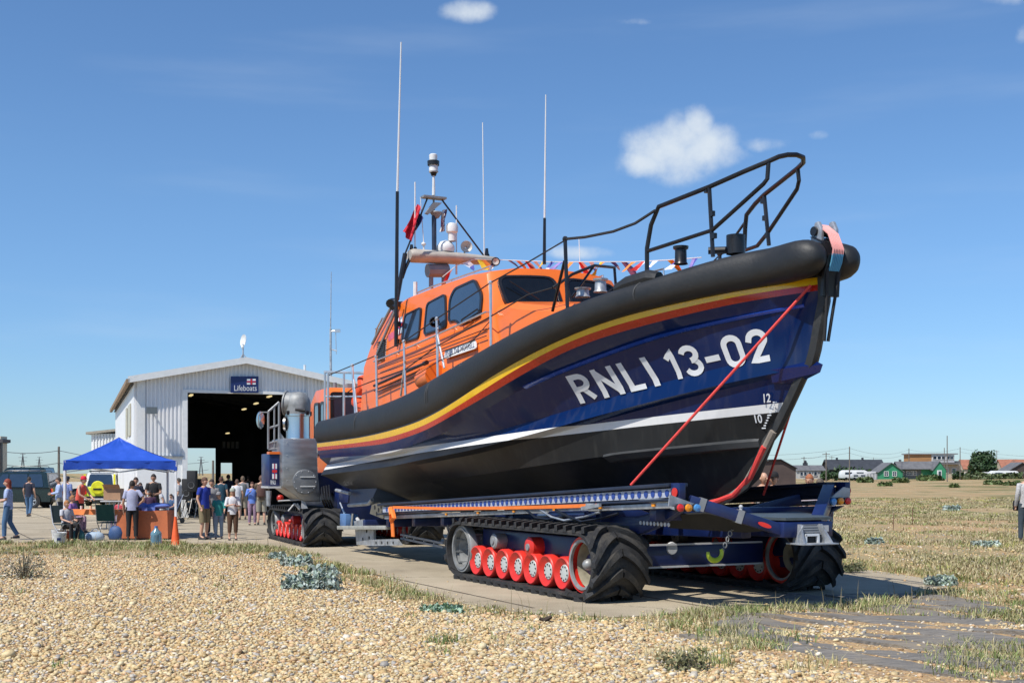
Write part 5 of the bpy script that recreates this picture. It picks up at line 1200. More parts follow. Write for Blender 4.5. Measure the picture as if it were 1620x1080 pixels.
# cab
cs=-2.1
def tcb(px,py): return TF.S(px,py,cs)
y0=tcb(516,640).y;y1=tcb(590,640).y;zb=1.75;ztp=tcb(560,613).z
q=MB();q.prism([(cs+.05,y0,zb),(cs,y0+.0,ztp-.15),(cs-.12,y0+.08,ztp),(cs-1.5,y0+.08,ztp),(cs-1.9,y0,ztp-.4),(cs-1.9,y0,zb)],(0,y1-y0+.6,0));cb=q.build('cab',orange,tra,bev=.04)
window('cab_window',[Vector((cs+.03,y0+.1,2.55)),Vector((cs+.03,y1+.45,2.55)),Vector((cs+.0,y1+.45,ztp-.12)),Vector((cs+.0,y0+.1,ztp-.12))],(1,0,.03),cb,r=.1)
for a_,b_ in((-.55,-.15),(-1.25,-.72)):
    window('cab_window',[Vector((cs+a_,y0,2.2)),Vector((cs+b_,y0,2.2)),Vector((cs+b_-.03,y0,ztp-.35)),Vector((cs+a_,y0,ztp-.35))],(0,-1,0),cb,r=.12)
q=MB();q.box((cs-.5,y0+.9,ztp+.07),(.25,.5,.12));q.tube([(cs-.3,y0+.3,ztp),(cs-.3,y0+.3,ztp+.14)],.05,8);q.build('roof_beacons',grey,cb)
# ================================================================== BOATHOUSE AND YARD
K0=Vector((-14.6,48,0));Ee=Vector((.9426,.3338,0));Eb=Vector((-.3338,.9426,0))
def hp(t,d,z): return K0+Ee*t+Eb*d+Vector((0,0,z))
HW_=4.15;TW=8.3
def roofz(t): return 5.4+.81*(1-abs(t-HW_)/HW_)
wclad=mat('white_cladding',(.80,.80,.80),.45,var=.05,vs=.6,dirt=.2,dcol=(.5,.47,.4));wplain=mat('white_render',(.80,.80,.78),.7,var=.05,vs=.5,dirt=.15,dcol=(.55,.52,.46))
house=thing('boathouse',K0,'white corrugated lifeboat station with wide open door and navy sign','building')
def hb2(mb): mb.v=[tuple(Vector(p)-K0) for p in mb.v];return mb
def cladding(t0,t1,zb,zt_,name='cladding',pitch=.15,d=-.0):
    q=MB();t=t0;A=[];prof=[(0,0),(.42,0),(.50,-.05),(.90,-.05),(.97,0)]
    while t<t1-.01:
        for f_,o in prof:
            tt=min(t+f_*pitch,t1);A.append((tt,o))
        t+=pitch
    rg=[[hp(a,d+o,zb(a) if callable(zb) else zb) for a,o in A],[hp(a,d+o,zt_(a)) for a,o in A]]
    q.loft(rg,closed=False);return hb2(q).build(name,wclad,house,ang=10)
cladding(.28,1.72,2.42,lambda t:roofz(t)-.05);cladding(1.72,6.58,4.95,lambda t:roofz(t)-.05);cladding(6.58,TW-.1,2.42,lambda t:roofz(t)-.05)
for t0,t1 in((.0,1.74),(6.58,TW)):
    q=MB();c=hp((t0+t1)/2,.08,1.2);q.box(c,(t1-t0,.2,2.4),rz=math.atan2(Ee.y,Ee.x));hb2(q).build('lower_wall',wplain,house)
    q=MB();q.box(hp((t0+t1)/2,-.05,2.41),(t1-t0+.04,.12,.06),rz=math.atan2(Ee.y,Ee.x));hb2(q).build('drip_flashing',galv,house)
for t,z0,z1,w_ in((.14,2.4,5.38,.30),(1.80,0,4.92,.20),(6.52,0,4.92,.20)):
    q=MB();q.box(hp(t,-.03,(z0+z1)/2),(w_,.14,z1-z0),rz=math.atan2(Ee.y,Ee.x));hb2(q).build('corner_trim' if t<1 else 'door_jamb',white,house)
q=MB();q.box(hp(4.16,-.02,4.98),(4.9,.16,.12),rz=math.atan2(Ee.y,Ee.x));hb2(q).build('door_lintel',white,house)
# side walls, back wall with its openings, roof
def wallq(a,b,c,d,name,m,th=.12):
    q=MB();q.prism([a,b,c,d],(b-a).cross(d-a).normalized()*th);return hb2(q).build(name,m,house)
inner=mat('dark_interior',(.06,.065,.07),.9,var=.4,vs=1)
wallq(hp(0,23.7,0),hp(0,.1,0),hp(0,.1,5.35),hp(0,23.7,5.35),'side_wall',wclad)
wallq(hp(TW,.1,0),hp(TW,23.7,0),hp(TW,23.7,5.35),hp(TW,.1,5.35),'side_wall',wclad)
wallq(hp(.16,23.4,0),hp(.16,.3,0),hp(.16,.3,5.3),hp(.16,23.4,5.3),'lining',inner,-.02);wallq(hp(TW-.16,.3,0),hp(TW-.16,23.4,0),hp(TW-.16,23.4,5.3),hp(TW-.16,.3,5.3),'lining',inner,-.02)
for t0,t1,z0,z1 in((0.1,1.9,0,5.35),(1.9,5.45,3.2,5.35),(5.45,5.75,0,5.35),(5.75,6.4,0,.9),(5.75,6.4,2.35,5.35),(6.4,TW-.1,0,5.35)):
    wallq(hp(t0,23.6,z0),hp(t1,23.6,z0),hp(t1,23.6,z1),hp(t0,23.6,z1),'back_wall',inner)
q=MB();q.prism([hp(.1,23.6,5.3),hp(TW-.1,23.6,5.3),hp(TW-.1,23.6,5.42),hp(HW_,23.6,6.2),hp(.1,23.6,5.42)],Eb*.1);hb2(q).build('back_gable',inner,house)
rfm=mat('roof_sheet',(.45,.45,.43),.6,var=.1,vs=1)
for sgn in(0,1):
    t0,t1=(-.35,HW_) if sgn==0 else (TW+.35,HW_)
    z0=5.4-.07;z1=6.21
    q=MB();q.prism([hp(t0,-.35,z0),hp(t0,23.9,z0),hp(t1,23.9,z1),hp(t1,-.35,z1)],(0,0,.10));hb2(q).build('roof',rfm,house)
    q=MB();q.prism([hp(t0,-.40,z0-.10),hp(t1,-.40,z1-.10),hp(t1,-.40,z1+.15),hp(t0,-.40,z0+.15)],Eb*.06);hb2(q).build('barge_board',white,house)
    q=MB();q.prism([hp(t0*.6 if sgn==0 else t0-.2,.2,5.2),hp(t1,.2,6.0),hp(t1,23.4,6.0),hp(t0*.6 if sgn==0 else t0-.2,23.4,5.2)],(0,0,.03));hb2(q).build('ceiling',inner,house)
q=MB();q.bar(hp(-.35,-.4,5.30),hp(-.35,24,5.30),.14,.16);hb2(q).build('gutter',mat('rusty_gutter',(.28,.2,.13),.8,var=.3),house)
for d0,d1 in((2.5,5.0),(6.2,7.4)):
    q=MB();q.prism([hp(-.135,d1,3.3),hp(-.135,d0,3.3),hp(-.135,d0,4.6),hp(-.135,d1,4.6)],Ee*-.03);hb2(q).build('side_window',mat('window_beige',(.5,.47,.36),.4),house)
# ceiling lamps that are lit, shelves and gear in the dark interior
lampe=mat('lit_tube',(1,.80,.40),.5,emit=.8)
for px,py,D in((302,625,55),(386,647,62),(405,638,60),(426,627,57),(360,685,70)):
    q=MB();q.box((0,0,0),(.9,.12,.06));o=q.build('strip_lamp',lampe,None);o.location=W(px,py,D);o.rotation_euler=(0,0,R(110));tag(o,{302:'lit strip lamp in the boathouse ceiling just inside the left door jamb',386:'lit strip lamp of the ceiling, middle left one below the sign',405:'lit strip lamp of the ceiling, right of the middle one',426:'lit strip lamp of the ceiling nearest the tractor exhaust',360:'dim lit lamp deep inside the boathouse above the small back window'}[px],'lamp','ceiling lamps inside the boathouse')
for d in(4,9,14,19):
    q=MB();q.bar(hp(.2,d,5.0),hp(HW_,d,5.8),.12,.2);q.bar(hp(HW_,d,5.8),hp(TW-.2,d,5.0),.12,.2);hb2(q).build('roof_frame',mat('frame_dark',(.05,.055,.06),.7),house)
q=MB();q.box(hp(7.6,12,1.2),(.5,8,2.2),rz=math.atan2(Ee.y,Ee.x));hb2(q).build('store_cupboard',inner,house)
for k in range(4):
    q=MB();p=hp(5.9+.25*k,23.2,3.4);q.box(p,(.16,.1,.4));o=q.build('hung_coat',lgrey);tag(o,['leftmost','second from left','third from left','rightmost'][k]+' pale garment hanging on the dark boathouse back wall','garment','garments hung on the dark back wall')
# sign
n_f=-Eb
def fp(px,py,off=.10):
    r=Vector(((px-CX)/F_,1,(HZ-py)/F_));c=Vector((0,0,HC));n=Eb;t=((K0-Eb*off)-c).dot(n)/r.dot(n);return c+r*t
sg_=MB();P=[fp(365,621,.2),fp(409,621,.2),fp(409,595,.2),fp(365,595,.2)];sg_.prism(P,Eb*.05);so=sg_.build('station_sign',mat('sign_navy',(.008,.025,.12),.4,var=.05));tag(so,'navy board reading Lifeboats over the boathouse door','sign')
of=-Eb*.012
def qm(P):
    return lambda u,v,z:P[0].lerp(P[1],u).lerp(P[3].lerp(P[2],u),v)+of
mapmesh(textmesh('Lifeboats',1,.0),qm([fp(370.5,618,.2),fp(406,618,.2),fp(406,609,.2),fp(370.5,609,.2)]),'lettering',LW,so)
flag_emblem(so,[fp(390.5,608,.2),fp(404.5,608,.2),fp(404.5,599,.2),fp(390.5,599,.2)],of)
# flood lamp with arm
q=MB();c=fp(240,649,.55);q.box(c,(.42,.22,.26),rz=.3);fl=q.build('flood_lamp',mat('lamp_body',(.12,.14,.15),.4));tag(fl,'grey flood lamp on an arm on the left part of the boathouse front','flood lamp');q=MB();q.tube([c,fp(241,651,.0)],.035,6);q.build('arm',galv,fl)
# dish on the ridge
dt=thing('satellite_dish',hp(HW_-.05,.3,6.2),'white round dish on a short tripod mast on the boathouse ridge','dish');q=MB();q.tube([(0,0,0),(0,0,.75)],.03,8);
for a in(0,2.1,4.2): q.tube([(.25*math.cos(a),.25*math.sin(a),.05),(0,0,.35)],.018,6)
q.build('mast',galv,dt);q=MB();q.lathe([(0,.0),(.03,.16),(.08,.25),(.065,.25),(.02,.15)],(.05,.1,.88),(-.75,-.6,.1),20);q.sph((-.02,.0,.62),.06,8,6);q.build('reflector',white,dt)
q=MB();q.tube([W(482,592,52),W(482,577,52)],.05,8);tag(q.build('roof_vent',white),'small white vent pipe on the right slope of the boathouse roof','vent pipe')
# weather mast right of the boathouse
wm=thing('weather_mast',W(524,748,56)-Vector((0,0,HC)),'thin grey pole with a wind instrument rising behind the stern rail','mast');o_=Vector(wm.location)
q=MB();q.tube([Vector((0,0,0)),W(523,520,56)-o_],[.07,.05],8);q.tube([W(523,520,56)-o_,W(524,430,56)-o_],[.03,.015],6);q.build('pole',galv,wm)
q=MB();q.tube([W(523,524,56)-o_,W(538,523,56)-o_],.04,6);q.box(W(534,523,56)-o_,(.25,.12,.14));q.tube([W(531,524,56)-o_,W(532,560,56)-o_],.02,6);q.tube([W(523,552,56)-o_,W(533,555,56)-o_],.03,6);q.build('instrument',alu,wm)
# annex, sea wall, building at the left edge
ax=thing('annex',W(165,748,72)-Vector((0,0,HC)),'small white corrugated annex behind the left side of the boathouse','building');o_=Vector(ax.location)
q=MB();q.box((.2,4,1.9),(1.9,8,3.8));q.build('wall',wplain,ax)
q=MB();A=[]
for k in range(11):
    for f_,o in((0,0),(.09,0),(.1,-.05),(.17,-.05)): A.append((-.75+k*.18+f_,-.03+o))
q.loft([[Vector((a,b,2.4)) for a,b in A],[Vector((a,b,4.05)) for a,b in A]],closed=False);q.build('cladding',wclad,ax,ang=10)
q=MB();q.prism([(-1.0,-.25,4.0),(1.3,-.25,4.25),(1.3,8,4.25),(-1.0,8,4.0)],(0,0,.14));q.build('roof',mat('roof_brownish',(.35,.31,.25),.7),ax)
q=MB();q.box((-46,95,.5),(46,.6,1.15));sw_=q.build('sea_wall',mat('wall_pale',(.62,.60,.56),.8,var=.15,vs=.5));tag(sw_,'low pale wall running along the back of the yard behind the parked cars','wall')
lb=thing('store_building',(-34.2,82,0),'beige building with dark trim cut off by the left edge of the view','building');q=MB();q.box((-4,.5,2.1),(8.4,1,4.2));q.build('wall',mat('beige_wall',(.5,.46,.36),.7),lb)
q=MB();q.prism([(-8.5,-.2,4.3),(.2,-.2,3.75),(.4,-.2,3.8),(.4,-.2,4.0),(-8.5,-.2,4.55)],(0,1.3,0));q.build('roof',mat('roof_dark',(.06,.06,.065),.7),lb);q=MB();q.box((.22,.0,1.9),(.12,.2,3.8));q.build('corner_post',black,lb)
# ================================================================== BACKGROUND HOUSES (right)
def base(px,D,z=0): 
    v=W(px,748,D);v.z=z;return v
def gh(x,y): return float(ground_h(np.array([x]),np.array([y]))[0])
def gable(parent,x0,x1,y0,y1,h,hr,wm_,rm,axis='x',ov=.4):
    q=MB();
    if axis=='x':
        ym=(y0+y1)/2;q.prism([(x0,y0,0),(x0,y1,0),(x0,y1,h),(x0,ym,hr),(x0,y0,h)],(x1-x0,0,0));q.build('wall',wm_,parent)
        for ya in(y0,y1):
            s=-1 if ya==y0 else 1;r=MB();k=(hr-h)/(abs(ym-ya));r.prism([(x0-ov,ya+s*ov,h-k*ov),(x1+ov,ya+s*ov,h-k*ov),(x1+ov,ym,hr+.02),(x0-ov,ym,hr+.02)],(0,0,.16));r.build('roof',rm,parent)
    else:
        xm=(x0+x1)/2;q.prism([(x0,y0,0),(x1,y0,0),(x1,y0,h),(xm,y0,hr),(x0,y0,h)],(0,y1-y0,0));q.build('wall',wm_,parent)
        for xa in(x0,x1):
            s=-1 if xa==x0 else 1;r=MB();k=(hr-h)/(abs(xm-xa));r.prism([(xa+s*ov,y0-ov,h-k*ov),(xa+s*ov,y1+ov,h-k*ov),(xm,y1+ov,hr+.02),(xm,y0-ov,hr+.02)],(0,0,.16));r.build('roof',rm,parent)
def win(parent,x,y,z,w_,h_,fm=white,gm=glass,ax='y',bars=1):
    q=MB();f=.10*w_
    for a in((x-w_/2,z,f,h_+f),(x+w_/2,z,f,h_+f)): q.box((a[0],y-.05,a[1]),(a[2],.12,a[3]))
    for zz in(z-h_/2,z+h_/2): q.box((x,y-.05,zz),(w_-f,.12,f))
    if bars: q.box((x,y-.04,z),(f*.6,.08,h_-f));q.box((x-w_*.24,y-.04,z),(w_*.4,.08,f*.5));q.box((x+w_*.24,y-.04,z),(w_*.4,.08,f*.5))
    fo=q.build('window',fm,parent);q=MB();q.box((x,y-.01,z),(w_-f,.02,h_-f));q.build('pane',gm,fo)
grn=mat('green_boards',(.035,.24,.12),.6,var=.12,vs=1);rslate=mat('slate_roof',(.13,.13,.135),.7,var=.2,vs=1);tarb=mat('black_tarred_boards',(.018,.018,.02),.8,var=.3,vs=1);rblk=mat('black_roof',(.035,.04,.05),.7,var=.2,vs=1)
# green cottage, D about 300 -> 6.5 px per metre
D=300;k_=D/F_
def mx(px,c): return (px-c)*k_
g=thing('green_cottage',base(1440,D,.25),'bright green timber cottage with grey roof and white windows','house')
gable(g,mx(1424,1440),mx(1478,1440),0,6,2.6,4.2,grn,rslate)
gable(g,mx(1388,1440),mx(1424,1440),-2,5,1.9,3.9,grn,rslate,'y')
gable(g,mx(1472,1440),mx(1492,1440),-2,6,2.3,4.25,grn,rslate,'y',.2)
q=MB();q.box((mx(1446,1440),-.9,2.45),(mx(1472,1440)-mx(1424,1440),1.9,.1));q.build('porch_roof',rslate,g)
q=MB();q.box((mx(1444,1440),-.1,1.3),(mx(1457,1440)-mx(1431,1440),.15,2.2));q.build('dark_bay',mat('bay_grey',(.12,.14,.15),.6),g)
for px,w_ in((1398,1.0),(1411,1.0)): win(g,mx(px,1440),-2.05,1.35,w_,1.1)
for px in(1427,1436,1441,1447): win(g,mx(px,1440),-.2,1.5,.8,1.0)
q=MB();q.box((mx(1481.5,1440),-2.05,1.1),(1.1,.12,2.2));dr_=q.build('door',white,g);q=MB();q.box((mx(1482,1440),-2.14,1.15),(.6,.05,1.6));q.build('pane',glass,dr_)
q=MB();q.box((mx(1430,1440),3,4.5),(.5,.5,.7));q.build('chimney',rslate,g)
b_=thing('black_cottage',base(1353,330,.25),'long black tarred cottage with dark roof behind the parked white van','house');k_=330/F_
gable(b_,mx(1312,1353),mx(1400,1353),0,8,2.6,5.0,tarb,rblk);q=MB();q.prism([(mx(1388,1353),-1.0,0),(mx(1408,1353),-1.0,0),(mx(1408,1353),-1.0,2.6),(mx(1398,1353),-1.0,4.0),(mx(1388,1353),-1.0,2.6)],(0,5,0));q.build('gable_wing',tarb,b_)
for px in(1370,1382): win(b_,mx(px,1353),-.1,1.4,1.2,.9,bars=0)
for px in(1330,1371): 
    q=MB();q.box((mx(px,1353),3.9,5.3),(.5,.5,.8));q.build('chimney',rblk,b_)
s_=thing('brown_shed',base(1218,150,.05),'large dark brown boarded shed close behind the bow','shed');k_=150/F_
bs_=mat('brown_boards',(.07,.05,.045),.8,var=.2,vs=1)
q=MB();q.prism([(mx(1170,1218),0,0),(mx(1259,1218),0,0),(mx(1259,1218),0,2.25),(mx(1235,1218),0,3.25),(mx(1170,1218),0,3.15)],(0,6,0));q.build('wall',bs_,s_);q=MB();q.prism([(mx(1235,1218),-.3,3.3),(mx(1261,1218),-.3,2.2),(mx(1261,1218),7,2.2),(mx(1235,1218),7,3.3)],(0,0,.1));q.prism([(mx(1168,1218),-.3,3.15),(mx(1235,1218),-.3,3.31),(mx(1235,1218),7,3.31),(mx(1168,1218),7,3.15)],(0,0,.1));q.build('roof',rblk,s_)
b2=thing('grey_bungalow',base(1281,320,.25),'low pale bungalow with grey roof between the brown shed and the black cottage','house');k_=320/F_
gable(b2,mx(1262,1281),mx(1304,1281),0,7,2.2,3.4,mat('pale_boards',(.4,.4,.38),.7),rslate)
for px in(1268,1274,1281,1290): win(b2,mx(px,1281),-.1,1.3,.8,1.0,bars=0)
q=MB();q.box((mx(1279,1281),3.5,3.8),(1.2,.6,.8));q.sph((mx(1279,1281),3.4,4.4),(.4,.3,.5),8,6);q.build('chimney',rblk,b2)
b3=thing('modern_house',base(1470,380,.3),'boxy modern house with timber and glass upper storey behind the green cottage','house');k_=380/F_
tim=mat('cedar_boards',(.36,.19,.08),.7,var=.2,vs=2,streak=(.2,.2,3));ren=mat('sand_render',(.42,.36,.27),.8,var=.1)
q=MB();q.box(((mx(1438,1470)+mx(1512,1470))/2+1.2,4,2.6),(mx(1516,1470)-mx(1440,1470),8,5.2));q.build('wall',ren,b3);q=MB();q.box(((mx(1438,1470)+mx(1472,1470))/2,2,6.0),(mx(1472,1470)-mx(1438,1470),6,2.6));q.build('timber_storey',tim,b3)
q=MB();q.box(((mx(1472,1470)+mx(1508,1470))/2,2,5.9),(mx(1508,1470)-mx(1472,1470),6,2.3));q.build('glazed_storey',lgrey,b3);q=MB();q.box(((mx(1438,1470)+mx(1510,1470))/2,2,7.35),(mx(1514,1470)-mx(1436,1470),7,.35));q.build('roof',grey,b3);q=MB();q.box((mx(1500,1470),1.0,4.4),(mx(1514,1470)-mx(1483,1470),5,.5));q.build('balcony',rslate,b3)
for px in(1477,1484,1491,1498,1504): win(b3,mx(px,1470),-1.05,6.1,1.2,1.0,bars=0)
for px in(1497,1509): win(b3,mx(px,1470),-.05,2.2,1.2,1.4,bars=0)
redt=mat('red_tiles',(.32,.13,.08),.8,var=.2,vs=1)
for i,(p0,p1,D_,h_,hr,wm_,rm_,lab) in enumerate(((1525,1543,420,3.2,6.0,ren,redt,'red tiled roof house half hidden left of the round tree'),(1586,1626,430,3.4,6.2,ren,redt,'long red tiled house behind the white caravan at the right edge'),(1594,1640,330,2.0,4.3,bs_,rslate,'low brown house with slate roof at the far right edge'),(1545,1572,360,1.6,2.4,mat('rust_brown',(.25,.12,.07),.8),rslate,'long low brown hut in front of the round tree'))):
    k_=D_/F_;c=(p0+p1)/2;t=thing('far_house',base(c,D_,.2),lab,'house',group='houses in the distance on the right');gable(t,mx(p0,c),mx(p1,c),0,7,h_,hr,wm_,rm_,'x' if i!=2 else 'y')
    for j in range(3): win(t,mx(p0+(p1-p0)*(.2+.3*j),c),-.06,1.3 if h_>1.7 else .9,1.0,.8,bars=0)
# garden fences of the cottages
for p0,p1,D_,lab in((1372,1388,290,'short grey board fence left of the green cottage'),(1540,1562,330,'rough board fence under the round tree')):
    k_=D_/F_;c=(p0+p1)/2;t=thing('board_fence',base(c,D_,.2),lab,'fence');n=10
    for j in range(n):
        q=MB();q.box((mx(p0,c)+(mx(p1,c)-mx(p0,c))*(j+.5)/n,0,.7),((mx(p1,c)-mx(p0,c))/n*.9,.05,1.4));q.build('plank',lgrey if j%3 else grey,t)
# round tree, shrubs by the houses
def tree(px,D_,w_,h_,lab,n=4200,pal=((.02,.05,.015),(.035,.075,.02),(.05,.10,.03),(.025,.06,.02)),trunk=True,name='round_tree'):
    t=thing(name,base(px,D_,.2),lab,'tree' if trunk else 'bush')
    if trunk:
        q=MB();q.tube([(0,0,0),(.1,0,h_*.25),(0,.1,h_*.5)],[.35,.28,.18],8)
        for a in range(5): q.tube([(0,0,h_*.3),(math.cos(a*1.3)*w_*.25,math.sin(a*1.3)*w_*.2,h_*.6)],[.15,.06],6)
        q.build('trunk',mat('bark',(.10,.08,.06),.9),t)
        rngs=[(0,0,h_*.55,.50,.48),(-w_*.2,0,h_*.42,.34,.34),(w_*.22,0,h_*.40,.33,.33),(w_*.08,0,h_*.75,.30,.25),(-w_*.12,.5,h_*.70,.28,.26),(0,-w_*.15,h_*.35,.4,.3)]
    else: rngs=[(0,0,h_*.4,.5,.5),(w_*.25,0,h_*.3,.35,.35),(-w_*.25,0,h_*.25,.3,.3)]
    VV=[]
    for i,(x,y,z,a,b) in enumerate(rngs): leafblob('crown',t,(x,y,z),(w_*a,w_*a*.8,h_*b),n//len(rngs),.42 if D_>100 else .12,pal,LEAF)
tree(1555,360,7.8,7.8,'dark dense round tree between the modern house and the caravan')
tree(1345,315,9,3.6,'dark green bush against the front of the black cottage',900,trunk=False,name='garden_bush');tree(1306,315,2.5,2.4,'small bush at the left end of the black cottage',300,trunk=False,name='garden_bush')
tree(1516,330,3,2.6,'small shrub at the right wall of the modern house',300,trunk=False,name='garden_bush')
tree(362,95,2.2,1.6,'green shrub seen through the small back window of the boathouse',300,trunk=False,name='garden_bush')
# far hedge line and far low strips on the horizon
def hedge(p0,p1,D_,h_,lab):
    c=(p0+p1)/2;k_=D_/F_;t=leafblob('hedge',None,(0,0,0),((p1-p0)/2*k_,2,h_),1500,.5,((.06,.09,.03),(.08,.11,.04),(.1,.12,.05)),LEAF,flat=0);t.location=base(c,D_,.1);tag(t,lab,'hedge')
hedge(1518,1640,300,1.5,'low green hedge along the foot of the houses at the right edge');hedge(1240,1400,420,1.6,'low hedge line behind the grey bungalow')
# poles and wires
wood2=mat('pole_wood',(.16,.14,.12),.85,var=.2)
def pole(px,ytop,D_,lab,arm=1,r=.13):
    z=HC+(HZ-ytop)/F_*D_;t=thing('utility_pole',base(px,D_,0),lab,'pole',group='wooden utility poles');q=MB();q.tube([(0,0,0),(0,0,z)],[r,r*.75],8);q.build('post',wood2,t)
    if arm: q=MB();q.bar((-.8,0,z-.4),(.8,0,z-.4),.10,.12);q.build('cross_arm',wood2,t)
    return Vector(t.location)+Vector((0,0,z-.3))
pA=pole(93,706,90,'thin dark pole behind the cars left of the blue gazebo',0,.11)
P1=pole(1344,706,230,'tall pole in front of the right half of the black cottage',0);P2=pole(1307,715,260,'pole at the left end of the black cottage');P3=pole(1272,722,330,'pole behind the grey bungalow')
P4=pole(1438,709,320,'pole rising at the left corner of the modern house',0);P5=pole(1498.5,689,250,'tallest leaning pole in front of the modern house',0,.12);P6=pole(1494,708,300,'short pole beside the tallest one, left side',0,.12);P7=pole(1519,707,300,'pole right of the modern house',0);P8=pole(1577,712,400,'pole right of the round tree');P9=pole(1316,721,360,'thin pole between bungalow and black cottage',1,.1);P10=pole(1382,723,400,'thin pole above the ridge of the black cottage',0,.1);P11=pole(1604,727,430,'thin pole above the red roof at the right edge',1,.1)
PB=pole(337,728,110,'pole seen through the far opening of the boathouse',0);
def wires(a,b,lab,n=2,sag=1.0,r=.02):
    t=thing('overhead_wire',(0,0,0),lab,'wire',group='overhead wires')
    for k in range(n):
        o=Vector((0,0,-.9*k));q=MB();q.tube([a.lerp(b,i/10)+o-Vector((0,0,sag*4*(i/10)*(1-i/10))) for i in range(11)],r,4);q.build('cable',wire,t)
far=W(-60,700,80);wires(pA,far,'cables running left from the pole by the gazebo to the edge of the view',3,.4);wires(pA,W(330,730,140),'cables running right from the pole by the gazebo behind the boathouse',3,.6)
wires(P1,W(1100,716,200),'cables running left from the tall pole over the black cottage',2,.8);wires(P1,P4,'cables between the black cottage pole and the modern house',2,1.2);wires(P7,W(1700,720,330),'cables running right from the pole beside the modern house',2,1);wires(P2,P3,'cables between the two poles left of the black cottage',1,.5);wires(P4,P7,'cables crossing above the modern house',1,.8)
# pylons far beyond the cars
def pylon(px,yt,D_,lab):
    z=HC+(HZ-yt)/F_*D_;t=thing('pylon',base(px,D_,0),lab,'pylon',group='distant lattice pylons');q=MB();b=z*.09
    for sx in(-1,1):
        for sy in(-1,1): q.tube([(sx*b,sy*b,0),(0,0,z)],.22,4)
    q.build('legs',wire,t)
    for zz,ww in((.97,.12),(.82,.2),(.67,.16)): q=MB();q.bar((-z*ww,0,z*zz),(z*ww,0,z*zz),.3,.3);q.build('cross_arm',wire,t)
pylon(36,717,900,'faint pylon on the horizon above the dark estate car');pylon(62,722,1200,'fainter pylon further right beyond the dark estate car');pylon(318,722,900,'tiny pylon seen through the far opening of the boathouse')
# caravans and vans far right
def farvan(px,D_,L_,h_,lab,m=white,cat='caravan'):
    t=thing('parked_caravan' if cat=='caravan' else 'parked_van',base(px,D_,.15),lab,cat);q=MB();q.prism([(-L_/2,0,.4),(L_/2,0,.4),(L_/2,0,h_*.65),(L_/2-.4,0,h_*.92),(L_/2-1,0,h_),(-L_/2+.8,0,h_),(-L_/2+.2,0,h_*.85),(-L_/2,0,h_*.6)],(0,2.1,0));b=q.build('body',m,t,bev=.08)
    for x in(-L_*.3,L_*.28): q=MB();q.cyl((x,-.05,.32),(x,.25,.32),.32,n=12);q.build('wheel',black,t)
    for x in(-L_*.22,L_*.2): q=MB();q.box((x,-.02,h_*.68),(L_*.25,.05,h_*.22));q.build('window',glass,t)
farvan(1352,290,6.5,2.3,'white van parked in front of the black cottage',cat='van');farvan(1376,300,5,2.0,'grey white trailer parked between the van and the green cottage',lgrey,'van')
farvan(1590,320,7.5,2.2,'long white caravan right of the round tree');farvan(1567,330,4.2,1.9,'small grey caravan just left of the long white one',lgrey);farvan(1360,285,4,1.5,'pale car nose in front of the white van',lgrey,'car')
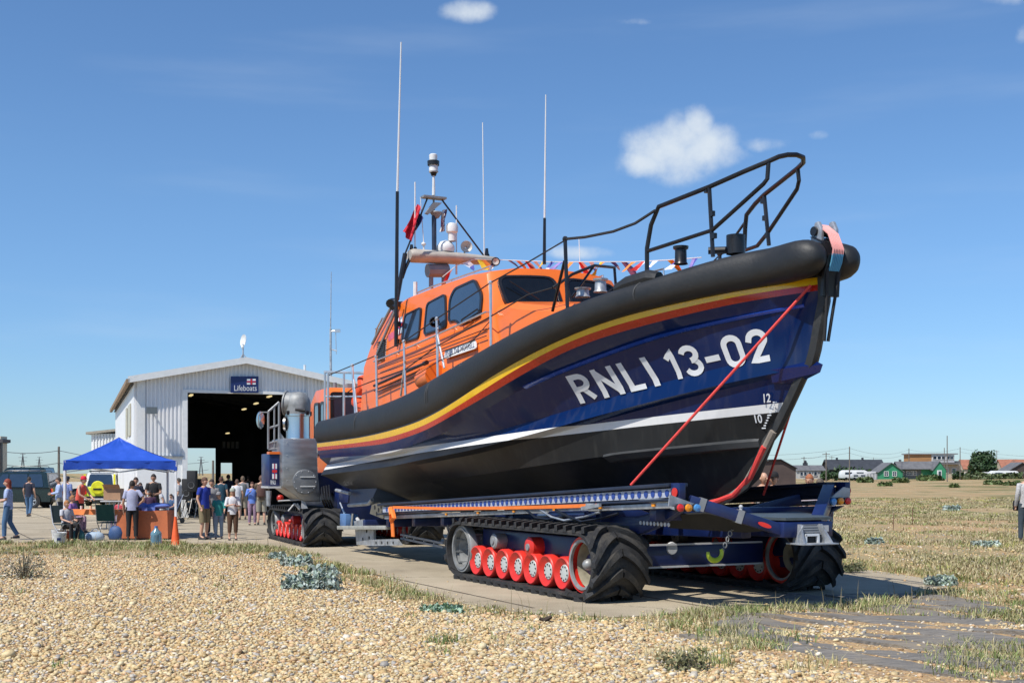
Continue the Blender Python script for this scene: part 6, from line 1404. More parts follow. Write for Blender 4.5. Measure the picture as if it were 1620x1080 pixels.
# ================================================================== CARS IN THE YARD
def car_(loc,rz,L_,Wd,Hh,body,label,cat='car',rear=None,suv=True,roofm=None,rails=True):
    t=thing('parked_car',loc,label,cat,rz=rz)
    # x forward, y left ; profile in x,z
    h1=Hh*.56;g0=.22
    prof=[(-L_/2+.04,g0+.1),(-L_/2,h1*.62),(-L_/2+.05,h1),(-L_/2+.12,h1+.02),(L_*.22,h1+.02),(L_*.42,h1-.10),(L_/2-.04,h1*.78),(L_/2,h1*.5),(L_/2-.05,g0+.08)]
    q=MB();ring=lambda y,k:[Vector((x*(1-.02*k),y,z if z<h1*.7 else z-.03*k)) for x,z in prof]
    q.loft([ring(-Wd/2+.06,1),ring(-Wd/2,0),ring(Wd/2,0),ring(Wd/2-.06,1)],caps=True);b=q.build('body',body,t,ang=25)
    xr0=-L_/2+.12;xr1=L_*.20
    top=[(xr0+.16,Hh-.02),(xr0+.35,Hh),(xr1-.75,Hh),(xr1-.60,Hh-.04)]
    gp=[(xr0,h1)]+top+[(xr1,h1)]
    def rg(k): return [Vector((x,k*(Wd/2-.05 if z<h1+.1 else Wd/2-.20),z)) for x,z in gp]
    q=MB();q.loft([rg(-1),rg(1)],caps=True);c=q.build('cabin',roofm or body,t,ang=30)
    # glass
    def pane(P,n,nm='window'):
        n=Vector(n).normalized();f=MB();P=[Vector(p) for p in P];f.prism([p+n*.004 for p in rounded(P,.07,2)],n*.014);return f.build(nm,glass,c)
    zt_,zb_=Hh-.10,h1+.05
    for sg in(-1,1):
        def sp(x,z): k=(z-h1)/(Hh-h1);return Vector((x,sg*(Wd/2-.05-.15*k),z))
        nn=(0,sg,.3);xs=[xr0+.25,xr0+.25+(xr1-xr0)*.26,xr0+.25+(xr1-xr0)*.56,xr1-.35]
        for i in range(3):
            a,b2=xs[i]+.03,xs[i+1]-.03
            pane([sp(a+(.12 if i==0 else 0),zt_),sp(b2-(.42 if i==2 else 0),zt_),sp(b2,zb_),sp(a,zb_)],nn)
    pane([(xr0+.02,-Wd/2+.22,zb_),(xr0+.02,Wd/2-.22,zb_),(xr0+.15,Wd/2-.32,zt_),(xr0+.15,-Wd/2+.32,zt_)],(-1,0,.3),'rear_window')
    pane([(xr1-.02,-Wd/2+.16,zb_),(xr1-.02,Wd/2-.16,zb_),(xr1-.53,Wd/2-.27,zt_),(xr1-.53,-Wd/2+.27,zt_)],(1,0,.8),'windscreen')
    for x in(-L_*.30,L_*.31):
        for sg in(-1,1):
            q=MB();q.lathe([(-.0,.40),(.012,.40),(.012,0)],(x,sg*(Wd/2-.004),.36),(0,sg,0),20);q.build('wheel_arch',dark,t)
            q=MB();q.lathe([(0,.20),(.02,.30),(.0,.345),(-.2,.345),(-.2,.0)],(x,sg*(Wd/2+.01),.345),(0,sg,0),22);w_=q.build('wheel',rubber,t)
            q=MB();q.lathe([(0.0,.21),(.0,.19)],(x,sg*(Wd/2+.02),.345),(0,sg,0),22)
            for k in range(5):
                a=2*math.pi*k/5+.3;q.bar((x,sg*(Wd/2+.015),.345),(x+.2*math.cos(a),sg*(Wd/2+.015),.345+.2*math.sin(a)),.06,.02,up=(0,1,0))
            q.lathe([(0,0),(.02,.05),(0,.06)],(x,sg*(Wd/2+.015),.345),(0,sg,0),12);q.build('rim',alu,w_)
    for sg in(-1,1):
        q=MB();q.box((-L_/2+.0,sg*(Wd/2-.14),h1-.2),(.06,.16,.34));q.build('tail_light',lampm['red'],t);q=MB();q.box((L_/2-.03,sg*(Wd/2-.25),h1*.72),(.08,.3,.14));q.build('headlight',lgrey,t)
        q=MB();q.box((xr1-.3,sg*(Wd/2+.10),h1+.12),(.14,.2,.14));q.build('mirror',black,t)
        if rails: q=MB();q.tube([(xr0+.4,sg*(Wd/2-.28),Hh),(xr0+.5,sg*(Wd/2-.28),Hh+.07),(xr1-1.0,sg*(Wd/2-.28),Hh+.07),(xr1-.85,sg*(Wd/2-.28),Hh)],.02,6);q.build('roof_rail',black,t)
    for x,nm in((-L_/2-.03,'rear_bumper'),(L_/2+.01,'front_bumper')):
        q=MB();q.box((x,0,.42),(.12,Wd-.08,.22));q.build(nm,black,t,bev=.03)
    q=MB();q.box((-L_/2-.02,0,h1*.80),(.03,.5,.11));q.build('number_plate',yellow,t)
    return t,b,c
dgreen=mat('dark_green_car_paint',(.006,.018,.018),.25,coat=.35,var=.05);dblue=mat('dark_blue_car_paint',(.015,.02,.035),.2,coat=.6,var=.05);hi=mat('hi_vis_yellow',(.62,.72,.05),.4,var=.05);wcar=mat('white_car_paint',(.75,.75,.74),.3,coat=.4,var=.02)
g=G(38,803.5);car_(g+Vector((-1.0,.9,0)),R(180),4.7,1.85,1.80,dgreen,'dark green estate car side on, behind the man in jeans')
g=G(92,800);car_(g+Vector((.4,6,0)),R(195),4.4,1.75,1.65,dblue,'dark blue car partly hidden behind the left leg of the gazebo')
g=G(2,800);car_(g+Vector((-2.8,9,0)),R(180),4.5,1.9,2.1,dgreen,'tall dark vehicle cut off by the left edge of the view','car')
g=G(154,800);t,b,c=car_(g+Vector((0,2.2,0)),R(93),4.4,1.8,1.78,hi,'white and yellow rescue four wheel drive seen from the rear under the gazebo','car',roofm=wcar)
q=MB();q.lathe([(0,.33),(-.12,.36),(-.16,.32),(-.17,0)],(-2.24,.05,.98),(1,0,0),24);sw2=q.build('spare_wheel_cover',mat('cover_yellow',(.6,.6,.02),.4),t);q=MB();q.box((-2.42,.05,.90),(.02,.44,.09));q.build('plate_recess',black,sw2)
for sg in(-1,1): q=MB();q.box((-2.2,sg*.78,1.35),(.05,.10,.7));q.build('hi_vis_pillar',mat('pillar_yellow',(.7,.65,.02),.4),t)
q=MB();q.box((-1.9,0,1.86),(.2,1.2,.06));q.build('roof_bar',black,t)
# ================================================================== PEOPLE
def skinmesh(V,Ed,Rd):
    me=bpy.data.meshes.new('s');me.from_pydata(V,Ed,[]);o=bpy.data.objects.new('s',me);COL.objects.link(o)
    m=o.modifiers.new('k','SKIN');m.use_smooth_shade=True;s=o.modifiers.new('d','SUBSURF');s.levels=1;s.render_levels=1
    bm=bmesh.new();bm.from_mesh(me);bm.to_mesh(me);bm.free()
    if not me.skin_vertices: me.skin_vertices.new() if hasattr(me.skin_vertices,'new') else None
    sv=me.skin_vertices[0].data
    for i,r in enumerate(Rd): sv[i].radius=r if isinstance(r,tuple) else (r,r); sv[i].use_root=(i==0)
    dg=bpy.context.evaluated_depsgraph_get();ev=o.evaluated_get(dg);out=bpy.data.meshes.new_from_object(ev);bpy.data.objects.remove(o);bpy.data.meshes.remove(me);return out
SKIN=[mat('skin_light',(.55,.32,.22),.5,var=.05),mat('skin_tan',(.45,.25,.16),.5,var=.05),mat('skin_brown',(.2,.1,.06),.5,var=.05)]
eyem=mat('eye_dark',(.02,.015,.012),.3);lipm=mat('lip',(.35,.12,.10),.5)
def cloth(name,col,**k): return mat('cloth_'+name,col,.85,var=k.get('var',.12),vs=k.get('vs',9),bump=.25,bs=18)
def limb(q,pts,rs,n=10,caps=True): q.tube(pts,rs,n,caps=caps)
def person(px,fy,hpx,face,label,top,leg,skin=0,hair=(.05,.03,.02),sit=False,D=None,arms=None,short=False,sleeve=.55,hat=None,longhair=False,lean=0,bald=False,shoe=(.05,.045,.04),bag=None,skirt=False,stride=0,z0=0,legs=None,group='visitors at the open day',vest=False,armdown=True):
    D=D or F_*HC/(fy-HZ);Hm=hpx*D/F_;sc=Hm/(1.75 if not sit else 1.33);loc=Vector(((px-CX)/F_*D,D,z0))
    t=thing('person',loc,label,'person',rz=R(face),group=group,sc=sc)
    SK=SKIN[skin]
    hz=.50 if sit else .95
    up=lambda z,x=0:Vector((x,-lean*(z-hz)*1.0,z if not sit else z-.45))
    P=lambda x,y,z:Vector((x,y-lean*max(0,(z-.95)),z-(.45 if sit else 0)))
    A={}
    for sg,nm in((-1,'R'),(1,'L')):
        sh=P(sg*.17,.0,1.43);el=P(sg*.235,.04,1.15);wr=P(sg*.23,-.07,.92)
        if arms and nm in arms:
            e,w_=arms[nm];el=P(sg*e[0],e[1],e[2]);wr=P(sg*w_[0],w_[1],w_[2])
        elif sit: wr=P(sg*.12,-.32,1.08);el=P(sg*.23,-.08,1.16)
        A[nm]=(sh,el,wr)
    Lg={}
    for sg,nm in((-1,'R'),(1,'L')):
        st=stride*sg
        if sit: Lg[nm]=(Vector((sg*.09,0,.50)),Vector((sg*.12,-.42,.52)),Vector((sg*.11,-.40,.09)))
        else: Lg[nm]=(Vector((sg*.09,0,.93)),Vector((sg*.10,-st*.5-.01-.02,.50)),Vector((sg*.11,-st+.03+(.08 if st<0 else 0),.09+(.03 if st<0 else 0))))
    V=[P(0,0,.97),P(0,0,1.12),P(0,-.005,1.30),P(0,.01,1.45),P(0,0,1.53)]
    Rd=[(.14,.105),(.12,.095),(.145,.10),(.075,.07),(.05,.052)];Ed=[(0,1),(1,2),(2,3),(3,4)]
    for nm in('R','L'):
        sh,el,wr=A[nm];i=len(V);V+=[sh,el,wr,wr+(wr-el).normalized()*.06];Rd+=[.055,.040,.028,.032];Ed+=[(3,i),(i,i+1),(i+1,i+2),(i+2,i+3)]
        h,k,a=Lg[nm];i=len(V);V+=[h,(h+k)/2,k,k.lerp(a,.35),a,a+Vector((0,-.13,-.045))];Rd+=[.085,.075,.052,.056,.036,.034];Ed+=[(0,i)]+[(i+j,i+j+1) for j in range(5)]
    me=skinmesh([tuple(v) for v in V],Ed,Rd)
    # head, face, ears and fingers are appended so that the body stays one mesh
    q=MB();hc=P(0,-.02,1.635)
    q.k=0
    hv=[]
    n,m=14,11
    for i in range(m+1):
        th=math.pi*i/m
        for k in range(n):
            a=2*math.pi*k/n;x=math.sin(th)*math.cos(a);y=math.sin(th)*math.sin(a);z=math.cos(th)
            jaw=1-.28*max(0,-z)**1.2;hv.append(hc+Vector((x*.075*jaw,y*.095*(jaw if y<0 else 1-.15*max(0,-z)),z*.118)))
    fs=[]
    for i in range(m):
        for k in range(n): l=(k+1)%n;fs.append((i*n+l,i*n+k,(i+1)*n+k,(i+1)*n+l))
    q.add(hv,fs)
    q.sph(hc+Vector((0,-.10,-.012)),(.014,.022,.026),6,5)
    for sg in(-1,1): q.sph(hc+Vector((sg*.077,.005,-.01)),(.012,.022,.032),6,5)
    q.k=1
    for sg in(-1,1): q.sph(hc+Vector((sg*.030,-.086,.016)),(.013,.008,.008),6,4)
    q.k=2;q.sph(hc+Vector((0,-.088,-.055)),(.024,.010,.008),6,4);q.k=0
    for nm,sg in(('R',-1),('L',1)):
        sh,el,wr=A[nm];d=(wr-el).normalized();x=Vector((0,-1,0)) if abs(d.y)<.7 else Vector((0,0,1));x=(x-d*x.dot(d)).normalized();nrm=d.cross(x)*sg
        c=wr+d*.07
        for j in range(4):
            b=c+x*(.027-.018*j);l=(.062,.072,.067,.052)[j];q.tube([b-d*.02,b+d*l*.5,b+d*l*.9-nrm*.012],[.0095,.009,.007],5)
        q.tube([wr+d*.015+x*.022,wr+d*.045+x*.05-nrm*.01,wr+d*.075+x*.055-nrm*.02],[.011,.010,.008],5)
    bm=bmesh.new();bm.from_mesh(me);tmp=bpy.data.meshes.new('h');tmp.from_pydata(q.v,[],q.f);tmp.polygons.foreach_set('material_index',q.m);bm.from_mesh(tmp);bpy.data.meshes.remove(tmp)
    for f in bm.faces:f.smooth=True
    bm.to_mesh(me);bm.free();body=meshobj('body',me,t);me.materials.clear()
    for mm in(SK,eyem,lipm): me.materials.append(mm)
    # shirt
    def ell(c,rx,ry,n=14): return [Vector((c.x+rx*math.cos(2*math.pi*k/n),c.y+ry*math.sin(2*math.pi*k/n),c.z)) for k in range(n)]
    q=MB();hem=.88 if not sit else .93
    q.loft([ell(P(0,0,hem),.175,.128),ell(P(0,0,1.0),.172,.125),ell(P(0,0,1.14),.160,.118),ell(P(0,0,1.30),.178,.125),ell(P(0,0,1.40),.180,.110),ell(P(0,.005,1.455),.125,.085),ell(P(0,.005,1.49),.065,.062)])
    if not vest:
        for nm in('R','L'):
            sh,el,wr=A[nm];sl=sleeve
            if sl<=1: q.tube([sh.lerp(P(0,0,1.40),.35),sh,sh.lerp(el,.5*sl*2 if sl<.5 else .5),sh.lerp(el,min(1,sl*1.0))],[.068,.068,.062,.060],10,caps=False)
            else: q.tube([sh.lerp(P(0,0,1.40),.35),sh,sh.lerp(el,.5),el,el.lerp(wr,.5),wr],[.068,.068,.058,.052,.045,.038],10,caps=False)
    q.build('shirt',top,t,ang=60)
    # legs
    q=MB()
    if skirt:
        q.loft([ell(P(0,0,1.02),.155,.115),ell(P(0,0,.9),.18,.13),ell(Vector((0,-.02,.45)),.22,.17)])
    else:
        for nm in('R','L'):
            h,k,a=Lg[nm]
            if short: q.tube([h+Vector((0,0,.05)),h.lerp(k,.35),h.lerp(k,.8),h.lerp(k,1.05)],[.098,.10,.092,.092],10,caps=False)
            else: q.tube([h+Vector((0,0,.05)),h.lerp(k,.35),k,k.lerp(a,.5),a+Vector((0,0,.02))],[.098,.096,.070,.066,.058 if legs!='capri' else .055],10,caps=False) if legs!='capri' else q.tube([h+Vector((0,0,.05)),h.lerp(k,.35),k,k.lerp(a,.55)],[.102,.10,.078,.066],10,caps=False)
        q.loft([ell(P(0,0,1.04),.150,.112),ell(P(0,0,.97),.168,.12),ell(P(0,0,.88),.165,.118),ell(P(0,0,.84),.10,.09)],caps=True)
    q.build('trousers' if not(short or skirt) else ('shorts' if short else 'skirt'),leg,t,ang=60)
    q=MB();sm=mat('shoe_%d'%int(shoe[0]*1000),shoe,.6)
    for nm in('R','L'):
        a=Lg[nm][2];q2=[[a+Vector((x*w_,y,z)) for x,z in((-1,-.085),(1,-.085),(1,-.045),(.7,h_),(-.7,h_))] for y,w_,h_ in((.06,.03,-.01),(.02,.038,.0),(-.06,.042,-.03),(-.14,.04,-.045),(-.18,.022,-.055))];q.loft(q2,caps=True)
    sh_=q.build('shoes',sm,t,ang=50)
    # hair
    if not bald:
        q=MB();hv=[];n,m=14,7
        for i in range(m+1):
            th=math.pi*.62*i/m
            for k in range(n):
                a=2*math.pi*k/n;x=math.sin(th)*math.cos(a);y=math.sin(th)*math.sin(a);z=math.cos(th)
                frontc=(y<-.2);s_=1.10
                if frontc and z<.35: z=.35+(z-.35)*.15;s_=1.02
                hv.append(hc+Vector((x*.080*s_,y*.098*s_+.006,z*.122*1.06+.004)))
        fs=[]
        for i in range(m):
            for k in range(n): l=(k+1)%n;fs.append((i*n+l,i*n+k,(i+1)*n+k,(i+1)*n+l))
        q.add(hv,fs)
        if longhair: q.loft([ell(hc+Vector((0,.03,-.02)),.088,.075),ell(hc+Vector((0,.05,-.12)),.095,.06),ell(hc+Vector((0,.06,-.24)),.085,.045),ell(hc+Vector((0,.06,-.30)),.05,.03)],caps=True)
        q.build('hair',mat('hair_%d_%d'%(int(hair[0]*1000),int(hair[1]*1000)),hair,.7,var=.3,vs=40,bump=.4,bs=60),t,ang=80)
    if hat:
        q=MB();q.lathe([(.0,.098),(.05,.098),(.09,.082),(.115,.05),(.122,0)],hc+Vector((0,.004,.035)),(0,0,1),18);q.prism([hc+Vector((x,y,.040)) for x,y in((-.07,-.07),(-.06,-.14),(-.02,-.17),(.02,-.17),(.06,-.14),(.07,-.07))],(0,0,.008));q.build('cap',hat,t,ang=60)
    if bag:
        kind,bm_=bag;q=MB()
        if kind=='backpack': q.loft([ell(P(0,.17,z),rx,ry,10) for z,rx,ry in((1.00,.10,.05),(1.03,.14,.085),(1.22,.145,.10),(1.38,.12,.08),(1.43,.06,.04))],caps=True);q.tube([P(-.1,.1,1.42),P(-.12,-.12,1.38),P(-.12,-.13,1.2),P(-.15,.05,1.05)],.018,6);q.tube([P(.1,.1,1.42),P(.12,-.12,1.38),P(.12,-.13,1.2),P(.15,.05,1.05)],.018,6);nm='backpack'
        elif kind=='shoulder': q.box(P(.26,.02,1.02),(.10,.30,.26));q.tube([P(.26,-.12,1.15),P(.12,-.05,1.47),P(.2,.1,1.45),P(.26,.14,1.15)],.012,5);nm='shoulder_bag'
        else: q.box(A['L'][2]+Vector((.02,0,-.22)),(.06,.26,.30));q.tube([A['L'][2]+Vector((0,-.08,-.08)),A['L'][2]+Vector((0,0,0)),A['L'][2]+Vector((0,.08,-.08))],.01,5);nm='carrier_bag'
        q.v=[tuple(Matrix.Rotation(R(face),3,'Z')@(Vector(v)*sc)) for v in q.v];o=q.build(nm,bm_,None,bev=.0);o.location=loc;tag(o,BAGL.pop(0),'bag')
    return t
BAGL=['grey backpack on the man in grey at the doorway','tan shoulder bag on the woman in the blue blouse','dark backpack on the man in khaki nearest the tractor','white carrier bag held by the boy in the teal shirt','black waist bag on the man at the right edge','backpack worn by the man left of the gazebo leg']
C=cloth
jeans=C('jeans',(.06,.13,.24),vs=4,var=.3);blackc=C('black',(.012,.012,.014));navyc=C('navy',(.015,.02,.04));khaki=C('khaki',(.20,.16,.09));whitec=C('white',(.62,.62,.64));teal=C('teal',(.02,.22,.21))
royal=C('royal',(.015,.04,.32));lblue=C('light_blue',(.32,.40,.60),vs=25,var=.4);coral=C('coral',(.72,.10,.07));lav=C('lavender_grey',(.36,.38,.52));brown=C('brown',(.09,.045,.025));grey_=C('grey',(.22,.22,.23));greyb=C('greige',(.28,.25,.2));pat=C('mauve',(.30,.20,.28),vs=30,var=.5);bluel=C('sky_blouse',(.12,.22,.60));dteal=C('dark_teal',(.01,.05,.08));capred=C('cap_red',(.6,.02,.04))
fold={'R':((.24,-.05,1.17),(.05,-.24,1.22)),'L':((.24,-.05,1.17),(.08,-.25,1.18))}
hold={'R':((.23,-.06,1.16),(.10,-.28,1.12)),'L':((.23,-.06,1.16),(.08,-.28,1.12))}
person(13,853.5,96,-78,'red haired woman in light blue patterned top and jeans at the left edge',lblue,jeans,hair=(.22,.035,.015),longhair=True,stride=.12,sleeve=.8,arms={'R':((.22,-.05,1.16),(.18,-.30,1.14)),'L':((.23,-.03,1.15),(.2,-.28,1.1))})
person(46,817,63,182,'man in navy t-shirt and jeans walking away past the dark green car',navyc,jeans,hair=(.03,.02,.015),stride=.16,sleeve=.6)
person(93,826,71,-60,'man in pale blue shirt just left of the gazebo leg',lblue,greyb,sleeve=1.5,bag=None,arms=hold)
person(106,824,70,160,'person in blue checked top behind the left gazebo leg',C('check_blue',(.15,.2,.4),vs=40,var=.6),grey_,hat=navyc,sleeve=.8)
person(125,838,84,70,'woman in red cap and coral vest leaning over the table',coral,blackc,hat=capred,vest=True,lean=.25,arms={'R':((.24,-.16,1.17),(.10,-.42,1.02)),'L':((.24,-.18,1.17),(.12,-.44,1.04))},hair=(.05,.02,.01))
person(114,842,60,80,'seated child in purple having hair braided under the red capped woman',C('purple',(.3,.15,.42)),pat,sit=True,hair=(.3,.13,.05))
person(105,856,66,55,'ginger haired woman in grey white shirt sitting on the folding chair',C('pale_grey',(.45,.46,.50)),blackc,sit=True,hair=(.35,.15,.05),sleeve=.6,z0=.0,arms={'L':((.23,-.06,1.14),(.14,-.3,1.12))})
person(190,838,52,-20,'seated woman in red and mauve top behind the folding table',C('red_mauve',(.45,.05,.07),vs=20,var=.5),pat,sit=True,hair=(.04,.02,.02),D=38)
person(209,854,94,188,'woman in lavender grey t-shirt and black trousers standing with hand on hip under the gazebo',lav,blackc,hair=(.02,.015,.012),sleeve=.65,arms={'R':((.36,.05,1.20),(.17,-.02,1.04)),'L':((.25,.03,1.12),(.25,-.05,.86))},skin=1)
person(215,838,83,10,'man in navy shirt behind the woman with hand on hip',navyc,blackc,D=38,sleeve=.6)
person(222,832,66,5,'smaller woman in dark jacket between the two gazebo helpers',navyc,pat,D=42)
person(243,838,88,8,'tall man in black t-shirt standing behind the orange covered table',blackc,blackc,D=38,hair=(.02,.015,.01),sleeve=.6,arms=hold,skin=1)
person(238,841,66,5,'long haired dark girl in front of the man in black',C('plum',(.05,.02,.06)),blackc,D=36.5,hair=(.012,.01,.012),longhair=True,skin=2,sleeve=1.5)
person(259,830,62,-70,'older man in white shirt bending near the right gazebo leg',whitec,grey_,D=41,hair=(.5,.5,.5),lean=.35)
person(283,822,66,-90,'man in checked shirt and khaki trousers beside the boathouse door jamb',C('check_grey',(.42,.42,.42),vs=45,var=.5),khaki,sleeve=.8,hair=(.06,.05,.04))
person(323,853,98,62,'man in royal blue t-shirt and cargo shorts looking up at the boat',royal,khaki,short=True,hair=(.10,.05,.03),sleeve=.6,shoe=(.03,.03,.03))
person(335,846,88,5,'person in black trousers with glasses behind the man in royal blue',grey_,navyc,hair=(.04,.025,.02),arms={'R':((.22,-.1,1.15),(.04,-.2,1.42))})
person(346,852,73,15,'boy in teal shirt and pale cap holding a white bag',teal,C('steel_blue',(.2,.26,.34)),hat=grey_,sleeve=1.0,bag=None,arms={'L':((.22,-.1,1.15),(.20,-.25,1.05))})
person(368,854,81,20,'fair haired girl in white top, pale cap and brown capri trousers',whitec,brown,hat=C('cap_sage',(.35,.38,.32)),hair=(.3,.2,.1),longhair=True,sleeve=1.0,arms=fold,legs='capri')
person(350,826,72,185,'person in dark teal top in the doorway shade behind the boy',dteal,blackc,hair=(.06,.02,.01))
person(375,822,64,200,'woman with hair in a bun and white top near the doorway',whitec,greyb,hair=(.09,.045,.03),short=True)
person(384,821,68,195,'man in grey with a backpack near the doorway',grey_,greyb,short=True,hair=(.12,.08,.05),bag=('backpack',C('pack_grey',(.12,.13,.13))))
person(399,830,68,15,'woman in blue blouse and mauve trousers with a tan bag',bluel,pat,hair=(.06,.02,.012),bag=('shoulder',C('tan_bag',(.33,.27,.15))),sleeve=1.5,arms={'R':((.24,-.08,1.2),(.10,-.22,1.36))})
person(413.5,830,78,190,'man in brown shirt and khaki shorts next to the tractor platform',C('olive_brown',(.13,.09,.06)),C('stone',(.30,.28,.22)),short=True,hair=(.10,.05,.04),bag=('backpack',C('pack_dark',(.10,.05,.04))),sleeve=.9,arms={'R':((.24,-.1,1.22),(.10,-.2,1.45)),'L':((.24,-.1,1.22),(.10,-.2,1.45))})
person(309,815,60,170,'person in black standing in the dark doorway by the loudspeakers',blackc,blackc,D=52)
person(361,818,62,170,'person in dark clothes deeper inside the doorway',navyc,blackc,D=53);person(392,815,58,185,'dark haired visitor in green top inside the doorway',C('moss',(.05,.07,.04)),blackc,D=55)
person(1624,858,112,175,'man in pale grey shirt walking out of the right edge',C('pale_shirt',(.42,.42,.42),vs=30,var=.35),C('dark_jeans',(.05,.07,.09)),sleeve=1.5,stride=.12,bag=None)
q=MB();p=G(1609,857);q.box((p.x-.02,p.y-.05,.93),(.16,.24,.26));o=q.build('waist_bag',blackc,bev=.04);tag(o,'black waist bag at the hip of the man at the right edge','bag')
person(1207,0,140,30,'bald man whose head shows above the far rail below the bow',C('shirt_pale',(.4,.4,.42)),greyb,D=24.5,bald=True);person(1224,0,142,-10,'man in black cap behind the far rail below the bow',blackc,blackc,D=24,hat=blackc,sleeve=.9)
person(1281,0,138,-30,'ginger visitor in white and mauve top beside the far track unit',C('white_mauve',(.55,.5,.58),vs=12,var=.35),greyb,D=24.3,hair=(.35,.12,.05),sleeve=1.0,arms=hold)
person(1307,0,122,-60,'person in white and navy striped top behind the far lamp cluster',C('stripe',(.35,.38,.5),vs=40,var=.8),jeans,D=26,hair=(.1,.08,.06),sleeve=1.2,lean=.25)
# ================================================================== GAZEBO AND STALL
gz=thing('gazebo',(0,0,0),'blue pop up gazebo with white legs over the stall tables','gazebo')
D0=31.6;D1=34.6
c1,c2=W(100,0,D0).x,W(284,0,D0).x;zt0=HC+(HZ-743)/F_*D0;zt1=HC+(HZ-728)/F_*D0
cb=mat('gazebo_blue',(.016,.08,.48),.55,var=.10,vs=3,bump=.5,bs=6);apx=HC+(HZ-691)/F_*33
cx_=(c1+c2)/2;cy_=(D0+D1)/2
q=MB();cor=[Vector((-11.5,31.6,zt1)),Vector((-8.85,32.55,zt1)),Vector((-9.85,35.35,zt1)),Vector((-12.5,34.4,zt1))];ap_=sum(cor,Vector())/4;ap_.z=apx;gc_=ap_.copy()
N=10
for i in range(4):
    a,b=cor[i],cor[(i+1)%4];rows=[]
    for j in range(N+1):
        v=j/N;row=[]
        for k in range(N+1):
            u=k/N;e=a.lerp(b,u);p=e.lerp(ap_,v);p.z=zt1+(apx-zt1)*(v**1.30);p.z-=.10*math.sin(math.pi*u)*(1-v)*.6
            p+= Vector((random.uniform(-1,1),random.uniform(-1,1),random.uniform(-1,1)))*.006+Vector((0,0,.03*math.sin(u*23+i+v*3)*v*(1-v*.6)));row.append(p)
        rows.append(row)
    q.loft(rows,closed=False)
cn=q.build('canopy',cb,gz,ang=60)
for i in range(4):
    a,b=cor[i],cor[(i+1)%4];q=MB();rows=[]
    for z_ in(0,.12,.25):
        rows.append([a.lerp(b,k/16)+Vector((0,0,-z_-(.0 if z_<.2 else .0-.05*math.sin(math.pi*k/16))))+(ap_-a.lerp(b,.5)).normalized()*-.02*math.sin(k*1.9+z_*9)*(1 if z_ else 0) for k in range(17)])
    q.loft(rows,closed=False);q.build('valance',cb,gz,ang=60)
for i,p in enumerate(cor):
    q=MB();s=.055;x=p.x+(gc_.x-p.x)*.02;y=p.y+(gc_.y-p.y)*.02;q.box((x,y,zt1/2),(s,s,zt1));q.box((x,y,.01),(.12,.12,.02));q.build('leg',mat('gazebo_leg_white',(.72,.73,.75),.4),gz)
for i in range(4):
    a,b=cor[i].lerp(gc_,.03),cor[(i+1)%4].lerp(gc_,.03);z_=zt1-.30;m_=(a+b)/2;q=MB();
    for s_,e_ in((a,m_),(m_,b)):
        q.tube([Vector((s_.x,s_.y,z_)),Vector((e_.x,e_.y,z_+.2))],.014,5);q.tube([Vector((s_.x,s_.y,z_+.2)),Vector((e_.x,e_.y,z_))],.014,5)
    q.build('truss',alu,gz)
# tables, cloths, chairs
def table(px,py,w_,d_,h_,label,top=white,D=None,cat='table',legs=True):
    g=G(px,py) if D is None else base(px,D,0);t=thing('folding_table',g,label,cat);q=MB();q.box((0,0,h_-.02),(w_,d_,.04));q.build('table_top',top,t,bev=.01)
    for sg in(-1,1):
        q=MB();x=sg*(w_/2-.15)
        q.tube([(x-.12*sg,-d_/2+.06,0),(x,-d_/2+.06,h_-.04)],.018,6);q.tube([(x+.02,d_/2-.06,0),(x,d_/2-.06,h_-.04)],.018,6);q.tube([(x-.06*sg,-d_/2+.06,h_*.5),(x-.03*sg,d_/2-.06,h_*.5)],.014,6);q.build('leg',galv,t)
    return t,g
t,g=table(232,852,1.3,.65,.74,'folding table under the orange cloth below the tall man in black')
orc=mat('orange_tablecloth',(.45,.13,.05),.8,var=.12,vs=3,bump=.3,bs=12)  # orange kept dull: the shade on the cloth is put into its colour
def drape(g,w_,d_,h_,drop,label,m):
    q=MB();n=40;per=[]
    for k in range(n):
        a=k/n*2*(w_+d_)
        if a<w_:p=(-w_/2+a,-d_/2)
        elif a<w_+d_:p=(w_/2,-d_/2+a-w_)
        elif a<2*w_+d_:p=(w_/2-(a-w_-d_),d_/2)
        else:p=(-w_/2,d_/2-(a-2*w_-d_))
        per.append(p)
    rows=[[Vector((p[0]*.99,p[1]*.99,h_+.006)) for p in per]]
    for j in range(1,6):
        z=h_+.006-drop*j/5;rows.append([Vector((p[0]*(1.0+.012*j)+.022*j/5*math.sin(k*1.7),p[1]*(1.0+.02*j)+.022*j/5*math.cos(k*1.7),z)) for k,p in enumerate(per)])
    q.loft(rows);q.poly([Vector((p[0]*.99,p[1]*.99,h_+.007)) for p in per]);o=q.build('tablecloth',m,ang=60);o.location=g;return tag(o,label,'tablecloth')
drape(g,1.34,.68,.75,.72,'orange cloth hanging to the ground over the right hand stall table',orc)
q=MB();q.box((0,0,0),(.35,.4,.10));q.sph((-.32,0,.06),(.28,.2,.13),12,7);q.sph((.2,.05,.08),(.35,.22,.08),12,7);o=q.build('blue_garments',mat('garment_blue',(.12,.2,.55),.85,bump=.4,bs=10));o.location=g+Vector((.1,0,.80));tag(o,'heap of pale blue garments on the orange covered table','clothes')
t,g=table(150,845,1.6,.6,.70,'folding table with orange runner left of the green chair')
drape(g,1.62,.62,.71,.14,'short orange cloth on the left hand stall table',mat('orange_runner',(.75,.22,.06),.8,var=.1))
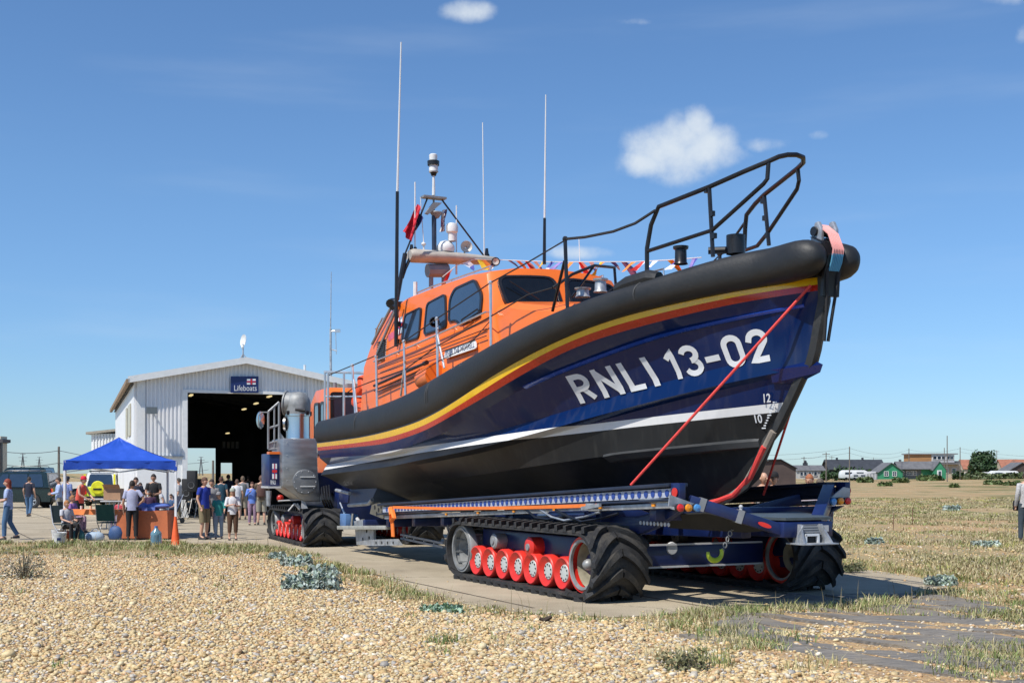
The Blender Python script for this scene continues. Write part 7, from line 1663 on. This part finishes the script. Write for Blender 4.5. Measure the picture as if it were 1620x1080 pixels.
for k,(dx,col_) in enumerate(((-.35,(.7,.7,.7)),(-.1,(.8,.6,.4)),(.1,(.7,.72,.75)),(.3,(.6,.2,.15)))):
    q=MB();q.lathe([(0,.03),(.10,.035),(.10,.03)],(0,0,0),(0,0,1),12);o=q.build('paper_cup',mat('cup_%d'%k,col_,.5));o.location=g+Vector((dx,.05*k-.1,.722));tag(o,['white cup at the left end of the orange runner','cream cup second from the left on the orange runner','white cup third from the left on the orange runner','red cup at the right end of the orange runner'][k],'cup')
table(152,836,1.3,.5,.95,'bare grey trestle table behind the orange one, in front of the yellow car',lgrey);table(301,822,1.0,.6,.76,'folding table with metal legs in front of the loudspeakers',lgrey,D=48)
def chair(px,py,rz,label,seatm,arms=False):
    g=G(px,py);t=thing('folding_chair',g,label,'chair',rz=R(rz));q=MB();q.box((0,0,.44),(.46,.44,.03));q.build('seat',seatm,t,bev=.01);q=MB();q.prism([(-.23,.22,.48),(.23,.22,.48),(.23,.34,.92),(-.23,.34,.92)],(0,.02,0));q.build('backrest',seatm,t)
    for sg in(-1,1):
        q=MB();q.tube([(sg*.24,-.24,0),(sg*.24,.22,.46),(sg*.24,.34,.94)],.013,6);q.build('leg',galv,t);q=MB();q.tube([(sg*.24,.24,0),(sg*.24,-.22,.44)],.013,6);q.build('leg',galv,t)
        if arms: q=MB();q.box((sg*.27,0,.64),(.05,.42,.025));q.build('armrest',black,t)
chair(172,852,180,'dark green folding chair with its back to the viewer',mat('green_canvas',(.01,.06,.045),.8));chair(105,856,55,'white folding chair under the ginger haired woman',mat('canvas_dark',(.03,.05,.05),.8));chair(114,843,80,'dark chair under the child in purple',mat('canvas_dark',(.03,.05,.05),.8));
# buckets, bottle, cone, bags
def bucket(px,py,label,h_=.30):
    g=G(px,py);t=thing('bucket',g,label,'bucket');q=MB();q.lathe([(0,.0),(0,.125),(h_,.15),(h_+.01,.158),(h_-.01,.15),(.02,.12),(.02,0)],(0,0,0),(0,0,1),20);q.build('tub',white,t);q=MB();q.tube([(.15*math.cos(a),-.02-.10*math.sin(a),h_-.02-.08*math.sin(a)) for a in [math.pi*k/8 for k in range(9)]],.006,5);q.build('handle',galv,t);q=MB();q.box((.02,-.142,.15),(.09,.006,.07));q.build('sticker',navy,t)
bucket(95,862,'white bucket at the foot of the left gazebo leg, nearest the grass');bucket(91,856,'white bucket just behind the nearest one by the gazebo leg')
t=thing('water_bottle',G(247,864),'large clear blue water bottle standing in front of the orange cloth','bottle');q=MB();q.lathe([(0,0),(0,.12),(.02,.135),(.12,.13),(.14,.135),(.26,.13),(.28,.135),(.34,.12),(.40,.06),(.46,.035)],(0,0,0),(0,0,1),20);q.build('body',mat('blue_plastic',(.25,.48,.62),.15,trans=.6,coat=.5),t,ang=50);q=MB();q.lathe([(.45,.04),(.49,.04),(.49,0)],(0,0,0),(0,0,1),12);q.build('stopper',mat('cap_blue',(.05,.15,.4),.4),t)
t=thing('traffic_cone',G(277.5,862.5),'tall orange traffic cone standing against the right gazebo leg','cone');q=MB();q.lathe([(.03,.115),(.06,.105),(.64,.035),(.70,.032),(.70,.02)],(0,0,0),(0,0,1),20);q.build('cone',mat('cone_orange',(.85,.13,.03),.5,var=.06,dirt=.2),t);q=MB();q.box((0,0,.015),(.28,.28,.03));q.build('foot',mat('cone_orange',(.85,.13,.03),.5),t,bev=.01)
def bagm(px,py,w_,h_,m,label,nm='bag'):
    g=G(px,py);t=thing(nm,g,label,'bag');q=MB();q.loft([[Vector((w_/2*s*math.cos(a),w_*.32*s*math.sin(a),z)) for a in [2*math.pi*k/12 for k in range(12)]] for z,s in((0,.8),(.03,1),(h_*.5,1.05),(h_*.85,.8),(h_,.45))],caps=True);q.build('sack',m,t,ang=60);q=MB();q.tube([(-w_*.2,0,h_*.95),(-w_*.1,0,h_*1.25),(w_*.1,0,h_*1.25),(w_*.2,0,h_*.95)],.012,5);q.build('handle',m,t)
bagm(124,856,.34,.30,mat('bag_teal',(.03,.12,.12),.8),'dark teal bag under the folding chair of the ginger haired woman');bagm(150,854,.5,.22,mat('bag_pale',(.35,.45,.55),.7),'pale blue bag lying under the left stall table');bagm(184,853,.40,.36,mat('crate_blue',(.04,.09,.22),.6),'blue bag on the ground right of the green chair');bagm(271,848,.30,.42,mat('bag_navy',(.03,.06,.14),.7),'navy bag standing between the orange cloth and the cone')
bagm(110,855,.3,.26,mat('bag_orange',(.7,.15,.05),.7),'orange bag behind the left gazebo leg')
t=thing('cardboard_box',W(180,0,40)*1.0-Vector((0,0,W(180,0,40).z)),'brown cardboard box on the trestle in front of the yellow car','box');t.location=Vector((W(180,0,37).x,37,.95));q=MB();q.box((0,0,.17),(.5,.35,.34));q.build('carton',mat('cardboard',(.42,.25,.15),.85),t);q=MB();q.prism([(-.25,-.175,.34),(.25,-.175,.34),(.25,-.30,.46),(-.25,-.30,.46)],(0,-.004,.004));q.build('flap',mat('cardboard',(.42,.25,.15),.85),t)
table(181,841,.7,.5,.93,'small trestle under the cardboard box',lgrey,D=37)
# pushchair with child by the doorway
t=thing('pushchair',base(271,43,0),'dark pushchair with a small child beside the boathouse door','pushchair',rz=R(-30))
q=MB()
for x in(-.22,.22): q.tube([(x,.35,1.0),(x,.05,.5),(x,-.35,.12)],.015,6);q.tube([(x,.28,.1),(x,-.15,.55)],.015,6)
q.build('frame',alu,t);q=MB();q.prism([(-.2,.12,.4),(-.2,-.2,.38),(-.2,-.25,.45),(-.2,.10,.5),(-.2,.28,.95),(-.2,.34,.92)],(.4,0,0));q.build('seat',navyc,t)
for x in(-.24,.24):
    for y in(-.35,.28): q=MB();q.cyl((x-.02,y,.10),(x+.02,y,.10),.10,n=14);q.build('wheel',black,t)
person(271,0,42,-20,'small child with a dark hood sitting in the pushchair',C('child_blue',(.05,.10,.2)),navyc,sit=True,D=42.8,z0=.12,hair=(.05,.03,.02))
# loudspeakers in the doorway
for i,(px,py0,D_,lab) in enumerate(((304,744,47,'tall black loudspeaker stack left in the doorway, topmost box'),(296,757,47.5,'black loudspeaker close to the left door jamb'),(317,757,50,'black loudspeaker just left of the man in royal blue'))):
    z1=HC+(HZ-py0)/F_*D_;t=thing('loudspeaker',base(px,D_,0),lab,'loudspeaker',group='loudspeakers in the doorway');hh=z1
    q=MB();q.box((0,0,hh-.40),(.34,.34,.8));b=q.build('cabinet',dark,t,bev=.02);q=MB();q.lathe([(0,.12),(-.01,.10),(-.01,0)],(0,-.175,hh-.55),(0,-1,0),14);q.build('driver',grey,b)
    q=MB();q.tube([(0,0,.4),(0,0,hh-.8)],.025,8)
    for a in(.4,2.5,4.6): q.tube([(0,0,.8),(.45*math.cos(a),.45*math.sin(a),.02)],.015,6)
    q.build('stand',black,t)
# old timber post stump at the grass verge
q=MB();g=G(866,991);q.tube([Vector((-.05,0,0)),Vector((-.02,0,.05)),Vector((.05,.0,.09))],[.03,.035,.02],6);q.tube([Vector((-.09,0,.07)),Vector((-.02,0,.03)),Vector((.12,0,.0))],[.02,.03,.02],6);o=q.build('driftwood',mat('driftwood_dark',(.05,.035,.025),.9));o.location=g+Vector((0,0,.03));tag(o,'dark piece of driftwood in the grass edge below the front track','driftwood')
for i,(px,py,h_,lab) in enumerate(((1413,840,.55,'left thin rusty rod sticking up in the right hand field'),(1443,830,.6,'right thin rusty rod sticking up in the right hand field'))):
    q=MB();q.tube([(0,0,0),(.02,0,h_)],.012,6);o=q.build('rusty_rod',mat('rust',(.16,.08,.05),.9));o.location=G(px,py);tag(o,lab,'rod')
